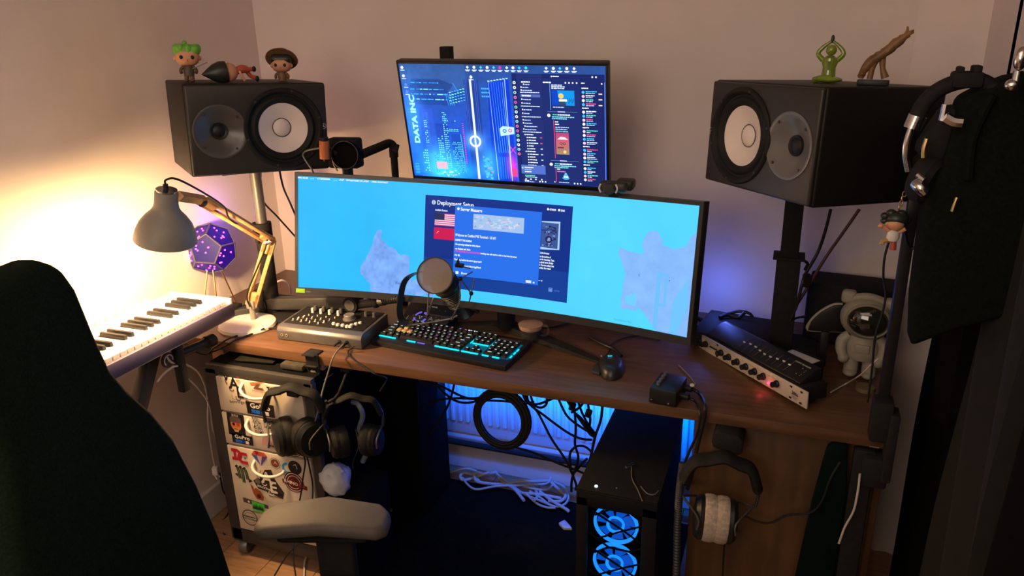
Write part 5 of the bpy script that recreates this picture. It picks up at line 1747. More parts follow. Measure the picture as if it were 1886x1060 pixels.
b = MB(); b.cyl((-0.004, 0.045, 0.026), (0.004, 0.045, 0.026), 0.009, 16); part('scroll_wheel', b, M_rubber, ms)
b = MB(); b.box((-0.026, 0.045, 0.023), (0.006, 0.012, 0.004), 0.001, D(-10)); part('side_button', b, M_chrome, ms)
g = G2(lambda a, b_, l: (a - 0.003, b_ + 0.014, 0.0362 + l - 0.15 * b_), 0.0005)
g.ring(0, 0, 0.0045, 0.007, (0.05, 0.75, 0.95), a0=0.6, a1=5.4, n=14); g.rect(0.0005, -0.0012, 0.0068, 0.0012, (0.05, 0.75, 0.95))
g.build('glowing_mark', attr_mat('mouse_mark_glow', 1.3), ms)
cable('thin black mouse cable curving on desk below the wide monitor', [(-0.436, 1.9192, 0.765), (-0.4421, 1.9731, 0.753), (-0.4446, 2.0258, 0.753), (-0.4197, 2.0763, 0.753), (-0.3765, 2.1071, 0.753), (-0.3165, 2.0909, 0.753)], 0.0018)
cable('black plug and cable end beside the mouse', [(-0.3984, 1.9401, 0.756), (-0.4313, 1.9815, 0.756), (-0.4655, 2.0037, 0.756), (-0.5209, 2.0464, 0.756)], 0.0045)

hb = thing('headphone_amplifier', 'small black box with a row of tiny knobs right of the mouse', 'amplifier', mw=pose((-0.236, 1.738, 0.751), -8))
b = MB(); b.box((0, 0, 0.022), (0.068, 0.098, 0.042), 0.003); part('case', b, M_black, hb)
sk = MB(); sk.lathe([(0.0052, 0), (0.0048, 0.009), (0.0001, 0.0095)], n=14); skm = sk.mesh('knob', M_grey)
for i in range(4):
    inst('knob', skm, hb, (-0.018, 0.032 - i * 0.019, 0.043))
b = MB(); b.cyl((-0.027, -0.049, 0.012), (-0.027, -0.051, 0.012), 0.002); b.cyl((0.016, -0.049, 0.010), (0.016, -0.051, 0.010), 0.002); part('front_screw', b, M_chrome, hb)
b = MB(); b.cyl((0.034, 0.030, 0.022), (0.052, 0.028, 0.022), 0.009); b.cyl((0.034, -0.01, 0.018), (0.056, -0.012, 0.018), 0.008); part('jack_plug', b, M_black, hb)
b = MB(); b.lathe([(0.006, 0), (0.006, 0.002), (0.0001, 0.003)], (0.052, 0.030, 0.031), (0, -0.3, 1), 14); part('plug_cap', b, M_trim, hb)
cable('thick black cable looping from the small box over the desk edge', [(-0.2032, 1.7658, 0.772), (-0.1809, 1.7746, 0.765), (-0.1589, 1.7636, 0.757), (-0.1381, 1.68, 0.7708), (-0.1391, 1.675, 0.7334), (-0.1497, 1.68, 0.661), (-0.1584, 1.68, 0.5819), (-0.1677, 1.68, 0.5323)], 0.0048)
cable('second black cable from the small box down past the computer tower', [(-0.1972, 1.7259, 0.765), (-0.1677, 1.7272, 0.757), (-0.1498, 1.68, 0.7512), (-0.154, 1.68, 0.6906), (-0.1793, 1.7, 0.5971), (-0.1904, 1.74, 0.4889)], 0.0034)
cable('thin grey cable on desk right of the small box', [(-0.2376, 1.933, 0.753), (-0.2038, 1.8792, 0.753), (-0.1773, 1.8267, 0.753)], 0.002, mat('grey_cable', (0.16, 0.14, 0.13)))

# ------------------------------------------------------------ rack units at the right
pre = thing('microphone_preamp', 'silver-faced rack unit with nine black knobs on the right of the desk', 'preamp', mw=pose((-0.069, 1.934, 0.7535), -48.5, 0, -2.0) )
b = MB(); b.box((0.0, 0.046, 0.024), (0.43, 0.078, 0.042), 0.002); part('chassis', b, M_mblack, pre)
b = MB(); b.box((0, 0.002, 0.023), (0.483, 0.004, 0.044), 0.001); fp = part('face_plate', b, mat('cream_face', (0.50, 0.43, 0.37), 0.35, metal=0.1, var=0.03), pre)
pk = MB(); pk.lathe([(0.0095, 0), (0.0095, 0.004), (0.0075, 0.006), (0.0068, 0.017), (0.0001, 0.018)], axis=(0, -1, 0), n=16); pk.box((0, -0.012, 0.003), (0.003, 0.014, 0.010), 0.0008); pkm = pk.mesh('knob', M_black)
for x in (-0.195, -0.165, -0.093, -0.059, -0.022, 0.014, 0.050, 0.084, 0.135):
    inst('knob', pkm, pre, (x, 0.0, 0.024))
b = MB(); b.box((-0.13, -0.001, 0.024), (0.034, 0.003, 0.004), 0.001); part('slot', b, M_black, pre)
g = G2(lambda a, b_, l: (a, -0.0004 - l, b_), 0.0003)
for x in (-0.112, -0.112, 0.19, 0.222, 0.19, 0.222):
    pass
for x, z_ in ((-0.112, 0.040), (-0.112, 0.006), (0.186, 0.038), (0.222, 0.038), (0.186, 0.009), (0.222, 0.009)):
    g.circ(x, z_, 0.0042, lin(15, 12, 12), ry=0.0028)
g.text('286s', 0.190, 0.021, 0.009, lin(60, 50, 45), width=0.022, bold=0.02)
g.text('Microphone', 0.193, 0.016, 0.003, lin(60, 50, 45), width=0.018)
g.text('Processor', 0.193, 0.0115, 0.003, lin(60, 50, 45), width=0.016)
for x0_, x1_ in ((-0.075, 0.0), (0.0, 0.065), (0.065, 0.12), (0.12, 0.16)):
    g.stroke([(x0_, 0.042), (x0_, 0.036), (x1_ - 0.004, 0.036)], 0.0006, lin(90, 80, 70))
for x in (-0.195, -0.165, -0.093, -0.059, -0.022, 0.014, 0.050, 0.084, 0.135):
    g.text('GAIN', x - 0.006, 0.006, 0.003, lin(80, 70, 60), width=0.012)
g.build('face_print', M_print, pre)
b = MB(); b.ell((0.106, -0.002, 0.014), (0.0035, 0.003, 0.0035)); part('indicator', b, M_redled, pre)
light('POINT', 'red_indicator_glow', pre.matrix_basis @ Vector((0.106, -0.02, 0.012)), 0.012, (1, 0.05, 0.08), 0.006)
eq = thing('graphic_equalizer', 'black slider equalizer unit resting on top of the silver-faced unit', 'equalizer', mw=pose((-0.069, 1.934, 0.7535), -48.5, 0, -2.0) @ Matrix.Translation((0.0, 0.0, 0.0455)))
b = MB(); b.prism([(0.012, 0.0), (0.012, 0.005), (0.064, 0.031), (0.078, 0.031), (0.078, 0.0)], 0.38, (0.010, 0, 0), (0, 1, 0), (0, 0, 1), 0.002); part('case', b, M_black, eq)
ey = Vector((0, 0.052, 0.026)).normalized()
en = Vector((0, -0.026, 0.052)).normalized()
for i in range(9):
    x = -0.045 + i * 0.022
    b = MB(); p_ = Vector((x, 0.038, 0.0180)); b.tube([p_ - ey * 0.020 + en * 0.001, p_ + ey * 0.020 + en * 0.001], 0.0008, 5)
    part('slider_slot', b, M_grey, eq)
    b = MB(); q_ = p_ + ey * (0.004 * math.sin(i * 1.1)) + en * 0.003; b.box(q_, (0.008, 0.004, 0.004), 0.001); part('slider_cap', b, M_trim, eq)
g = G2(lambda a, b_, l: tuple(Vector((a, 0.012, 0.005)) + ey * b_ + en * (0.0008 + l)), 0.0003)
g.text('GRAPHIC EQUALIZER', 0.130, 0.049, 0.004, lin(190, 185, 160), width=0.055, bold=0.02)
for x, z_ in ((0.168, 0.040), (0.168, 0.018), (0.182, 0.038), (0.182, 0.032), (0.182, 0.022), (0.182, 0.016)):
    g.circ(x, z_, 0.0016 if x < 0.18 else 0.0012, lin(170, 165, 140), n=8)
g.build('panel_print', M_print, eq)
P4 = [(0.0277, 1.928, 0.825), (0.0525, 1.9648, 0.825), (0.1131, 1.9159, 0.825), (0.0845, 1.883, 0.825)]
kx = [Vector(p_) for p_ in P4]
cd = MB(); cc_ = sum(kx, Vector()) / 4
cd.box((cc_.x, cc_.y, 0.8225), (0.085, 0.05, 0.0015), 0.0005, D(-38))
solo('paper_card', cd, M_trim, 'small pale card lying behind the slider unit', 'card')
cd = MB(); cd.box((cc_.x + 0.01, cc_.y + 0.015, 0.7865), (0.09, 0.05, 0.070), 0.004, D(-38)); solo('power_brick', cd, M_mblack, 'black box under the pale card behind the rack units', 'box')

# ------------------------------------------------------------ astronaut projector, black box behind it
AB = Vector((0.222, 2.015, 0.7505))
ast = thing('astronaut_projector', 'white astronaut figure with dark oval visor standing at the desk back right', 'figurine', mw=Matrix.Translation(AB) @ Matrix.Rotation(D(-8), 4, 'Z'))
b = MB()
b.ell((0, 0, 0.165), (0.064, 0.056, 0.056), n=32, m=20)
b.box((-0.048, 0.004, 0.215), (0.036, 0.032, 0.034), 0.010, seg=3); b.box((0.052, 0.004, 0.206), (0.034, 0.03, 0.034), 0.010, seg=3)
b.tube([(-0.045, 0.0, 0.212), (0.0, -0.004, 0.222), (0.05, 0.0, 0.208)], 0.011, 12, 5)
part('helmet', b, M_astro, ast)
b = MB(); b.lathe([(0.0001, 0.012), (0.022, 0.010), (0.037, 0.003), (0.042, -0.004)], (0.006, -0.046, 0.170), (0.02, -1, 0.12), 36, sx=1.12, sy=0.92); part('visor', b, M_visor, ast)
b = MB(); b.lathe([(0.041, -0.006), (0.0445, 0.002), (0.0475, -0.002), (0.049, -0.010)], (0.006, -0.046, 0.170), (0.02, -1, 0.12), 36, sx=1.12, sy=0.92); part('visor_rim', b, M_astro, ast)
b = MB(); b.lathe([(0.0001, 0.05), (0.034, 0.052), (0.039, 0.065), (0.040, 0.085), (0.036, 0.108), (0.030, 0.122), (0.0001, 0.125)], (0, 0, 0), n=28, sy=0.82); part('torso', b, M_astro, ast)
for s_ in (-1, 1):
    b = MB(); b.tube([(s_ * 0.034, 0, 0.112), (s_ * 0.050, -0.004, 0.095), (s_ * 0.050, -0.012, 0.072), (s_ * 0.042, -0.018, 0.055)], [0.014, 0.015, 0.014, 0.012], 12, 4); b.ell((s_ * 0.042, -0.018, 0.052), (0.014, 0.014, 0.014)); part('arm', b, M_astro, ast)
    b = MB(); b.tube([(s_ * 0.019, 0, 0.062), (s_ * 0.021, 0, 0.040), (s_ * 0.022, -0.002, 0.016)], [0.018, 0.0175, 0.018], 14, 4); b.ell((s_ * 0.022, -0.008, 0.011), (0.018, 0.024, 0.011)); part('leg', b, M_astro, ast)
b = MB(); b.box((0, -0.030, 0.088), (0.036, 0.008, 0.024), 0.003); part('chest_pack', b, M_astro, ast)
b = MB(); b.ell((0.064, 0.0, 0.105), (0.010, 0.010, 0.012)); part('side_button', b, M_astro, ast)
b = MB(); b.lathe([(0.0001, 0), (0.024, 0), (0.023, 0.010), (0.0001, 0.012)], (0.232, 1.93, 0.751), n=20); solo('round_lid', b, mat('tan_lid', (0.14, 0.11, 0.05), 0.5, var=0.1), 'small round tan lid on the desk before the astronaut', 'lid')
b = MB(); b.box((0.20, 2.27, 0.842), (0.23, 0.12, 0.18), 0.006, D(-6)); bb_ = solo('black_box', b, M_mblack, 'black box standing against the wall behind the astronaut', 'box')
cr = thing('crescent_ornament', 'white-edged black crescent leaning beside the astronaut', 'ornament', (0.1331, 2.06, 0.8875))
PB = [(0.0865, 2.06, 0.8488), (0.0922, 2.06, 0.8749), (0.1137, 2.06, 0.904), (0.1424, 2.06, 0.9258), (0.1646, 2.06, 0.9298), (0.1731, 2.06, 0.8546), (0.1302, 2.06, 0.8509)]
b = MB(); b.prism([(p_[0], p_[2]) for p_ in PB], 0.02, (0, 2.06, 0), (1, 0, 0), (0, 0, 1), 0.002); part('dark_face', b, M_black, cr, world=True)
b = MB(); b.tube([tuple(PB[i]) for i in (5, 6, 0, 1, 2, 3, 4)], 0.0045, 8, 4); part('white_rim', b, M_astro, cr, world=True)
b = MB(); b.box((PB[6][0], 2.06, (PB[6][2] + 0.751) / 2), (0.02, 0.03, PB[6][2] - 0.751), 0.002); part('foot', b, M_black, cr, world=True)

# ------------------------------------------------------------ camera on rear arm
ca_ = thing('camera_on_arm', 'camera with orange side grip on a black arm behind the wide monitor', 'camera', (-1.2, 2.15, 0.75))
cpole = [(-1.1982, 2.15, 1.197), (-1.2008, 2.15, 1.2844)]
b = MB(); b.cyl((-1.198, 2.15, 0.75), (-1.198, 2.15, 1.285), 0.0115); b.cyl((-1.198, 2.15, 1.255), (-1.198, 2.15, 1.28), 0.0145); part('pole', b, M_mblack, ca_, world=True)
b = MB(); b.tube([(-1.198, 2.15, 1.275), (-1.200, 2.15, 1.293), (-1.215, 2.15, 1.298), (-1.207, 2.1, 1.2986), (-1.2104, 1.97, 1.2904)], 0.0135, 14, 4); part('arm', b, M_mblack, ca_, world=True)
b = MB(); b.cyl((-1.19, 2.13, 1.283), (-1.172, 2.12, 1.286), 0.006); b.box((-1.168, 2.118, 1.288), (0.012, 0.008, 0.028), 0.003, Matrix.Rotation(D(20), 4, 'Y')); part('wing_knob', b, M_mblack, ca_, world=True)
b = MB(); b.box((-1.2528, 1.955, 1.2978), (0.098, 0.05, 0.088), 0.008, D(8)); part('body', b, M_mblack, ca_, world=True)
LC = Vector((-1.2196, 1.905, 1.3005))
b = MB(); b.lathe([(0.037, -0.03), (0.037, 0.004), (0.040, 0.006), (0.040, 0.014), (0.036, 0.014), (0.033, 0.002), (0.0001, 0.0)], LC, (0.25, -0.95, 0.1), 40); part('lens', b, M_deep, ca_, world=True)
b = MB(); b.lathe([(0.0390, 0.0146), (0.0405, 0.0136), (0.0390, 0.0126)], LC, (0.25, -0.95, 0.1), 40, caps=False); part('lens_ring', b, M_grey, ca_, world=True)
a0_, a1_ = Vector((-1.2651, 1.87, 1.345)), Vector((-1.2695, 1.87, 1.2934))
b = MB(); b.cyl(a1_, a0_, 0.0145); part('grip', b, M_copper, ca_, world=True, label='orange cylinder grip')
b = MB(); b.cyl(a0_, a0_ + Vector((0, 0, 0.010)), 0.0125); part('grip_cap', b, M_black, ca_, world=True)
b = MB(); b.cyl(a1_, a1_ - Vector((0, 0, 0.008)), 0.004); part('grip_cap', b, M_black, ca_, world=True)
b = MB(); b.tube([a1_ + Vector((0, 0.01, 0.03)), (-1.2471, 1.9, 1.3051)], 0.007, 8); part('grip_bracket', b, M_black, ca_, world=True)
b = MB(); b.cyl((-1.2471, 1.95, 1.2517), (-1.2473, 1.95, 1.2155), 0.016); part('mount', b, M_black, ca_, world=True)
b = MB(); b.tube([(-1.2804, 1.87, 1.3243), (-1.3106, 1.87, 1.3187), (-1.3318, 1.87, 1.3132), (-1.3428, 1.87, 1.3002), (-1.3307, 1.87, 1.2784), (-1.3165, 1.87, 1.2582), (-1.3277, 1.9, 1.2246)], 0.0028, 8, 5); part('cord', b, M_grey, ca_, world=True)
b = MB(); b.tube([(-1.2524, 1.885, 1.2868), (-1.2487, 1.885, 1.2711), (-1.2395, 1.885, 1.2556)], 0.003, 6, 3); part('lens_lever', b, M_chrome, ca_, world=True)

# ------------------------------------------------------------ webcam on the wide monitor
wc = thing('webcam', 'dark round-nosed webcam clipped on the top edge of the wide monitor', 'webcam', (-0.4268, 1.9, 1.2455))
W0 = Vector((-0.4329, 1.865, 1.2495))
b = MB(); b.box(W0 + Vector((0.012, 0.02, 0.002)), (0.075, 0.028, 0.030), 0.012, seg=4); part('body', b, M_dgrey, wc, world=True)
b = MB(); b.lathe([(0.0155, 0), (0.0155, 0.012), (0.012, 0.015), (0.0001, 0.0155)], W0 + Vector((0.002, 0.008, -0.001)), (0.3, -0.95, 0.1), 28); part('lens', b, M_dgrey, wc, world=True)
for dx_ in (-0.017, 0.022):
    b = MB(); b.tube([W0 + Vector((dx_, 0.003, 0.011)), W0 + Vector((dx_ + math.copysign(0.004, dx_), 0.002, 0)), W0 + Vector((dx_, 0.003, -0.011))], 0.0024, 8, 4); part('side_light', b, M_white, wc, world=True)
b = MB(); b.box(W0 + Vector((0.038, 0.045, 0.004)), (0.045, 0.05, 0.026), 0.006); b.box(W0 + Vector((0.012, 0.03, -0.018)), (0.03, 0.012, 0.02), 0.003); part('clip', b, M_black, wc, world=True)

# ------------------------------------------------------------ figurines
TL_ = spl.matrix_basis
TR_ = spr.matrix_basis


def doll(label, mw, hair, body, k=1.0, hat=False, lie=False):
    t = thing('vinyl_figurine', label, 'figurine', mw=mw)
    b = MB(); b.box((0, 0, 0.062 * k), (0.056 * k, 0.046 * k, 0.044 * k), 0.018 * k, seg=4); part('head', b, M_skin, t)
    b = MB()
    for s_ in (-1, 1):
        b.ell((s_ * 0.013 * k, -0.0235 * k, 0.060 * k), (0.0042 * k, 0.0022 * k, 0.0048 * k), n=12, m=8)
    part('eyes', b, M_black, t)
    b = MB()
    for s_ in (-1, 1):
        b.ell((s_ * 0.029 * k, 0, 0.058 * k), (0.004 * k, 0.005 * k, 0.006 * k), n=10, m=8)
    b.ell((0, -0.024 * k, 0.053 * k), (0.002 * k, 0.002 * k, 0.002 * k), n=8, m=6)
    part('ears', b, M_skin, t)
    b = MB(); b.box((0, 0.004 * k, 0.076 * k), (0.062 * k, 0.050 * k, 0.030 * k), 0.014 * k, seg=4)
    if not hat:
        for i in range(9):
            a = i / 9 * 2 * PI
            b.ell((0.025 * k * math.cos(a), 0.004 * k + 0.020 * k * math.sin(a), 0.080 * k), (0.009 * k, 0.009 * k, 0.012 * k), n=10, m=8)
    part('hair', b, hair, t)
    if hat:
        b = MB(); b.lathe([(0.0001, 0.026), (0.020, 0.024), (0.028, 0.012), (0.030, 0.002), (0.046, 0.0), (0.047, -0.003), (0.030, -0.003), (0.0001, -0.002)], (0, 0.012 * k, 0.078 * k), (0, 0.75, 0.85), 32); part('brimmed_hat', b, M_brownhat, t)
    b = MB(); b.lathe([(0.0001, 0.014), (0.012, 0.015), (0.013, 0.026), (0.011, 0.038), (0.006, 0.043), (0.0001, 0.044)], n=18, sy=0.8)
    b.v = [(x * k, y * k, z * k) for x, y, z in b.v]; part('torso', b, body, t)
    for s_ in (-1, 1):
        b = MB(); b.tube([(s_ * 0.010 * k, 0, 0.038 * k), (s_ * 0.018 * k, -0.004 * k, 0.030 * k), (s_ * 0.017 * k, -0.009 * k, 0.022 * k)], 0.0042 * k, 8, 3); part('arm', b, body, t)
        b = MB(); b.tube([(s_ * 0.006 * k, 0, 0.018 * k), (s_ * 0.007 * k, 0, 0.004 * k)], 0.0055 * k, 8); b.ell((s_ * 0.007 * k, -0.003 * k, 0.004 * k), (0.006 * k, 0.009 * k, 0.004 * k), n=10, m=8); part('leg', b, M_brownhat, t)
    return t


def on_top(T, x, y, rz=0):
    return T @ Matrix.Translation((x, y, 0.2505)) @ Matrix.Rotation(D(rz), 4, 'Z')


dz1 = doll('green-haired big-headed figurine standing on the left speaker', on_top(TL_, -0.155, 0.13, -12), M_greenhair, mat('olive_vinyl', (0.10, 0.075, 0.045), 0.5, var=0.2), 1.12)
b = MB(); b.ell((-0.004, 0.006, 0.104), (0.007, 0.007, 0.008)); part('hair_bun', b, M_greenhair, dz1)
b = MB(); b.tube([(0.010, -0.026, 0.036), (0.052, -0.030, 0.054)], 0.0012, 6); part('thin_rod', b, M_grey, dz1)
lieM = TL_ @ Matrix.Translation((-0.058, 0.075, 0.2505 + 0.026)) @ Matrix.Rotation(D(78), 4, 'Y') @ Matrix.Translation((0, 0, -0.075)) @ Matrix.Rotation(D(40), 4, 'Z')
M_hair2 = mat('black_hair_vinyl', (0.018, 0.022, 0.018), 0.4, var=0.2)
ly = thing('vinyl_figurine', 'black-haired orange-suited figurine lying on its face on the left speaker', 'figurine', mw=TL_ @ Matrix.Translation((-0.075, 0.085, 0.251)))
b = MB(); b.ell((0.018, 0, 0.027), (0.026, 0.024, 0.026)); part('head', b, M_skin, ly)
b = MB(); b.lathe([(0.029, 0.0), (0.030, 0.016), (0.024, 0.034), (0.012, 0.052), (0.0001, 0.068)], (0.012, 0, 0.029), (-1, 0, -0.12), 28); b.ell((-0.002, 0, 0.012), (0.018, 0.02, 0.012)); part('hair', b, M_hair2, ly)
b = MB(); b.tube([(0.038, 0, 0.030), (0.056, 0, 0.036), (0.070, 0, 0.034)], [0.010, 0.012, 0.010], 12, 4); part('torso', b, M_redc, ly)
b = MB(); b.tube([(0.046, -0.010, 0.030), (0.052, -0.014, 0.014), (0.058, -0.014, 0.005)], 0.004, 8, 3); part('arm', b, M_skin, ly)
b = MB(); b.tube([(0.066, -0.004, 0.034), (0.082, -0.004, 0.036)], 0.006, 8); b.tube([(0.068, 0.006, 0.032), (0.080, 0.006, 0.016), (0.092, 0.006, 0.012)], 0.006, 8, 3); part('leg', b, M_redc, ly)
b = MB(); b.ell((0.088, -0.004, 0.036), (0.006, 0.006, 0.008)); b.ell((0.097, 0.006, 0.009), (0.006, 0.006, 0.0085)); part('shoe', b, M_black, ly)
dz3 = doll('small figurine with a wide brown hat at the right of the left speaker top', on_top(TL_, 0.105, 0.13, -25) @ Matrix.Translation((0, 0, -0.013)), M_hair2, M_brownhat, 1.0, hat=True)

gf = thing('green_figurine', 'glossy green seated figurine with raised arms on the right speaker', 'figurine', mw=TR_ @ Matrix.Translation((0.022, 0.16, 0.2505)) @ Matrix.Rotation(D(40), 4, 'Z'))
b = MB(); b.ell((0, 0, 0.008), (0.032, 0.024, 0.008)); b.tube([(-0.028, 0, 0.006), (-0.012, -0.012, 0.010), (0.010, -0.012, 0.010)], 0.008, 10, 4); part('crossed_legs', b, M_glassgreen, gf)
b = MB(); b.lathe([(0.017, 0.008), (0.015, 0.020), (0.014, 0.034), (0.018, 0.046), (0.017, 0.054), (0.008, 0.060), (0.0001, 0.061)], n=22, sy=0.75); part('torso', b, M_glassgreen, gf)
b = MB(); b.ell((0, 0, 0.072), (0.012, 0.010, 0.012)); part('head', b, M_glassgreen, gf)
for s_ in (-1, 1):
    b = MB(); b.tube([(s_ * 0.015, 0, 0.050), (s_ * 0.027, -0.002, 0.064), (s_ * 0.018, -0.002, 0.078), (s_ * 0.002, -0.002, 0.091)], [0.006, 0.0052, 0.0048, 0.003], 10, 4); part('arm', b, M_glassgreen, gf)
b = MB(); b.ell((0, -0.002, 0.096), (0.004, 0.005, 0.009)); part('hands', b, mat('dark_tip', (0.03, 0.03, 0.035), 0.3), gf)

ws = thing('carved_sculpture', 'brown carved wooden stick sculpture leaning on a black plinth on the right speaker', 'sculpture', mw=TR_ @ Matrix.Translation((0.148, 0.17, 0.2505)) @ Matrix.Rotation(D(40), 4, 'Z'))
b = MB(); b.box((0, 0, 0.006), (0.062, 0.03, 0.012), 0.002); part('plinth', b, M_black, ws)
b = MB(); b.tube([(-0.026, 0, 0.014), (-0.022, 0, 0.032), (-0.006, 0, 0.052), (0.014, 0, 0.068), (0.034, 0, 0.088), (0.052, 0, 0.104), (0.062, 0, 0.112)], [0.006, 0.009, 0.011, 0.010, 0.0105, 0.006, 0.003], 10, 4)
b.v = [(x + 0.0015 * math.sin(z * 900), y + 0.0015 * math.cos(z * 700), z) for x, y, z in b.v]
part('trunk', b, M_carved, ws)
b = MB(); b.tube([(0.046, 0, 0.100), (0.050, 0, 0.112), (0.049, 0, 0.120)], [0.004, 0.003, 0.0015], 8, 3); part('twig', b, M_carved, ws)
b = MB(); b.tube([(-0.002, 0, 0.055), (-0.006, 0, 0.034), (-0.008, 0, 0.013)], [0.008, 0.0055, 0.006], 10, 3); part('prop', b, M_carved, ws)
b = MB(); b.tube([(0.010, 0.004, 0.062), (0.014, 0.004, 0.036), (0.022, 0.004, 0.016)], [0.007, 0.0055, 0.008], 10, 3); part('prop', b, M_carved, ws)

# ------------------------------------------------------------ headphones
def headphones(label, mw, hw=0.082, hh=0.15, cup=0.042, band_m=None, pad_m=None, cup_m=None, band_r=0.008, tilt=0, group=None, yoke_m=None, thick=0.026, gap=None, toe=0):
    t = thing('headphones', label, 'headphones', mw=mw, group=group)
    band_m = band_m or M_pad
    pad_m = pad_m or M_pad
    cup_m = cup_m or M_black
    pts = [(-hw, 0, -hh * 0.72), (-hw * 1.02, 0, -hh * 0.42), (-hw * 0.78, 0, -hh * 0.14), (-hw * 0.4, 0, -0.012), (0, 0, 0), (hw * 0.4, 0, -0.012), (hw * 0.78, 0, -hh * 0.14), (hw * 1.02, 0, -hh * 0.42), (hw, 0, -hh * 0.72)]
    b = MB(); b.tube(pts[1:-1], band_r, 12, 6); b.v = [(x, y * 2.1, z) for x, y, z in b.v]; part('headband', b, band_m, t)
    b = MB(); b.tube(pts, 0.0035, 8, 6); b.v = [(x * 1.04, y * 2.0, z + 0.004) for x, y, z in b.v]; part('band_spring', b, yoke_m or M_dgrey, t)
    for s_ in (-1, 1):
        gx = hw if gap is None else gap
        c_ = Vector((s_ * (gx - 0.004), 0, -hh))
        ax = Vector((s_ * 1.0, toe, 0.0)).normalized()
        b = MB(); b.lathe([(cup * 0.6, -thick), (cup, -thick), (cup * 1.05, -thick * 0.7), (cup * 1.05, -thick * 0.2), (cup, 0), (cup * 0.55, 0), (cup * 0.5, -thick * 0.6)], c_, ax, 32, sx=1.15); part('ear_pad', b, pad_m, t)
        b = MB(); b.lathe([(cup * 0.98, 0.0), (cup * 1.0, 0.010), (cup * 0.85, 0.020), (cup * 0.4, 0.024), (0.0001, 0.024)], c_, ax, 32, sx=1.15); b.lathe([(0.0001, -thick * 0.5), (cup * 0.55, -thick * 0.5), (cup * 0.55, -thick * 0.3), (0.0001, -thick * 0.3)], c_, ax, 24); part('ear_cup', b, cup_m, t)
        b = MB(); b.tube([(s_ * hw, 0, -hh * 0.70), (s_ * (gx + 0.012), cup * 0.9, -hh * 0.85), (s_ * (gx + 0.012), cup * 1.1, -hh)], 0.003, 8, 4); b.tube([(s_ * hw, 0, -hh * 0.70), (s_ * (gx + 0.012), -cup * 0.9, -hh * 0.85), (s_ * (gx + 0.012), -cup * 1.1, -hh)], 0.003, 8, 4); part('yoke', b, yoke_m or M_dgrey, t)
    return t


h1 = headphones('black leather-padded headphones hanging on the desk hook in front of the drawers', pose((-1.283, 1.605, 0.684), 14), 0.086, 0.165, 0.055, band_r=0.0105, toe=-0.75, gap=0.050, thick=0.03)
h2 = headphones('black headset hanging right of the hook, behind the padded headphones', pose((-1.125, 1.665, 0.652), 25), 0.080, 0.150, 0.043, gap=0.055, toe=-0.4, cup_m=M_mblack, pad_m=M_rubber)
hk = thing('headphone_hook', 'flat black clamp hook on the desk front edge above the padded headphones', 'hook', (-1.262, 1.69, 0.70))
b = MB(); b.box((-1.266, 1.700, 0.7525), (0.045, 0.05, 0.004), 0.0018); b.box((-1.260, 1.688, 0.705), (0.044, 0.005, 0.10), 0.002); b.box((-1.262, 1.70, 0.7165), (0.04, 0.045, 0.004), 0.001); part('bracket', b, M_black, hk, world=True)
b = MB(); b.box((-1.272, 1.640, 0.662), (0.036, 0.095, 0.006), 0.003); b.box((-1.272, 1.594, 0.668), (0.036, 0.005, 0.014), 0.002); part('arm', b, M_black, hk, world=True)
g = G2(lambda a, b_, l: (-1.260 + a, 1.6852 - l, 0.698 + b_), 0.0003)
g.text('dm', 0, 0, 0.008, lin(190, 175, 160), width=0.017, align='CENTER', bold=0.03); g.rect(-0.008, -0.006, 0.008, -0.0045, lin(150, 140, 130))
g.build('hook_print', M_print, hk, world=True)
b = MB(); b.tube([(-1.165, 1.72, 0.70), (-1.165, 1.66, 0.652), (-1.165, 1.61, 0.650), (-1.165, 1.60, 0.662)], 0.004, 8, 4); b.box((-1.165, 1.72, 0.71), (0.03, 0.03, 0.018), 0.003); solo('headset_hook', b, M_mblack, 'thin wire hook under the desk edge holding the headset', 'hook')
cable('black cable crossing in front of sticker drawers, left strand', [(-1.2684, 1.6, 0.4805), (-1.2618, 1.6, 0.4451), (-1.2772, 1.6, 0.3862), (-1.2768, 1.58, 0.3425), (-1.2834, 1.55, 0.266), (-1.2679, 1.5, 0.1907), (-1.2265, 1.45, 0.1251)], 0.0024)
cable('black cable crossing in front of sticker drawers, right strand', [(-1.2569, 1.6, 0.4827), (-1.2488, 1.6, 0.4292), (-1.2327, 1.58, 0.3613), (-1.2232, 1.52, 0.2634), (-1.2876, 1.5, 0.1856), (-1.3049, 1.45, 0.1425)], 0.0024)
cable('grey thin cable on floor under the chair arm', [(-1.2788, 1.6711, 0.1), (-1.3606, 1.7036, 0.03), (-1.3711, 1.6754, 0.01), (-1.3274, 1.6056, 0.008)], 0.003, M_wcable)
cable('blue-lit silver cable tangle hanging beside the headset', [(-1.1971, 1.78, 0.5619), (-1.1653, 1.76, 0.5678), (-1.1537, 1.76, 0.5326), (-1.1701, 1.76, 0.4828), (-1.1545, 1.76, 0.4476), (-1.1505, 1.76, 0.4099), (-1.1701, 1.76, 0.3673)], 0.008, mat('blue_grey_cable', (0.20, 0.25, 0.34), 0.4, var=0.2))
cable('thin yellow strand below the headset', [(-1.1704, 1.74, 0.4937), (-1.1666, 1.74, 0.4376), (-1.1923, 1.74, 0.3749), (-1.1948, 1.74, 0.3509)], 0.0016, M_gold)
wb = MB(); wb.ell((0, 0, 0), (0.055, 0.045, 0.050), n=36, m=20)
vv_ = []
for x, y, z in wb.v:
    k_ = 1.0 + 0.30 * noise.noise(Vector((x, y, z)) * 24) + 0.12 * noise.noise(Vector((x, y, z)) * 90)
    vv_.append((x * k_ * 0.85 - 1.205, y * k_ + 1.66, z * k_ * (1.0 if z < 0 else 0.95) + 0.362))
wb.v = vv_
solo('plastic_bag', wb, M_bag, 'crumpled white plastic bag lit blue beside the drawers', 'bag')
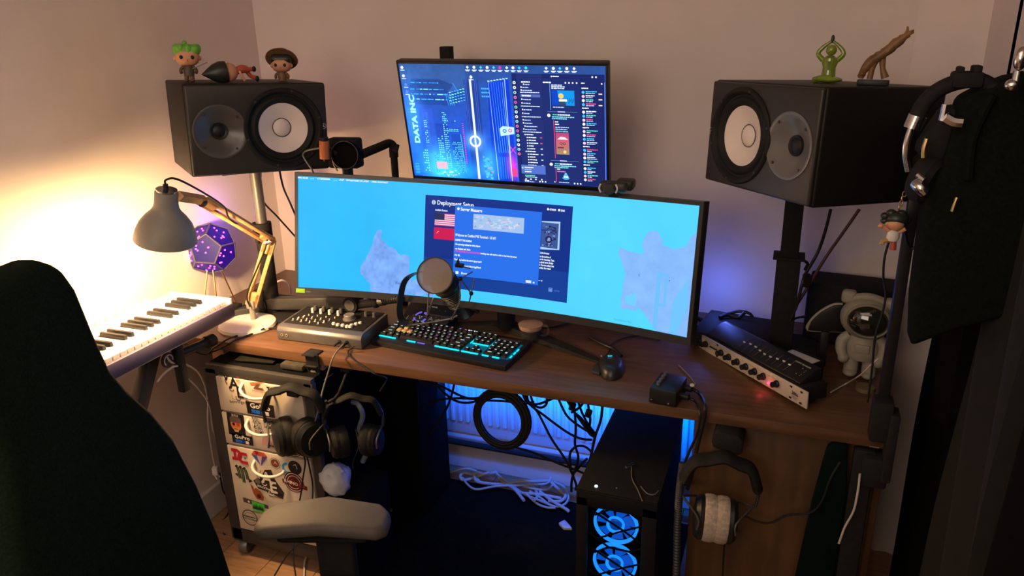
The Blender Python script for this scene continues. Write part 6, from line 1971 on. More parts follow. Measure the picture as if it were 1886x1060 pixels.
b = MB(); b.box((-1.165, 1.69, 0.165), (0.115, 0.22, 0.32), 0.004); solo('small_subwoofer', b, M_deep, 'black box on the floor under the white plastic bag', 'box')
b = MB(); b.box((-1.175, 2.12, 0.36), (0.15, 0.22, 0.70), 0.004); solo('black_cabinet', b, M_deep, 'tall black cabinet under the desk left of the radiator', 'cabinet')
for p0, p1 in (((-1.3183, 1.92, 0.5719), (-1.2567, 1.92, 0.5731)), ((-1.3803, 1.92, 0.5229), (-1.3072, 1.92, 0.522))):
    pass

# things in the gap over the cabinet
tb = thing('tablet', 'black tablet leaning on top of the drawer cabinet', 'tablet', mw=pose((-1.47, 1.70, 0.7005), 8))
b = MB(); b.box((0, 0.02, 0.003), (0.13, 0.08, 0.006), 0.002); part('body', b, M_black, tb)
b = MB(); b.box((0, 0.02, 0.0064), (0.12, 0.07, 0.0006)); part('screen', b, M_visor, tb)
b = MB(); b.box((0, -0.0205, 0.0055), (0.13, 0.0014, 0.0014)); part('silver_edge', b, M_chrome, tb)
b = MB(); b.box((-1.325, 1.715, 0.709), (0.08, 0.09, 0.018), 0.006); solo('small_pouch', b, mat('dark_pouch', (0.03, 0.025, 0.02), 0.9, var=0.5, scale=60, bump=0.4), 'dark cloth pouch on top of the drawer cabinet beside the tablet', 'pouch')

# left-hand cables
cable('black cable draped from the lamp base over the desk front left', [(-1.5042, 1.7939, 0.765), (-1.5263, 1.7752, 0.755), (-1.5631, 1.7434, 0.754), (-1.5585, 1.685, 0.7638), (-1.6022, 1.675, 0.7353), (-1.6236, 1.66, 0.7171), (-1.6404, 1.64, 0.7307), (-1.6426, 1.62, 0.7532)], 0.0026)
cable('black cable from the mixer box curving to the desk front left', [(-1.4799, 1.8287, 0.758), (-1.5086, 1.8061, 0.756), (-1.5296, 1.7533, 0.756), (-1.5458, 1.6973, 0.755), (-1.5866, 1.68, 0.7317), (-1.622, 1.67, 0.7167)], 0.0028)
cable('pale cable hanging from the keyboard stand, long strand with plug', [(-1.555, 1.4457, 0.8138), (-1.555, 1.4631, 0.7848), (-1.6, 1.5566, 0.7302), (-1.62, 1.6169, 0.6679), (-1.64, 1.6521, 0.574), (-1.66, 1.6553, 0.4731), (-1.7, 1.6919, 0.325), (-1.71, 1.7038, 0.2785)], 0.0028, M_wcable)
cable('pale cable hanging from the keyboard stand, short strand', [(-1.6, 1.5363, 0.708), (-1.62, 1.5963, 0.6377), (-1.64, 1.653, 0.5451), (-1.66, 1.6715, 0.4447), (-1.69, 1.7195, 0.3622)], 0.0024, M_wcable)
cable('white cable tie reaching from the slanted leg to the clamp bar', [(-1.56, 1.4054, 0.7531), (-1.56, 1.4275, 0.764), (-1.555, 1.4604, 0.7729), (-1.55, 1.479, 0.7702)], 0.003, M_wcable)
pb = MB(); p_ = Vector((-1.71, 1.7029, 0.2623)); pb.box(p_, (0.02, 0.022, 0.03), 0.005, D(20)); pb.cyl(p_ + Vector((0, 0.004, -0.012)), p_ + Vector((0.004, 0.01, -0.03)), 0.003); pb.cyl(p_ + Vector((0, -0.006, -0.012)), p_ + Vector((0.004, -0.004, -0.03)), 0.003)
solo('plug', pb, M_white, 'white plug at the end of the long pale cable', 'plug')
cable('dark cable rising from the floor beside the left baseboard', [(-1.76, 1.7679, 0.2037), (-1.78, 1.7893, 0.1421), (-1.8, 1.8129, 0.0889), (-1.81, 1.8445, 0.0314), (-1.79, 1.8057, 0.004), (-1.78, 1.7404, -0.0057), (-1.72, 1.7062, -0.0009)], 0.003)
cable('white cable loops standing up behind the monitor left end', [(-1.7245, 2.06, 0.7261), (-1.6812, 2.06, 0.7818), (-1.6492, 2.07, 0.816), (-1.619, 2.07, 0.8209), (-1.6016, 2.07, 0.8005), (-1.6031, 2.07, 0.7742)], 0.0034, M_wcable)
cable('second low white cable loop beside the lamp elbow foot', [(-1.6787, 2.0, 0.7825), (-1.6472, 2.0, 0.8115), (-1.6269, 2.0, 0.7977), (-1.6174, 2.02, 0.7819), (-1.5886, 2.02, 0.749)], 0.003, M_wcable)
b = MB(); b.box((-1.50, 1.995, 0.756), (0.24, 0.18, 0.010), 0.004, D(-4)); solo('dark_folder', b, M_rubber, 'flat dark folder lying on desk under the boom arm', 'folder')
b = MB(); b.box((-1.43, 2.03, 0.7665), (0.16, 0.06, 0.008), 0.002, D(-6)); solo('white_strip_box', b, M_white, 'thin white box under the left of the wide monitor', 'box')
cable('black speaker wire running down from the left speaker, near the stand', [(-1.6455, 2.05, 1.2064), (-1.6958, 2.1, 1.1032), (-1.7162, 2.2, 1.0109), (-1.6806, 2.25, 0.9191)], 0.0034)
cable('black speaker wire running down from the left speaker, nearer the monitor', [(-1.5705, 2.05, 1.2204), (-1.6007, 2.1, 1.1458), (-1.6553, 2.2, 1.0643), (-1.6896, 2.28, 0.9728)], 0.0034)
cable('black speaker wire dropping from the right speaker to the stand clip', [(0.1097, 2.1, 1.1748), (0.1028, 2.1, 1.1157), (0.0904, 2.1, 1.0548), (0.0681, 2.08, 1.0055), (0.0597, 2.06, 0.9805), (0.0521, 2.06, 0.9176), (0.0387, 2.06, 0.8687)], 0.0042)
cable('dark red speaker wire running from the right speaker to the stand foot', [(0.1825, 2.15, 1.1678), (0.1523, 2.15, 1.1063), (0.1134, 2.15, 1.0269), (0.0788, 2.12, 0.9548), (0.0536, 2.12, 0.8963), (0.0386, 2.12, 0.8589), (0.035, 2.12, 0.8206)], 0.0042, M_redcable)
cable('black cable arching over the desk back right of the wide monitor', [(-0.1731, 2.25, 0.786), (-0.1305, 2.25, 0.8015), (-0.0992, 2.25, 0.8103), (-0.0718, 2.25, 0.8046), (-0.0573, 2.25, 0.7815), (-0.0408, 2.2773, 0.755)], 0.0046)
cable('short black cable loop behind the rack units', [(-0.1579, 2.2, 0.8029), (-0.1361, 2.22, 0.805), (-0.1042, 2.22, 0.8016), (-0.0867, 2.22, 0.8193)], 0.0055)
cable('black cable between the right stand and the crescent ornament', [(0.0364, 2.15, 0.8307), (0.0583, 2.15, 0.8449), (0.0831, 2.14, 0.8565)], 0.0035)
cable('dark green pad cable lying on desk behind rack units', [(-0.2313, 2.2973, 0.756), (-0.1674, 2.2452, 0.756), (-0.0992, 2.1983, 0.756), (-0.0363, 2.1872, 0.756)], 0.006, M_rubber)
b = MB(); b.box((-0.10, 2.16, 0.775), (0.22, 0.20, 0.045), 0.005, D(-10)); solo('black_router', b, M_mblack, 'flat black box on the desk back behind the wide monitor right end', 'box')

# ------------------------------------------------------------ computer tower
pc = thing('computer_tower', 'black computer tower under the desk with blue glowing front fans', 'computer', (-0.34, 1.86, 0.0))
b = MB()
b.box((-0.34, 1.865, 0.494), (0.212, 0.455, 0.014), 0.003); b.box((-0.34, 1.865, 0.025), (0.212, 0.455, 0.02), 0.003)
b.box((-0.34, 2.086, 0.26), (0.21, 0.012, 0.46)); b.box((-0.239, 1.865, 0.26), (0.008, 0.45, 0.46))
b.box((-0.34, 1.643, 0.474), (0.212, 0.012, 0.04), 0.002); b.box((-0.34, 1.643, 0.03), (0.212, 0.012, 0.03), 0.002)
b.box((-0.431, 1.643, 0.26), (0.030, 0.012, 0.44), 0.002); b.box((-0.253, 1.643, 0.26), (0.038, 0.012, 0.44), 0.002)
part('case', b, M_pc, pc, world=True)
b = MB(); b.box((-0.4445, 1.865, 0.26), (0.003, 0.45, 0.455)); part('side_glass', b, M_visor, pc, world=True)
b = MB(); b.prism([(-0.106, -0.234), (0.106, -0.234), (0.106, 0.22), (-0.106, 0.22)], 0.004, (-0.34, 1.872, 0.503), (1, 0, 0), (0, 1, 0), 0.001); part('top_filter', b, M_rubber, pc, world=True)
b = MB(); b.ell((-0.398, 1.658, 0.5065), (0.0045, 0.0045, 0.003)); part('power_light', b, M_whiteled, pc, world=True)
b = MB(); b.ell((-0.345, 1.667, 0.506), (0.003, 0.003, 0.002)); part('power_button', b, M_grey, pc, world=True)
for k_, zf in enumerate((0.395, 0.272, 0.149)):
    f_ = MB(); f_.lathe([(0.053, -0.004), (0.060, -0.004), (0.060, 0.004), (0.053, 0.004), (0.053, -0.004)], (-0.345, 1.668, zf), (0, -1, 0), 40)
    fo = part('fan', f_, mat('fan_ring_glow', (0.02, 0.1, 0.3), 0.3, emit=(0.01, 0.26, 1.0), es=1.1), pc, world=True)
    for q_ in range(7):
        a = q_ * 2 * PI / 7 + 0.3
        bl_ = MB()
        pts = [(0.016, -0.2), (0.052, -0.32), (0.053, 0.30), (0.034, 0.42), (0.017, 0.5)]
        vv = []
        for r_, da in pts:
            vv.append((-0.345 + r_ * math.cos(a + da), 1.672 + 0.010 * da, zf + r_ * math.sin(a + da)))
        bl_.add(vv + [(x, y + 0.0015, z) for x, y, z in vv], [(0, 1, 2, 3, 4), (9, 8, 7, 6, 5)] + [(i, (i + 1) % 5, (i + 1) % 5 + 5, i + 5) for i in range(5)])
        part('blade', bl_, mat('fan_blade_glow', (0.0, 0.01, 0.03), 0.4, emit=(0.0, 0.085, 0.62), es=0.8), fo, world=True)
    hb_ = MB(); hb_.lathe([(0.0165, 0), (0.0165, 0.006), (0.014, 0.009), (0.0001, 0.009)], (-0.345, 1.668, zf), (0, -1, 0), 28); part('hub', hb_, mat('fan_hub_glow', (0.0, 0.01, 0.02), 0.35, emit=(0.0, 0.05, 0.40), es=0.7), fo, world=True)
    fb = MB(); fb.lathe([(0.017, 0.0), (0.024, 0.0), (0.024, 0.0095), (0.022, 0.0096)], (-0.345, 1.668, zf), (0, -1, 0), 28, caps=False); part('hub_ring', fb, mat('fan_ring_glow', (0, 0, 0)), fo, world=True)
lt = []
for L_ in [[(-0.4027, 0.443), (-0.3189, 0.399), (-0.2614, 0.4293)], [(-0.3895, 0.3578), (-0.3189, 0.399), (-0.2572, 0.3615)], [(-0.4107, 0.3719), (-0.3568, 0.3382), (-0.302, 0.3379), (-0.2597, 0.3599)], [(-0.3568, 0.3382), (-0.3951, 0.3128)], [(-0.302, 0.3379), (-0.2597, 0.3108)], [(-0.2972, 0.4619), (-0.2616, 0.4342)]]:
    for k_ in range(-1, 4):
        q_ = [(x + 0.0, z - 0.118 * k_) for x, z in L_]
        if max(z for x, z in q_) < 0.468 and min(z for x, z in q_) > 0.03:
            lt.append(q_)
        elif k_ == 0:
            lt.append([(x, min(z, 0.468)) for x, z in q_])
gm = MB()
for L_ in lt:
    gm.tube([(x, 1.640, z) for x, z in L_], 0.0030, 6)
part('front_lattice', gm, M_deep, pc, world=True)
for x in (-0.42, -0.26):
    for y in (1.68, 2.05):
        b = MB(); b.cyl((x, y, 0.0), (x, y, 0.016), 0.014); part('foot', b, M_rubber, pc, world=True)
light('POINT', 'fan_light', (-0.345, 1.61, 0.28), 0.05, (0.0, 0.25, 1.0), 0.05)
clc = thing('earphone_cable', 'thin grey earphone cable with metal plug on top of the computer tower', 'cable', (-0.34, 1.72, 0.508))
b = MB(); b.tube([(-0.3294, 1.777, 0.508), (-0.3164, 1.7209, 0.508), (-0.2909, 1.6721, 0.508), (-0.2714, 1.629, 0.508)], 0.0016, 6, 5); b.tube([(-0.2875, 1.6911, 0.508), (-0.2658, 1.6653, 0.508), (-0.2479, 1.6662, 0.508), (-0.2402, 1.6863, 0.508)], 0.0014, 6, 5); part('wire', b, mat('grey_cable', (0.16, 0.14, 0.13)), clc, world=True)
b = MB(); b.cyl((-0.3413, 1.7625, 0.511), (-0.3242, 1.7878, 0.511), 0.004, 10); part('metal_plug', b, M_chrome, clc, world=True)
# ribbed conduit beside the tower
b = MB()
cpts = catmull([(-0.1813, 1.67, 0.6115), (-0.1848, 1.665, 0.5384), (-0.1848, 1.66, 0.4446), (-0.1804, 1.655, 0.3152), (-0.1778, 1.655, 0.1758)], 30)
b.tube(cpts, [0.0105 if i % 2 else 0.0078 for i in range(len(cpts))], 10)
solo('cable_sleeve', b, M_dgrey, 'ribbed dark cable sleeve hanging right of the computer tower', 'cable sleeve')

# ------------------------------------------------------------ cables under the desk in front of the radiator
ULS = ['black cable sagging below the desk left of the cable ring, lower of the top two', 'black cable sagging below the desk left of the cable ring, crossing the other', 'black cable bowing up across the radiator left of the cable ring', 'black cable hanging straight down at the left end of the radiator', 'thin black cable slanting down leftward across the left radiator ribs', 'long black cable falling diagonally from the cable ring to the tower foot', 'black cable running from the cable ring right across to the tower', 'short black cable passing straight behind the cable ring', 'black cable curving down below the mouse toward the tower', 'wavy thin black cable hanging straight down right of the cable ring', 'black cable loop standing in front of the radiator beside the tower', "black cable running down along the tower's left edge", 'black cable in the bundle right of the ring, leftmost of the bundle', 'black cable in the bundle nearest the tower, right strand', 'black cable in the bundle right of the ring, middle strand', 'small U-shaped black cable loop just right of the cable ring', 'shallow black cable loop hanging above the U-shaped one', 'short black cable stub in the bundle, upper left', 'short black cable stub with connector nearest the tower', 'black cable lying along the white skirting below the crossbar', 'black cable looping off the left end of the skirting']
GRP = 'black cables hanging below the desk'
UL = 'thin black cable sagging below the desk in front of the blue-lit radiator'
for i, pts in enumerate([[(-1.0748, 1.98, 0.5683), (-1.0602, 1.98, 0.5539), (-0.9984, 1.98, 0.5529), (-0.9089, 1.98, 0.5241), (-0.8489, 1.98, 0.5361), (-0.8185, 1.98, 0.5661), (-0.8129, 1.98, 0.5919)], [(-1.0431, 2.0, 0.5688), (-1.0091, 2.0, 0.5323), (-0.9596, 2.0, 0.4973), (-0.9088, 2.0, 0.495), (-0.8577, 2.0, 0.5197), (-0.8295, 2.0, 0.5497), (-0.8258, 2.0, 0.5856)], [(-1.1218, 2.05, 0.4008), (-1.0927, 2.05, 0.4276), (-1.0478, 2.05, 0.4566), (-0.9727, 2.05, 0.4766), (-0.8998, 2.05, 0.4855), (-0.8484, 2.05, 0.5016)], [(-1.1065, 2.02, 0.5555), (-1.1018, 2.02, 0.4711), (-1.1076, 2.02, 0.372), (-1.1051, 2.02, 0.3057), (-1.1126, 2.02, 0.2363)], [(-0.9884, 2.08, 0.5344), (-1.0051, 2.08, 0.4674), (-1.0327, 2.08, 0.4028), (-1.0749, 2.08, 0.3342), (-1.118, 2.08, 0.2694), (-1.1506, 2.08, 0.2051)], [(-0.7067, 1.95, 0.6075), (-0.6936, 1.95, 0.5633), (-0.657, 1.95, 0.5324), (-0.6115, 1.95, 0.4458), (-0.5656, 1.95, 0.3786), (-0.5331, 1.95, 0.3031), (-0.5329, 1.95, 0.2771)], [(-0.7084, 2.0, 0.5684), (-0.6972, 2.0, 0.5251), (-0.6503, 2.0, 0.4925), (-0.5803, 2.0, 0.4489), (-0.534, 2.0, 0.4319), (-0.4952, 2.0, 0.4339)], [(-0.8751, 2.04, 0.4892), (-0.8245, 2.04, 0.4957), (-0.7748, 2.04, 0.5001), (-0.7356, 2.04, 0.4986), (-0.6965, 2.04, 0.5126)], [(-0.6065, 1.98, 0.5938), (-0.5883, 1.98, 0.5479), (-0.5655, 1.98, 0.5098), (-0.5199, 1.98, 0.4806), (-0.4815, 1.98, 0.4651)], [(-0.561, 2.02, 0.5568), (-0.5535, 2.02, 0.4579), (-0.5555, 2.02, 0.3962), (-0.5444, 2.02, 0.3463), (-0.5642, 2.02, 0.2683), (-0.5664, 2.02, 0.2193)], [(-0.5134, 2.05, 0.3134), (-0.5068, 2.05, 0.3516), (-0.5282, 2.05, 0.3737), (-0.5566, 2.05, 0.371), (-0.5779, 2.05, 0.3459), (-0.5801, 2.05, 0.3109), (-0.5703, 2.05, 0.2699), (-0.5418, 2.05, 0.3078), (-0.5231, 2.05, 0.3326)], [(-0.4569, 1.97, 0.5934), (-0.4623, 1.97, 0.5254), (-0.479, 1.97, 0.4636), (-0.4914, 1.97, 0.3913), (-0.5002, 1.97, 0.3642)], [(-0.5714, 2.0, 0.5651), (-0.5552, 2.0, 0.5234), (-0.53, 2.0, 0.5028), (-0.5047, 2.0, 0.4673), (-0.4797, 2.0, 0.4568)], [(-0.5496, 2.02, 0.5586), (-0.5356, 2.02, 0.5163), (-0.5169, 2.02, 0.4795), (-0.4936, 2.02, 0.4483)], [(-0.5689, 1.96, 0.5854), (-0.5374, 1.96, 0.5373), (-0.5148, 1.96, 0.507), (-0.4922, 1.96, 0.4767), (-0.4765, 1.96, 0.4697)], [(-0.7106, 2.04, 0.5435), (-0.6967, 2.04, 0.5024), (-0.6727, 2.04, 0.496), (-0.6558, 2.04, 0.5115), (-0.6532, 2.04, 0.5424)], [(-0.7419, 2.06, 0.534), (-0.7181, 2.06, 0.4965), (-0.6889, 2.06, 0.4961), (-0.655, 2.06, 0.5144), (-0.6263, 2.06, 0.5317)], [(-0.5216, 2.0, 0.5633), (-0.5349, 2.0, 0.5415), (-0.553, 2.0, 0.5238), (-0.5621, 2.0, 0.5173)], [(-0.5204, 2.03, 0.5583), (-0.513, 2.03, 0.5099), (-0.5095, 2.03, 0.4854), (-0.5124, 2.03, 0.4597)], [(-0.7761, 2.06, 0.3216), (-0.7058, 2.06, 0.3131), (-0.6268, 2.06, 0.2904), (-0.5394, 2.06, 0.27), (-0.5345, 2.06, 0.2602)], [(-1.2155, 2.1, 0.1689), (-1.2237, 2.1, 0.2505), (-1.1991, 2.1, 0.3074), (-1.1567, 2.1, 0.3434)]]):
    cable(ULS[i], pts, 0.0042, M_rubber, 6, 5, group=GRP)
for cl_, pts in zip(('left black connector among the cables below the desk', 'right black connector nearest the tower among the cables below the desk'), [[(-0.5617, 1.99, 0.5643), (-0.5502, 1.99, 0.5245)], [(-0.5097, 1.99, 0.5361), (-0.5005, 1.99, 0.5229)]]):
    b = MB(); p_, q_ = Vector(pts[0]), Vector(pts[1]); b.box((p_ + q_) / 2, (0.02, 0.012, 0.028), 0.004, Matrix.Rotation(D(15), 4, 'Y'))
    solo('cable_connector', b, M_rubber, cl_, 'connector', 'connectors below the desk')
cw = thing('coiled_cable', 'thick black cable coiled into a ring hanging below the desk', 'coiled cable', (-0.7638, 1.93, 0.4959))
rc = Vector((-0.7656, 1.93, 0.4975))
rv_, uv_ = Vector((0.955, -0.06, 0.03)).normalized(), Vector((-0.03, 0.12, 0.99)).normalized()
for i, (R_, off) in enumerate(((0.094, 0), (0.088, 0.006), (0.083, -0.007), (0.078, 0.010), (0.092, -0.010))):
    b = MB(); nn_ = rv_.cross(uv_)
    b.tube([rc + nn_ * off + rv_ * R_ * math.cos(k * PI / 18) * 0.98 + uv_ * R_ * math.sin(k * PI / 18) for k in range(36)], 0.0068, 8, closed=True)
    part('coil_turn', b, M_rubber, cw, world=True)
b = MB(); b.tube([rc + uv_ * 0.09, rc + uv_ * 0.13 + rv_ * 0.03, rc + uv_ * 0.20 + rv_ * 0.05], 0.006, 8, 4); part('hanging_strap', b, M_rubber, cw, world=True)
# pale flat cables heaped on the floor
FLS = ['long pale cable tail trailing left from the floor heap', 'pale cable forming the leftmost loop of the floor heap', 'pale cable strand along the front of the left loops', 'pale cable inner strand of the left loops', 'short pale cable bend inside the left loops', 'pale cable strand crossing the heap down to its lower middle', 'pale cable strand crossing the heap to its lower right end', 'short pale cable curl at the lower middle of the heap', 'pale cable forming the biggest loop at the right of the heap', 'pale cable forming the inner right loop of the heap', 'pale cable strand ending at the lower edge of the heap', 'pale cable strand ending nearest the computer tower', 'short pale cable hump at the upper right of the heap', 'pale cable strand running through the middle of the heap']
FL = [[(-1.3305, 2.2746, 0.03), (-1.2896, 2.2449, 0.03), (-1.2408, 2.2346, 0.03), (-1.1901, 2.2439, 0.03), (-1.1372, 2.2738, 0.03), (-1.0725, 2.3055, 0.03), (-1.0263, 2.3101, 0.03)], [(-0.9525, 2.3343, 0.03), (-1.0217, 2.2991, 0.03), (-1.0658, 2.2763, 0.03), (-1.0711, 2.2541, 0.03), (-1.0522, 2.2451, 0.03), (-1.0168, 2.2873, 0.03), (-0.9734, 2.3118, 0.03)], [(-1.0613, 2.2522, 0.03), (-1.0235, 2.2195, 0.03), (-0.9849, 2.2107, 0.03), (-0.9138, 2.2341, 0.03), (-0.8516, 2.2662, 0.03), (-0.8038, 2.2918, 0.03), (-0.7484, 2.3298, 0.03), (-0.7401, 2.3577, 0.03)], [(-1.0208, 2.2757, 0.03), (-1.0001, 2.2471, 0.03), (-0.9502, 2.2535, 0.03), (-0.9006, 2.2748, 0.03), (-0.8426, 2.2889, 0.03), (-0.7945, 2.3147, 0.03), (-0.7564, 2.3372, 0.03), (-0.7361, 2.3539, 0.03)], [(-0.9902, 2.3094, 0.03), (-1.0206, 2.2964, 0.03), (-1.0235, 2.2748, 0.03), (-0.9934, 2.2593, 0.03)], [(-0.9614, 2.3418, 0.03), (-0.9108, 2.2865, 0.03), (-0.8473, 2.2386, 0.03), (-0.79, 2.187, 0.03)], [(-0.9454, 2.3158, 0.03), (-0.8701, 2.27, 0.03), (-0.8011, 2.2347, 0.03), (-0.7521, 2.2041, 0.03), (-0.6707, 2.1857, 0.03)], [(-0.7528, 2.1901, 0.03), (-0.753, 2.2317, 0.03), (-0.7826, 2.2792, 0.03), (-0.8068, 2.3007, 0.03)], [(-0.7256, 2.3473, 0.03), (-0.674, 2.3053, 0.03), (-0.6439, 2.2583, 0.03), (-0.6477, 2.2158, 0.03), (-0.6854, 2.1988, 0.03), (-0.74, 2.2173, 0.03), (-0.789, 2.2482, 0.03)], [(-0.7331, 2.3349, 0.03), (-0.6814, 2.2932, 0.03), (-0.6538, 2.2551, 0.03), (-0.666, 2.2233, 0.03), (-0.7078, 2.2187, 0.03)], [(-0.6695, 2.1816, 0.03), (-0.701, 2.1801, 0.03), (-0.7444, 2.1974, 0.03), (-0.7981, 2.2262, 0.03)], [(-0.7511, 2.2512, 0.03), (-0.6905, 2.2153, 0.03), (-0.6357, 2.1928, 0.03), (-0.6206, 2.1863, 0.03)], [(-0.8293, 2.2834, 0.03), (-0.7768, 2.2618, 0.03), (-0.7316, 2.2767, 0.03), (-0.7224, 2.3186, 0.03)], [(-0.9005, 2.2899, 0.03), (-0.8322, 2.2435, 0.03), (-0.7455, 2.2341, 0.03), (-0.6661, 2.2417, 0.03)]]
for i, pts in enumerate(FL):
    b = MB()
    pts = [(x, y, 0.012 + 0.014 * ((i * 5 + k * 3) % 4) / 3 + 0.004) for k, (x, y, z) in enumerate(pts)]
    b.tube(pts, 0.0058 if i % 2 else 0.0042, 8, 6)
    solo('flat_cable', b, M_wcable, FLS[i], 'cable', 'pale cables heaped on the floor')
b = MB(); b.prism([(-0.025, 0.01), (0.0, -0.012), (0.028, -0.004), (0.014, 0.012), (-0.01, 0.034)], 0.012, (-0.6139, 2.1064, 0.01), (1, 0, 0), (0, 1, 0), 0.003); solo('paper_scrap', b, M_trim, 'small white folded scrap on the floor left of the computer tower', 'scrap')

# ------------------------------------------------------------ headphones at the right panel
hg = thing('headphone_hanger', 'wide black rounded hanger screwed under the desk edge at right', 'hanger', (-0.085, 1.69, 0.70))
b = MB(); b.prism([(-0.036, 0.012), (-0.034, 0.035), (-0.022, 0.046), (0.022, 0.046), (0.036, 0.034), (0.038, 0.0), (0.03, -0.006), (-0.03, -0.002)], 0.07, (-0.082, 1.69, 0.674), (1, 0, -0.12), (0.12, 0, 1), 0.006); part('body', b, M_mblack, hg, world=True)
h3 = headphones('headphones with pale velour pads hanging on the brown side panel', pose((-0.083, 1.635, 0.668), 8, 0, 3), 0.085, 0.175, 0.050, pad_m=M_velour, band_r=0.0125, yoke_m=M_dgrey, thick=0.030, gap=0.033)
cable('black headphone cable looping across the brown panel', [(-0.0241, 1.66, 0.4979), (0.0059, 1.66, 0.489), (0.0372, 1.665, 0.4897), (0.0721, 1.67, 0.5161), (0.1195, 1.67, 0.5331), (0.1425, 1.67, 0.5672), (0.1563, 1.67, 0.6371), (0.1721, 1.67, 0.6838)], 0.0028)
cable('thin black cable hanging straight below the velour headphones', [(-0.066, 1.66, 0.432), (-0.0662, 1.665, 0.3707), (-0.0636, 1.67, 0.2659)], 0.0024)

# ------------------------------------------------------------ pole clamped at the right end with headphones, charm and bag
pl = thing('clamped_pole', 'tall black pole clamped to the right end of the desk', 'pole', (0.243, 1.70, 0.62))
b = MB(); b.box((0.243, 1.70, 1.07), (0.022, 0.022, 0.62), 0.002); part('pole', b, M_black, pl, world=True)
b = MB(); b.box((0.243, 1.685, 0.80), (0.042, 0.05, 0.10), 0.006); b.box((0.245, 1.69, 0.668), (0.055, 0.05, 0.075), 0.006); b.box((0.268, 1.68, 0.74), (0.02, 0.05, 0.17), 0.004); part('clamp', b, M_mblack, pl, world=True)
b = MB(); b.box((0.235, 1.658, 0.742), (0.02, 0.002, 0.004)); part('clamp_plate', b, M_chrome, pl, world=True)
b = MB(); b.cyl((0.243, 1.70, 1.375), (0.243, 1.62, 1.40), 0.014); b.box((0.262, 1.60, 1.405), (0.05, 0.05, 0.022), 0.005); part('top_joint', b, M_black, pl, world=True)
b = MB(); b.tube([(0.2248, 1.68, 1.2556), (0.2311, 1.68, 1.2389), (0.2389, 1.68, 1.2107), (0.2467, 1.68, 1.1974), (0.2544, 1.68, 1.1992), (0.257, 1.68, 1.2098)], 0.0028, 8, 4); part('side_hook', b, M_black, pl, world=True)
cable('black wire hanging along the pole down to the desk clamp', [(0.2034, 1.66, 1.2134), (0.1999, 1.66, 1.1784), (0.203, 1.66, 1.1374), (0.2124, 1.66, 1.0964), (0.2106, 1.66, 1.0536), (0.2043, 1.66, 1.0031), (0.2074, 1.66, 0.927), (0.2084, 1.66, 0.8482)], 0.0024)
cable('pale blue wire running from the pole foot to the rack units', [(0.1485, 1.8708, 0.76), (0.1892, 1.9379, 0.76), (0.2024, 1.8, 0.8487), (0.2114, 1.72, 0.9111), (0.2221, 1.7, 0.9373)], 0.0018, M_wcable)
cable('pale wire dropping below the desk beside the green cloth', [(0.214, 1.655, 0.6698), (0.2151, 1.655, 0.6224), (0.2121, 1.655, 0.5704), (0.199, 1.655, 0.5224), (0.1914, 1.655, 0.4747)], 0.0026, M_wcable)
b = MB(); n_ = 10
gp = [(0.142, 0.70), (0.155, 0.715), (0.185, 0.716), (0.195, 0.60), (0.195, 0.20), (0.10, 0.20), (0.125, 0.55)]
b.prism(gp, 0.03, (0.0, 1.70, 0.0), (1, 0, 0), (0, 0, 1), 0.006); solo('green_cloth', b, M_teal, 'dark green cloth hanging under the right end of the desk', 'cloth')
b = MB(); b.box((0.222, 1.70, 0.36), (0.045, 0.02, 0.70), 0.003); solo('dark_strip', b, M_mblack, 'black strip standing beside the dark green cloth under the desk end', 'strip')

hh = thing('headphones', 'black headphones with silver yokes hanging on top of the clamped pole', 'headphones', (0.2511, 1.5, 1.54))
b = MB(); b.tube([(0.1974, 1.5, 1.4757), (0.2055, 1.5, 1.5026), (0.223, 1.5, 1.5255), (0.2495, 1.5, 1.54), (0.2811, 1.5, 1.5437), (0.3113, 1.5, 1.5289)], 0.0135, 12, 6); part('headband', b, M_mblack, hh, world=True)
b = MB(); b.tube([(0.1996, 1.5, 1.4841), (0.1941, 1.5, 1.4625)], 0.0155, 14); part('silver_band_end', b, M_chrome, hh, world=True)
b = MB(); b.tube([(0.1924, 1.5, 1.4625), (0.1889, 1.5, 1.4378), (0.1902, 1.5, 1.4158), (0.1984, 1.5, 1.3871)], 0.006, 10, 5); part('silver_yoke', b, M_chrome, hh, world=True)
b = MB(); b.lathe([(0.0001, -0.02), (0.036, -0.018), (0.042, -0.008), (0.042, 0.010), (0.034, 0.020), (0.0001, 0.022)], (0.2318, 1.52, 1.3702), (0.8, -0.5, -0.25), 28, sx=1.1); part('ear_cup', b, M_mblack, hh, world=True)
b = MB(); b.tube([(0.2078, 1.46, 1.373), (0.2132, 1.45, 1.3686), (0.2227, 1.45, 1.3605)], 0.010, 10, 3); part('silver_pivot', b, M_chrome, hh, world=True)
b = MB(); b.tube([(0.2083, 1.46, 1.3882), (0.2189, 1.45, 1.3811)], 0.005, 8); part('silver_pin', b, M_chrome, hh, world=True)
b = MB(); b.tube([(0.2338, 1.46, 1.5079), (0.2328, 1.46, 1.4874), (0.2321, 1.46, 1.4811)], 0.006, 8, 3); b.tube([(0.2354, 1.46, 1.4866), (0.2485, 1.46, 1.4797), (0.2623, 1.46, 1.4782)], 0.0095, 8, 3); part('silver_yoke', b, M_chrome, hh, world=True)
b = MB(); b.box((0.2649, 1.5, 1.5454), (0.046, 0.04, 0.026), 0.005); b.box((0.2532, 1.5, 1.5586), (0.010, 0.03, 0.016), 0.003); b.box((0.277, 1.5, 1.5595), (0.014, 0.03, 0.018), 0.003); part('top_hook', b, M_mblack, hh, world=True)
b = MB(); b.tube([(0.2159, 1.47, 1.4494), (0.2136, 1.47, 1.4308), (0.2155, 1.47, 1.4169)], 0.0045, 8, 3); part('inner_yoke', b, M_gold, hh, world=True)
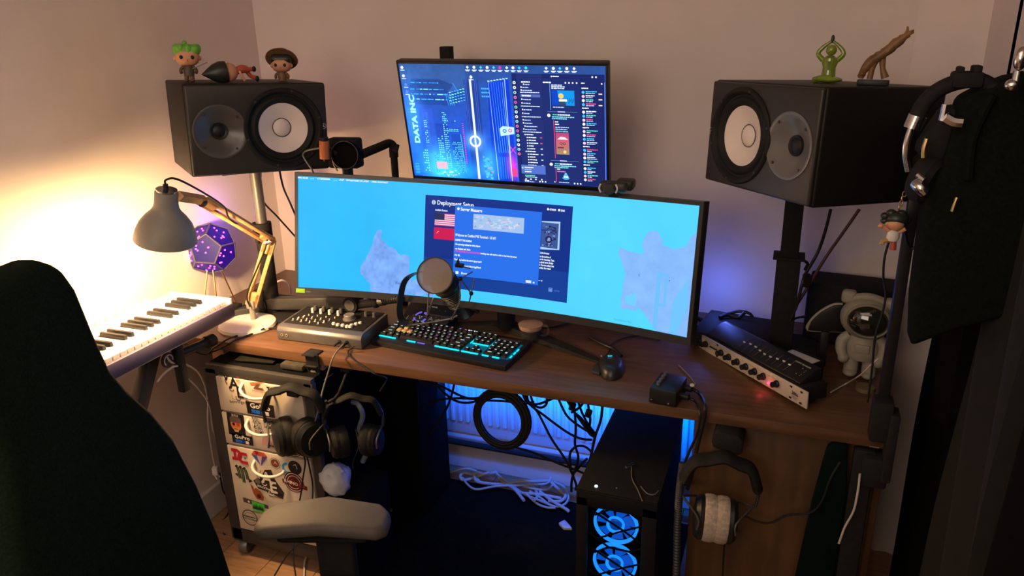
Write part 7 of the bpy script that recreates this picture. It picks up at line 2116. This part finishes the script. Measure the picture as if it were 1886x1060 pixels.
b = MB(); b.box((0.2464, 1.53, 1.4514), (0.055, 0.06, 0.10), 0.02, Matrix.Rotation(D(25), 4, 'Y')); part('ear_cup', b, M_mblack, hh, world=True)

kc = thing('key_charm', 'small doll key charm with dark hair hanging by a gold chain from the pole', 'key charm', (0.2002, 1.6, 1.2789))
lk = [(0.2198, 1.6, 1.3439), (0.2125, 1.6, 1.3352), (0.211, 1.6, 1.3256), (0.2076, 1.6, 1.3158), (0.2078, 1.6, 1.3073), (0.2052, 1.6, 1.2986)]
for i, p_ in enumerate(lk):
    p_ = Vector(p_); R_ = 0.0075 if i == 0 else 0.0048
    uu = Vector((1, 0, 0)) if i % 2 == 0 else Vector((0.3, 1, 0)).normalized()
    b = MB(); b.tube([p_ + uu * R_ * 0.7 * math.cos(k * PI / 5) + Vector((0, 0, 1)) * R_ * 1.15 * math.sin(k * PI / 5) for k in range(10)], 0.0011, 6, closed=True); part('chain_link', b, M_gold, kc, world=True)
H_0 = Vector((0.2038, 1.6, 1.2661))
b = MB(); b.ell(H_0, (0.0155, 0.014, 0.014)); b.ell(H_0 + Vector((-0.016, 0, 0.0)), (0.004, 0.004, 0.005)); part('head', b, M_skin, kc, world=True)
b = MB()
b.ell(H_0 + Vector((0.002, 0.004, 0.010)), (0.021, 0.017, 0.014))
for dx_, dz_, r_ in ((-0.020, 0.004, 0.008), (-0.020, 0.014, 0.009), (-0.010, 0.020, 0.010), (0.016, 0.008, 0.011), (0.008, 0.020, 0.010)):
    b.ell(H_0 + Vector((dx_, 0.004, dz_)), (r_, 0.008, r_ * 0.75), n=12, m=8)
part('hair', b, M_hair2, kc, world=True)
b = MB(); b.lathe([(0.008, 0), (0.010, 0.006), (0.009, 0.018), (0.004, 0.022), (0.0001, 0.022)], H_0 + Vector((-0.002, 0, -0.034)), n=16, sx=1.2); part('torso', b, M_white, kc, world=True)
b = MB(); b.tube([H_0 + Vector((-0.010, 0, -0.016)), H_0 + Vector((-0.022, -0.002, -0.006))], 0.004, 8); b.ell(H_0 + Vector((-0.026, -0.002, -0.005)), (0.0055, 0.005, 0.005)); b.tube([H_0 + Vector((0.008, 0, -0.016)), H_0 + Vector((0.018, -0.002, -0.008))], 0.004, 8); part('arm', b, M_skin, kc, world=True)
b = MB(); b.tube([H_0 + Vector((-0.004, 0, -0.032)), H_0 + Vector((-0.018, -0.002, -0.036)), H_0 + Vector((-0.020, -0.004, -0.042))], 0.005, 8, 3); part('leg', b, mat('mustard_vinyl', (0.4, 0.25, 0.07), 0.5, var=0.1), kc, world=True)
b = MB(); b.tube([H_0 + Vector((0.001, 0, -0.034)), H_0 + Vector((0.001, 0, -0.052))], [0.005, 0.0065], 8); part('boot', b, M_redc, kc, world=True)

# black bag hanging from the headphones pole region, in front of the coats
bg = thing('shoulder_bag', 'large black bag hanging at right beside the pole, lower edge slanting', 'bag', (0.2826, 1.5, 1.2066))
BP = [(0.2304, 1.52, 1.3553), (0.2442, 1.52, 1.3806), (0.2525, 1.52, 1.4292), (0.2583, 1.52, 1.5132), (0.2866, 1.52, 1.5315), (0.3237, 1.52, 1.5494), (0.3613, 1.52, 1.5582), (0.4326, 1.52, 1.1521), (0.3149, 1.52, 1.0991), (0.2455, 1.52, 1.0559), (0.2352, 1.52, 1.1528), (0.2318, 1.52, 1.2693)]
b = MB(); b.prism([(p_[0], p_[2]) for p_ in BP], 0.07, (0, 1.52, 0), (1, 0, 0), (0, 0, 1), 0.012, 3); part('body', b, M_fabric, bg, world=True)
b = MB(); b.tube([(0.2761, 1.47, 1.3506), (0.2738, 1.47, 1.338), (0.2724, 1.47, 1.3254)], 0.0035, 8, 3); part('zip_pull', b, M_gold, bg, world=True)
b = MB(); b.tube([(0.3021, 1.475, 1.5222), (0.2938, 1.475, 1.4957), (0.2842, 1.475, 1.4461), (0.2878, 1.475, 1.3815)], 0.008, 8, 4); part('strap', b, M_fabric, bg, world=True)

# coats on the right wall
def cloth(y0, y1, z0, z1, x0, amp, seed, ny=46, nz_=24, hem=0.0):
    vs = []
    fs = []
    for i in range(ny + 1):
        for j in range(nz_ + 1):
            y = y0 + (y1 - y0) * i / ny
            z = z0 + (z1 - z0) * j / nz_
            e = min(1, min(i, ny - i) / 3) * min(1, (nz_ - j) / 4 + 0.25)
            x = x0 - amp * (0.5 + 0.5 * math.sin(y * 34 + seed + 1.3 * math.sin(z * 3 + seed))) * e - 0.03 * e
            zz = z + hem * (y - y0) * (1 - j / nz_)
            vs.append((x, y, zz))
    n = len(vs)
    for i in range(ny + 1):
        for j in range(nz_ + 1):
            v_ = vs[i * (nz_ + 1) + j]
            vs.append((XR - 0.003, v_[1], v_[2]))
    w_ = nz_ + 1
    for i in range(ny):
        for j in range(nz_):
            a = i * w_ + j
            fs.append((a, a + 1, a + w_ + 1, a + w_))
            fs.append((n + a, n + a + w_, n + a + w_ + 1, n + a + 1))
    for i in range(ny):
        for j in (0, nz_):
            a = i * w_ + j
            fs.append((a, a + w_, n + a + w_, n + a))
    for j in range(nz_):
        for i in (0, ny):
            a = i * w_ + j
            fs.append((a, a + 1, n + a + 1, n + a))
    m = MB(); m.add(vs, fs)
    return m


solo('hanging_coat', cloth(1.68, 2.06, 0.06, 1.47, 0.425, 0.02, 1.0), M_coat, 'long dark coat on the right wall, farther one, behind the black bag', 'coat')
solo('hanging_coat', cloth(0.55, 1.28, 0.05, 1.62, 0.425, 0.03, 4.0), M_coat, 'dark coat on the right wall nearest the camera', 'coat')
solo('jacket', cloth(1.29, 1.67, 0.08, 1.90, 0.425, 0.03, 7.0), mat('dark_jacket', (0.003, 0.0025, 0.002), 0.95, var=0.5, scale=30, bump=0.4), 'long black jacket reaching highest on the right wall, behind the bag', 'jacket')
b = MB(); b.box((XR - 0.01, 1.3, 1.93), (0.02, 1.4, 0.05), 0.004); rk_ = solo('coat_rail', b, M_panel, 'brown wooden rail on the right wall above the coats', 'coat rail')
b = MB(); p_ = Vector((0.3199, 1.42, 1.5821)); b.ell(p_, (0.010, 0.010, 0.018)); b.cyl(p_ + Vector((0, 0, -0.045)), p_ + Vector((0, 0, -0.018)), 0.007); b.ell(p_ + Vector((-0.004, 0, -0.040)), (0.012, 0.010, 0.010)); b.cyl(p_, p_ + Vector((0.07, 0.03, 0)), 0.005); solo('coat_hook', b, M_chrome, 'shiny metal hook at the top right above the bag', 'hook')

# ------------------------------------------------------------ office chair in the foreground
chr_ = pose((-0.80, 0.90, 0.0), 108)
ch = thing('office_chair', 'large dark office chair in the left foreground with grey arm pads', 'chair', mw=chr_)
half = [(0.0, 1.29), (0.10, 1.288), (0.135, 1.27), (0.148, 1.22), (0.150, 1.12), (0.155, 1.06), (0.175, 1.01), (0.215, 0.94), (0.245, 0.86), (0.262, 0.74), (0.270, 0.60), (0.265, 0.46), (0.20, 0.42)]
poly = half + [(-x, z) for x, z in reversed(half[1:])]
b = MB(); b.prism(poly, 0.085, (0, 0.27, 0), (1, 0, 0), (0, 0, 1), 0.030, 4)
b.v = [(x, y + 0.16 * (z - 0.45) + 0.0 * x, z) for x, y, z in b.v]
# vertices already include the lean; curve the wings forward a little
b.v = [(x, y - 0.35 * x * x, z) for x, y, z in b.v]
part('backrest', b, M_chair, ch)
b = MB(); b.box((0, 0.02, 0.475), (0.50, 0.50, 0.09), 0.035, seg=4); part('seat', b, M_chair, ch)
for s_ in (1, -1):
    b = MB()
    b.prism([(-0.145, -0.030), (-0.125, -0.052), (0.0, -0.056), (0.125, -0.052), (0.148, -0.030), (0.148, 0.020), (0.120, 0.046), (0.0, 0.056), (-0.120, 0.046), (-0.145, 0.02)], 0.034, (s_ * 0.272, 0.0, 0.648), (0, 1, 0), (1, 0, 0), 0.013, 3)
    b.v = [(x, y, z - 1.0 * (y) ** 2) for x, y, z in b.v]
    part('arm_pad', b, M_armpad, ch)
    b = MB(); b.box((s_ * 0.272, 0.0, 0.615), (0.075, 0.20, 0.03), 0.012, seg=3); b.box((s_ * 0.275, -0.02, 0.50), (0.035, 0.085, 0.24), 0.012, seg=3); b.box((s_ * 0.20, -0.01, 0.40), (0.16, 0.07, 0.03), 0.008); part('arm_post', b, M_mblack, ch)
b = MB(); b.cyl((0, 0, 0.10), (0, 0, 0.44), 0.03); b.box((0, 0, 0.425), (0.22, 0.22, 0.025), 0.006); part('gas_column', b, M_black, ch)
for k in range(5):
    a = k * 2 * PI / 5 + 0.35
    b = MB(); b.tube([(0, 0, 0.11), (0.29 * math.cos(a), 0.29 * math.sin(a), 0.075)], [0.028, 0.018], 10); sp_ = part('base_arm', b, M_black, ch)
    b = MB(); b.cyl((0.29 * math.cos(a) - 0.012, 0.29 * math.sin(a), 0.028), (0.29 * math.cos(a) + 0.012, 0.29 * math.sin(a), 0.028), 0.027); b.cyl((0.29 * math.cos(a), 0.29 * math.sin(a), 0.03), (0.29 * math.cos(a), 0.29 * math.sin(a), 0.07), 0.006); part('caster', b, M_mblack, ch)
# black sheet standing in for the unlit floor under the desk
b = MB(); b.box((-0.72, 1.55, 0.004), (1.02, 1.42, 0.006), 0.002); solo('unlit_floor_sheet', b, mat('unlit_floor_black', (0.004, 0.0055, 0.0045), 0.98, spec=0.05, var=0.4, scale=90, bump=0.4), 'black sheet for the unlit floor under the desk and chair', 'dark sheet')
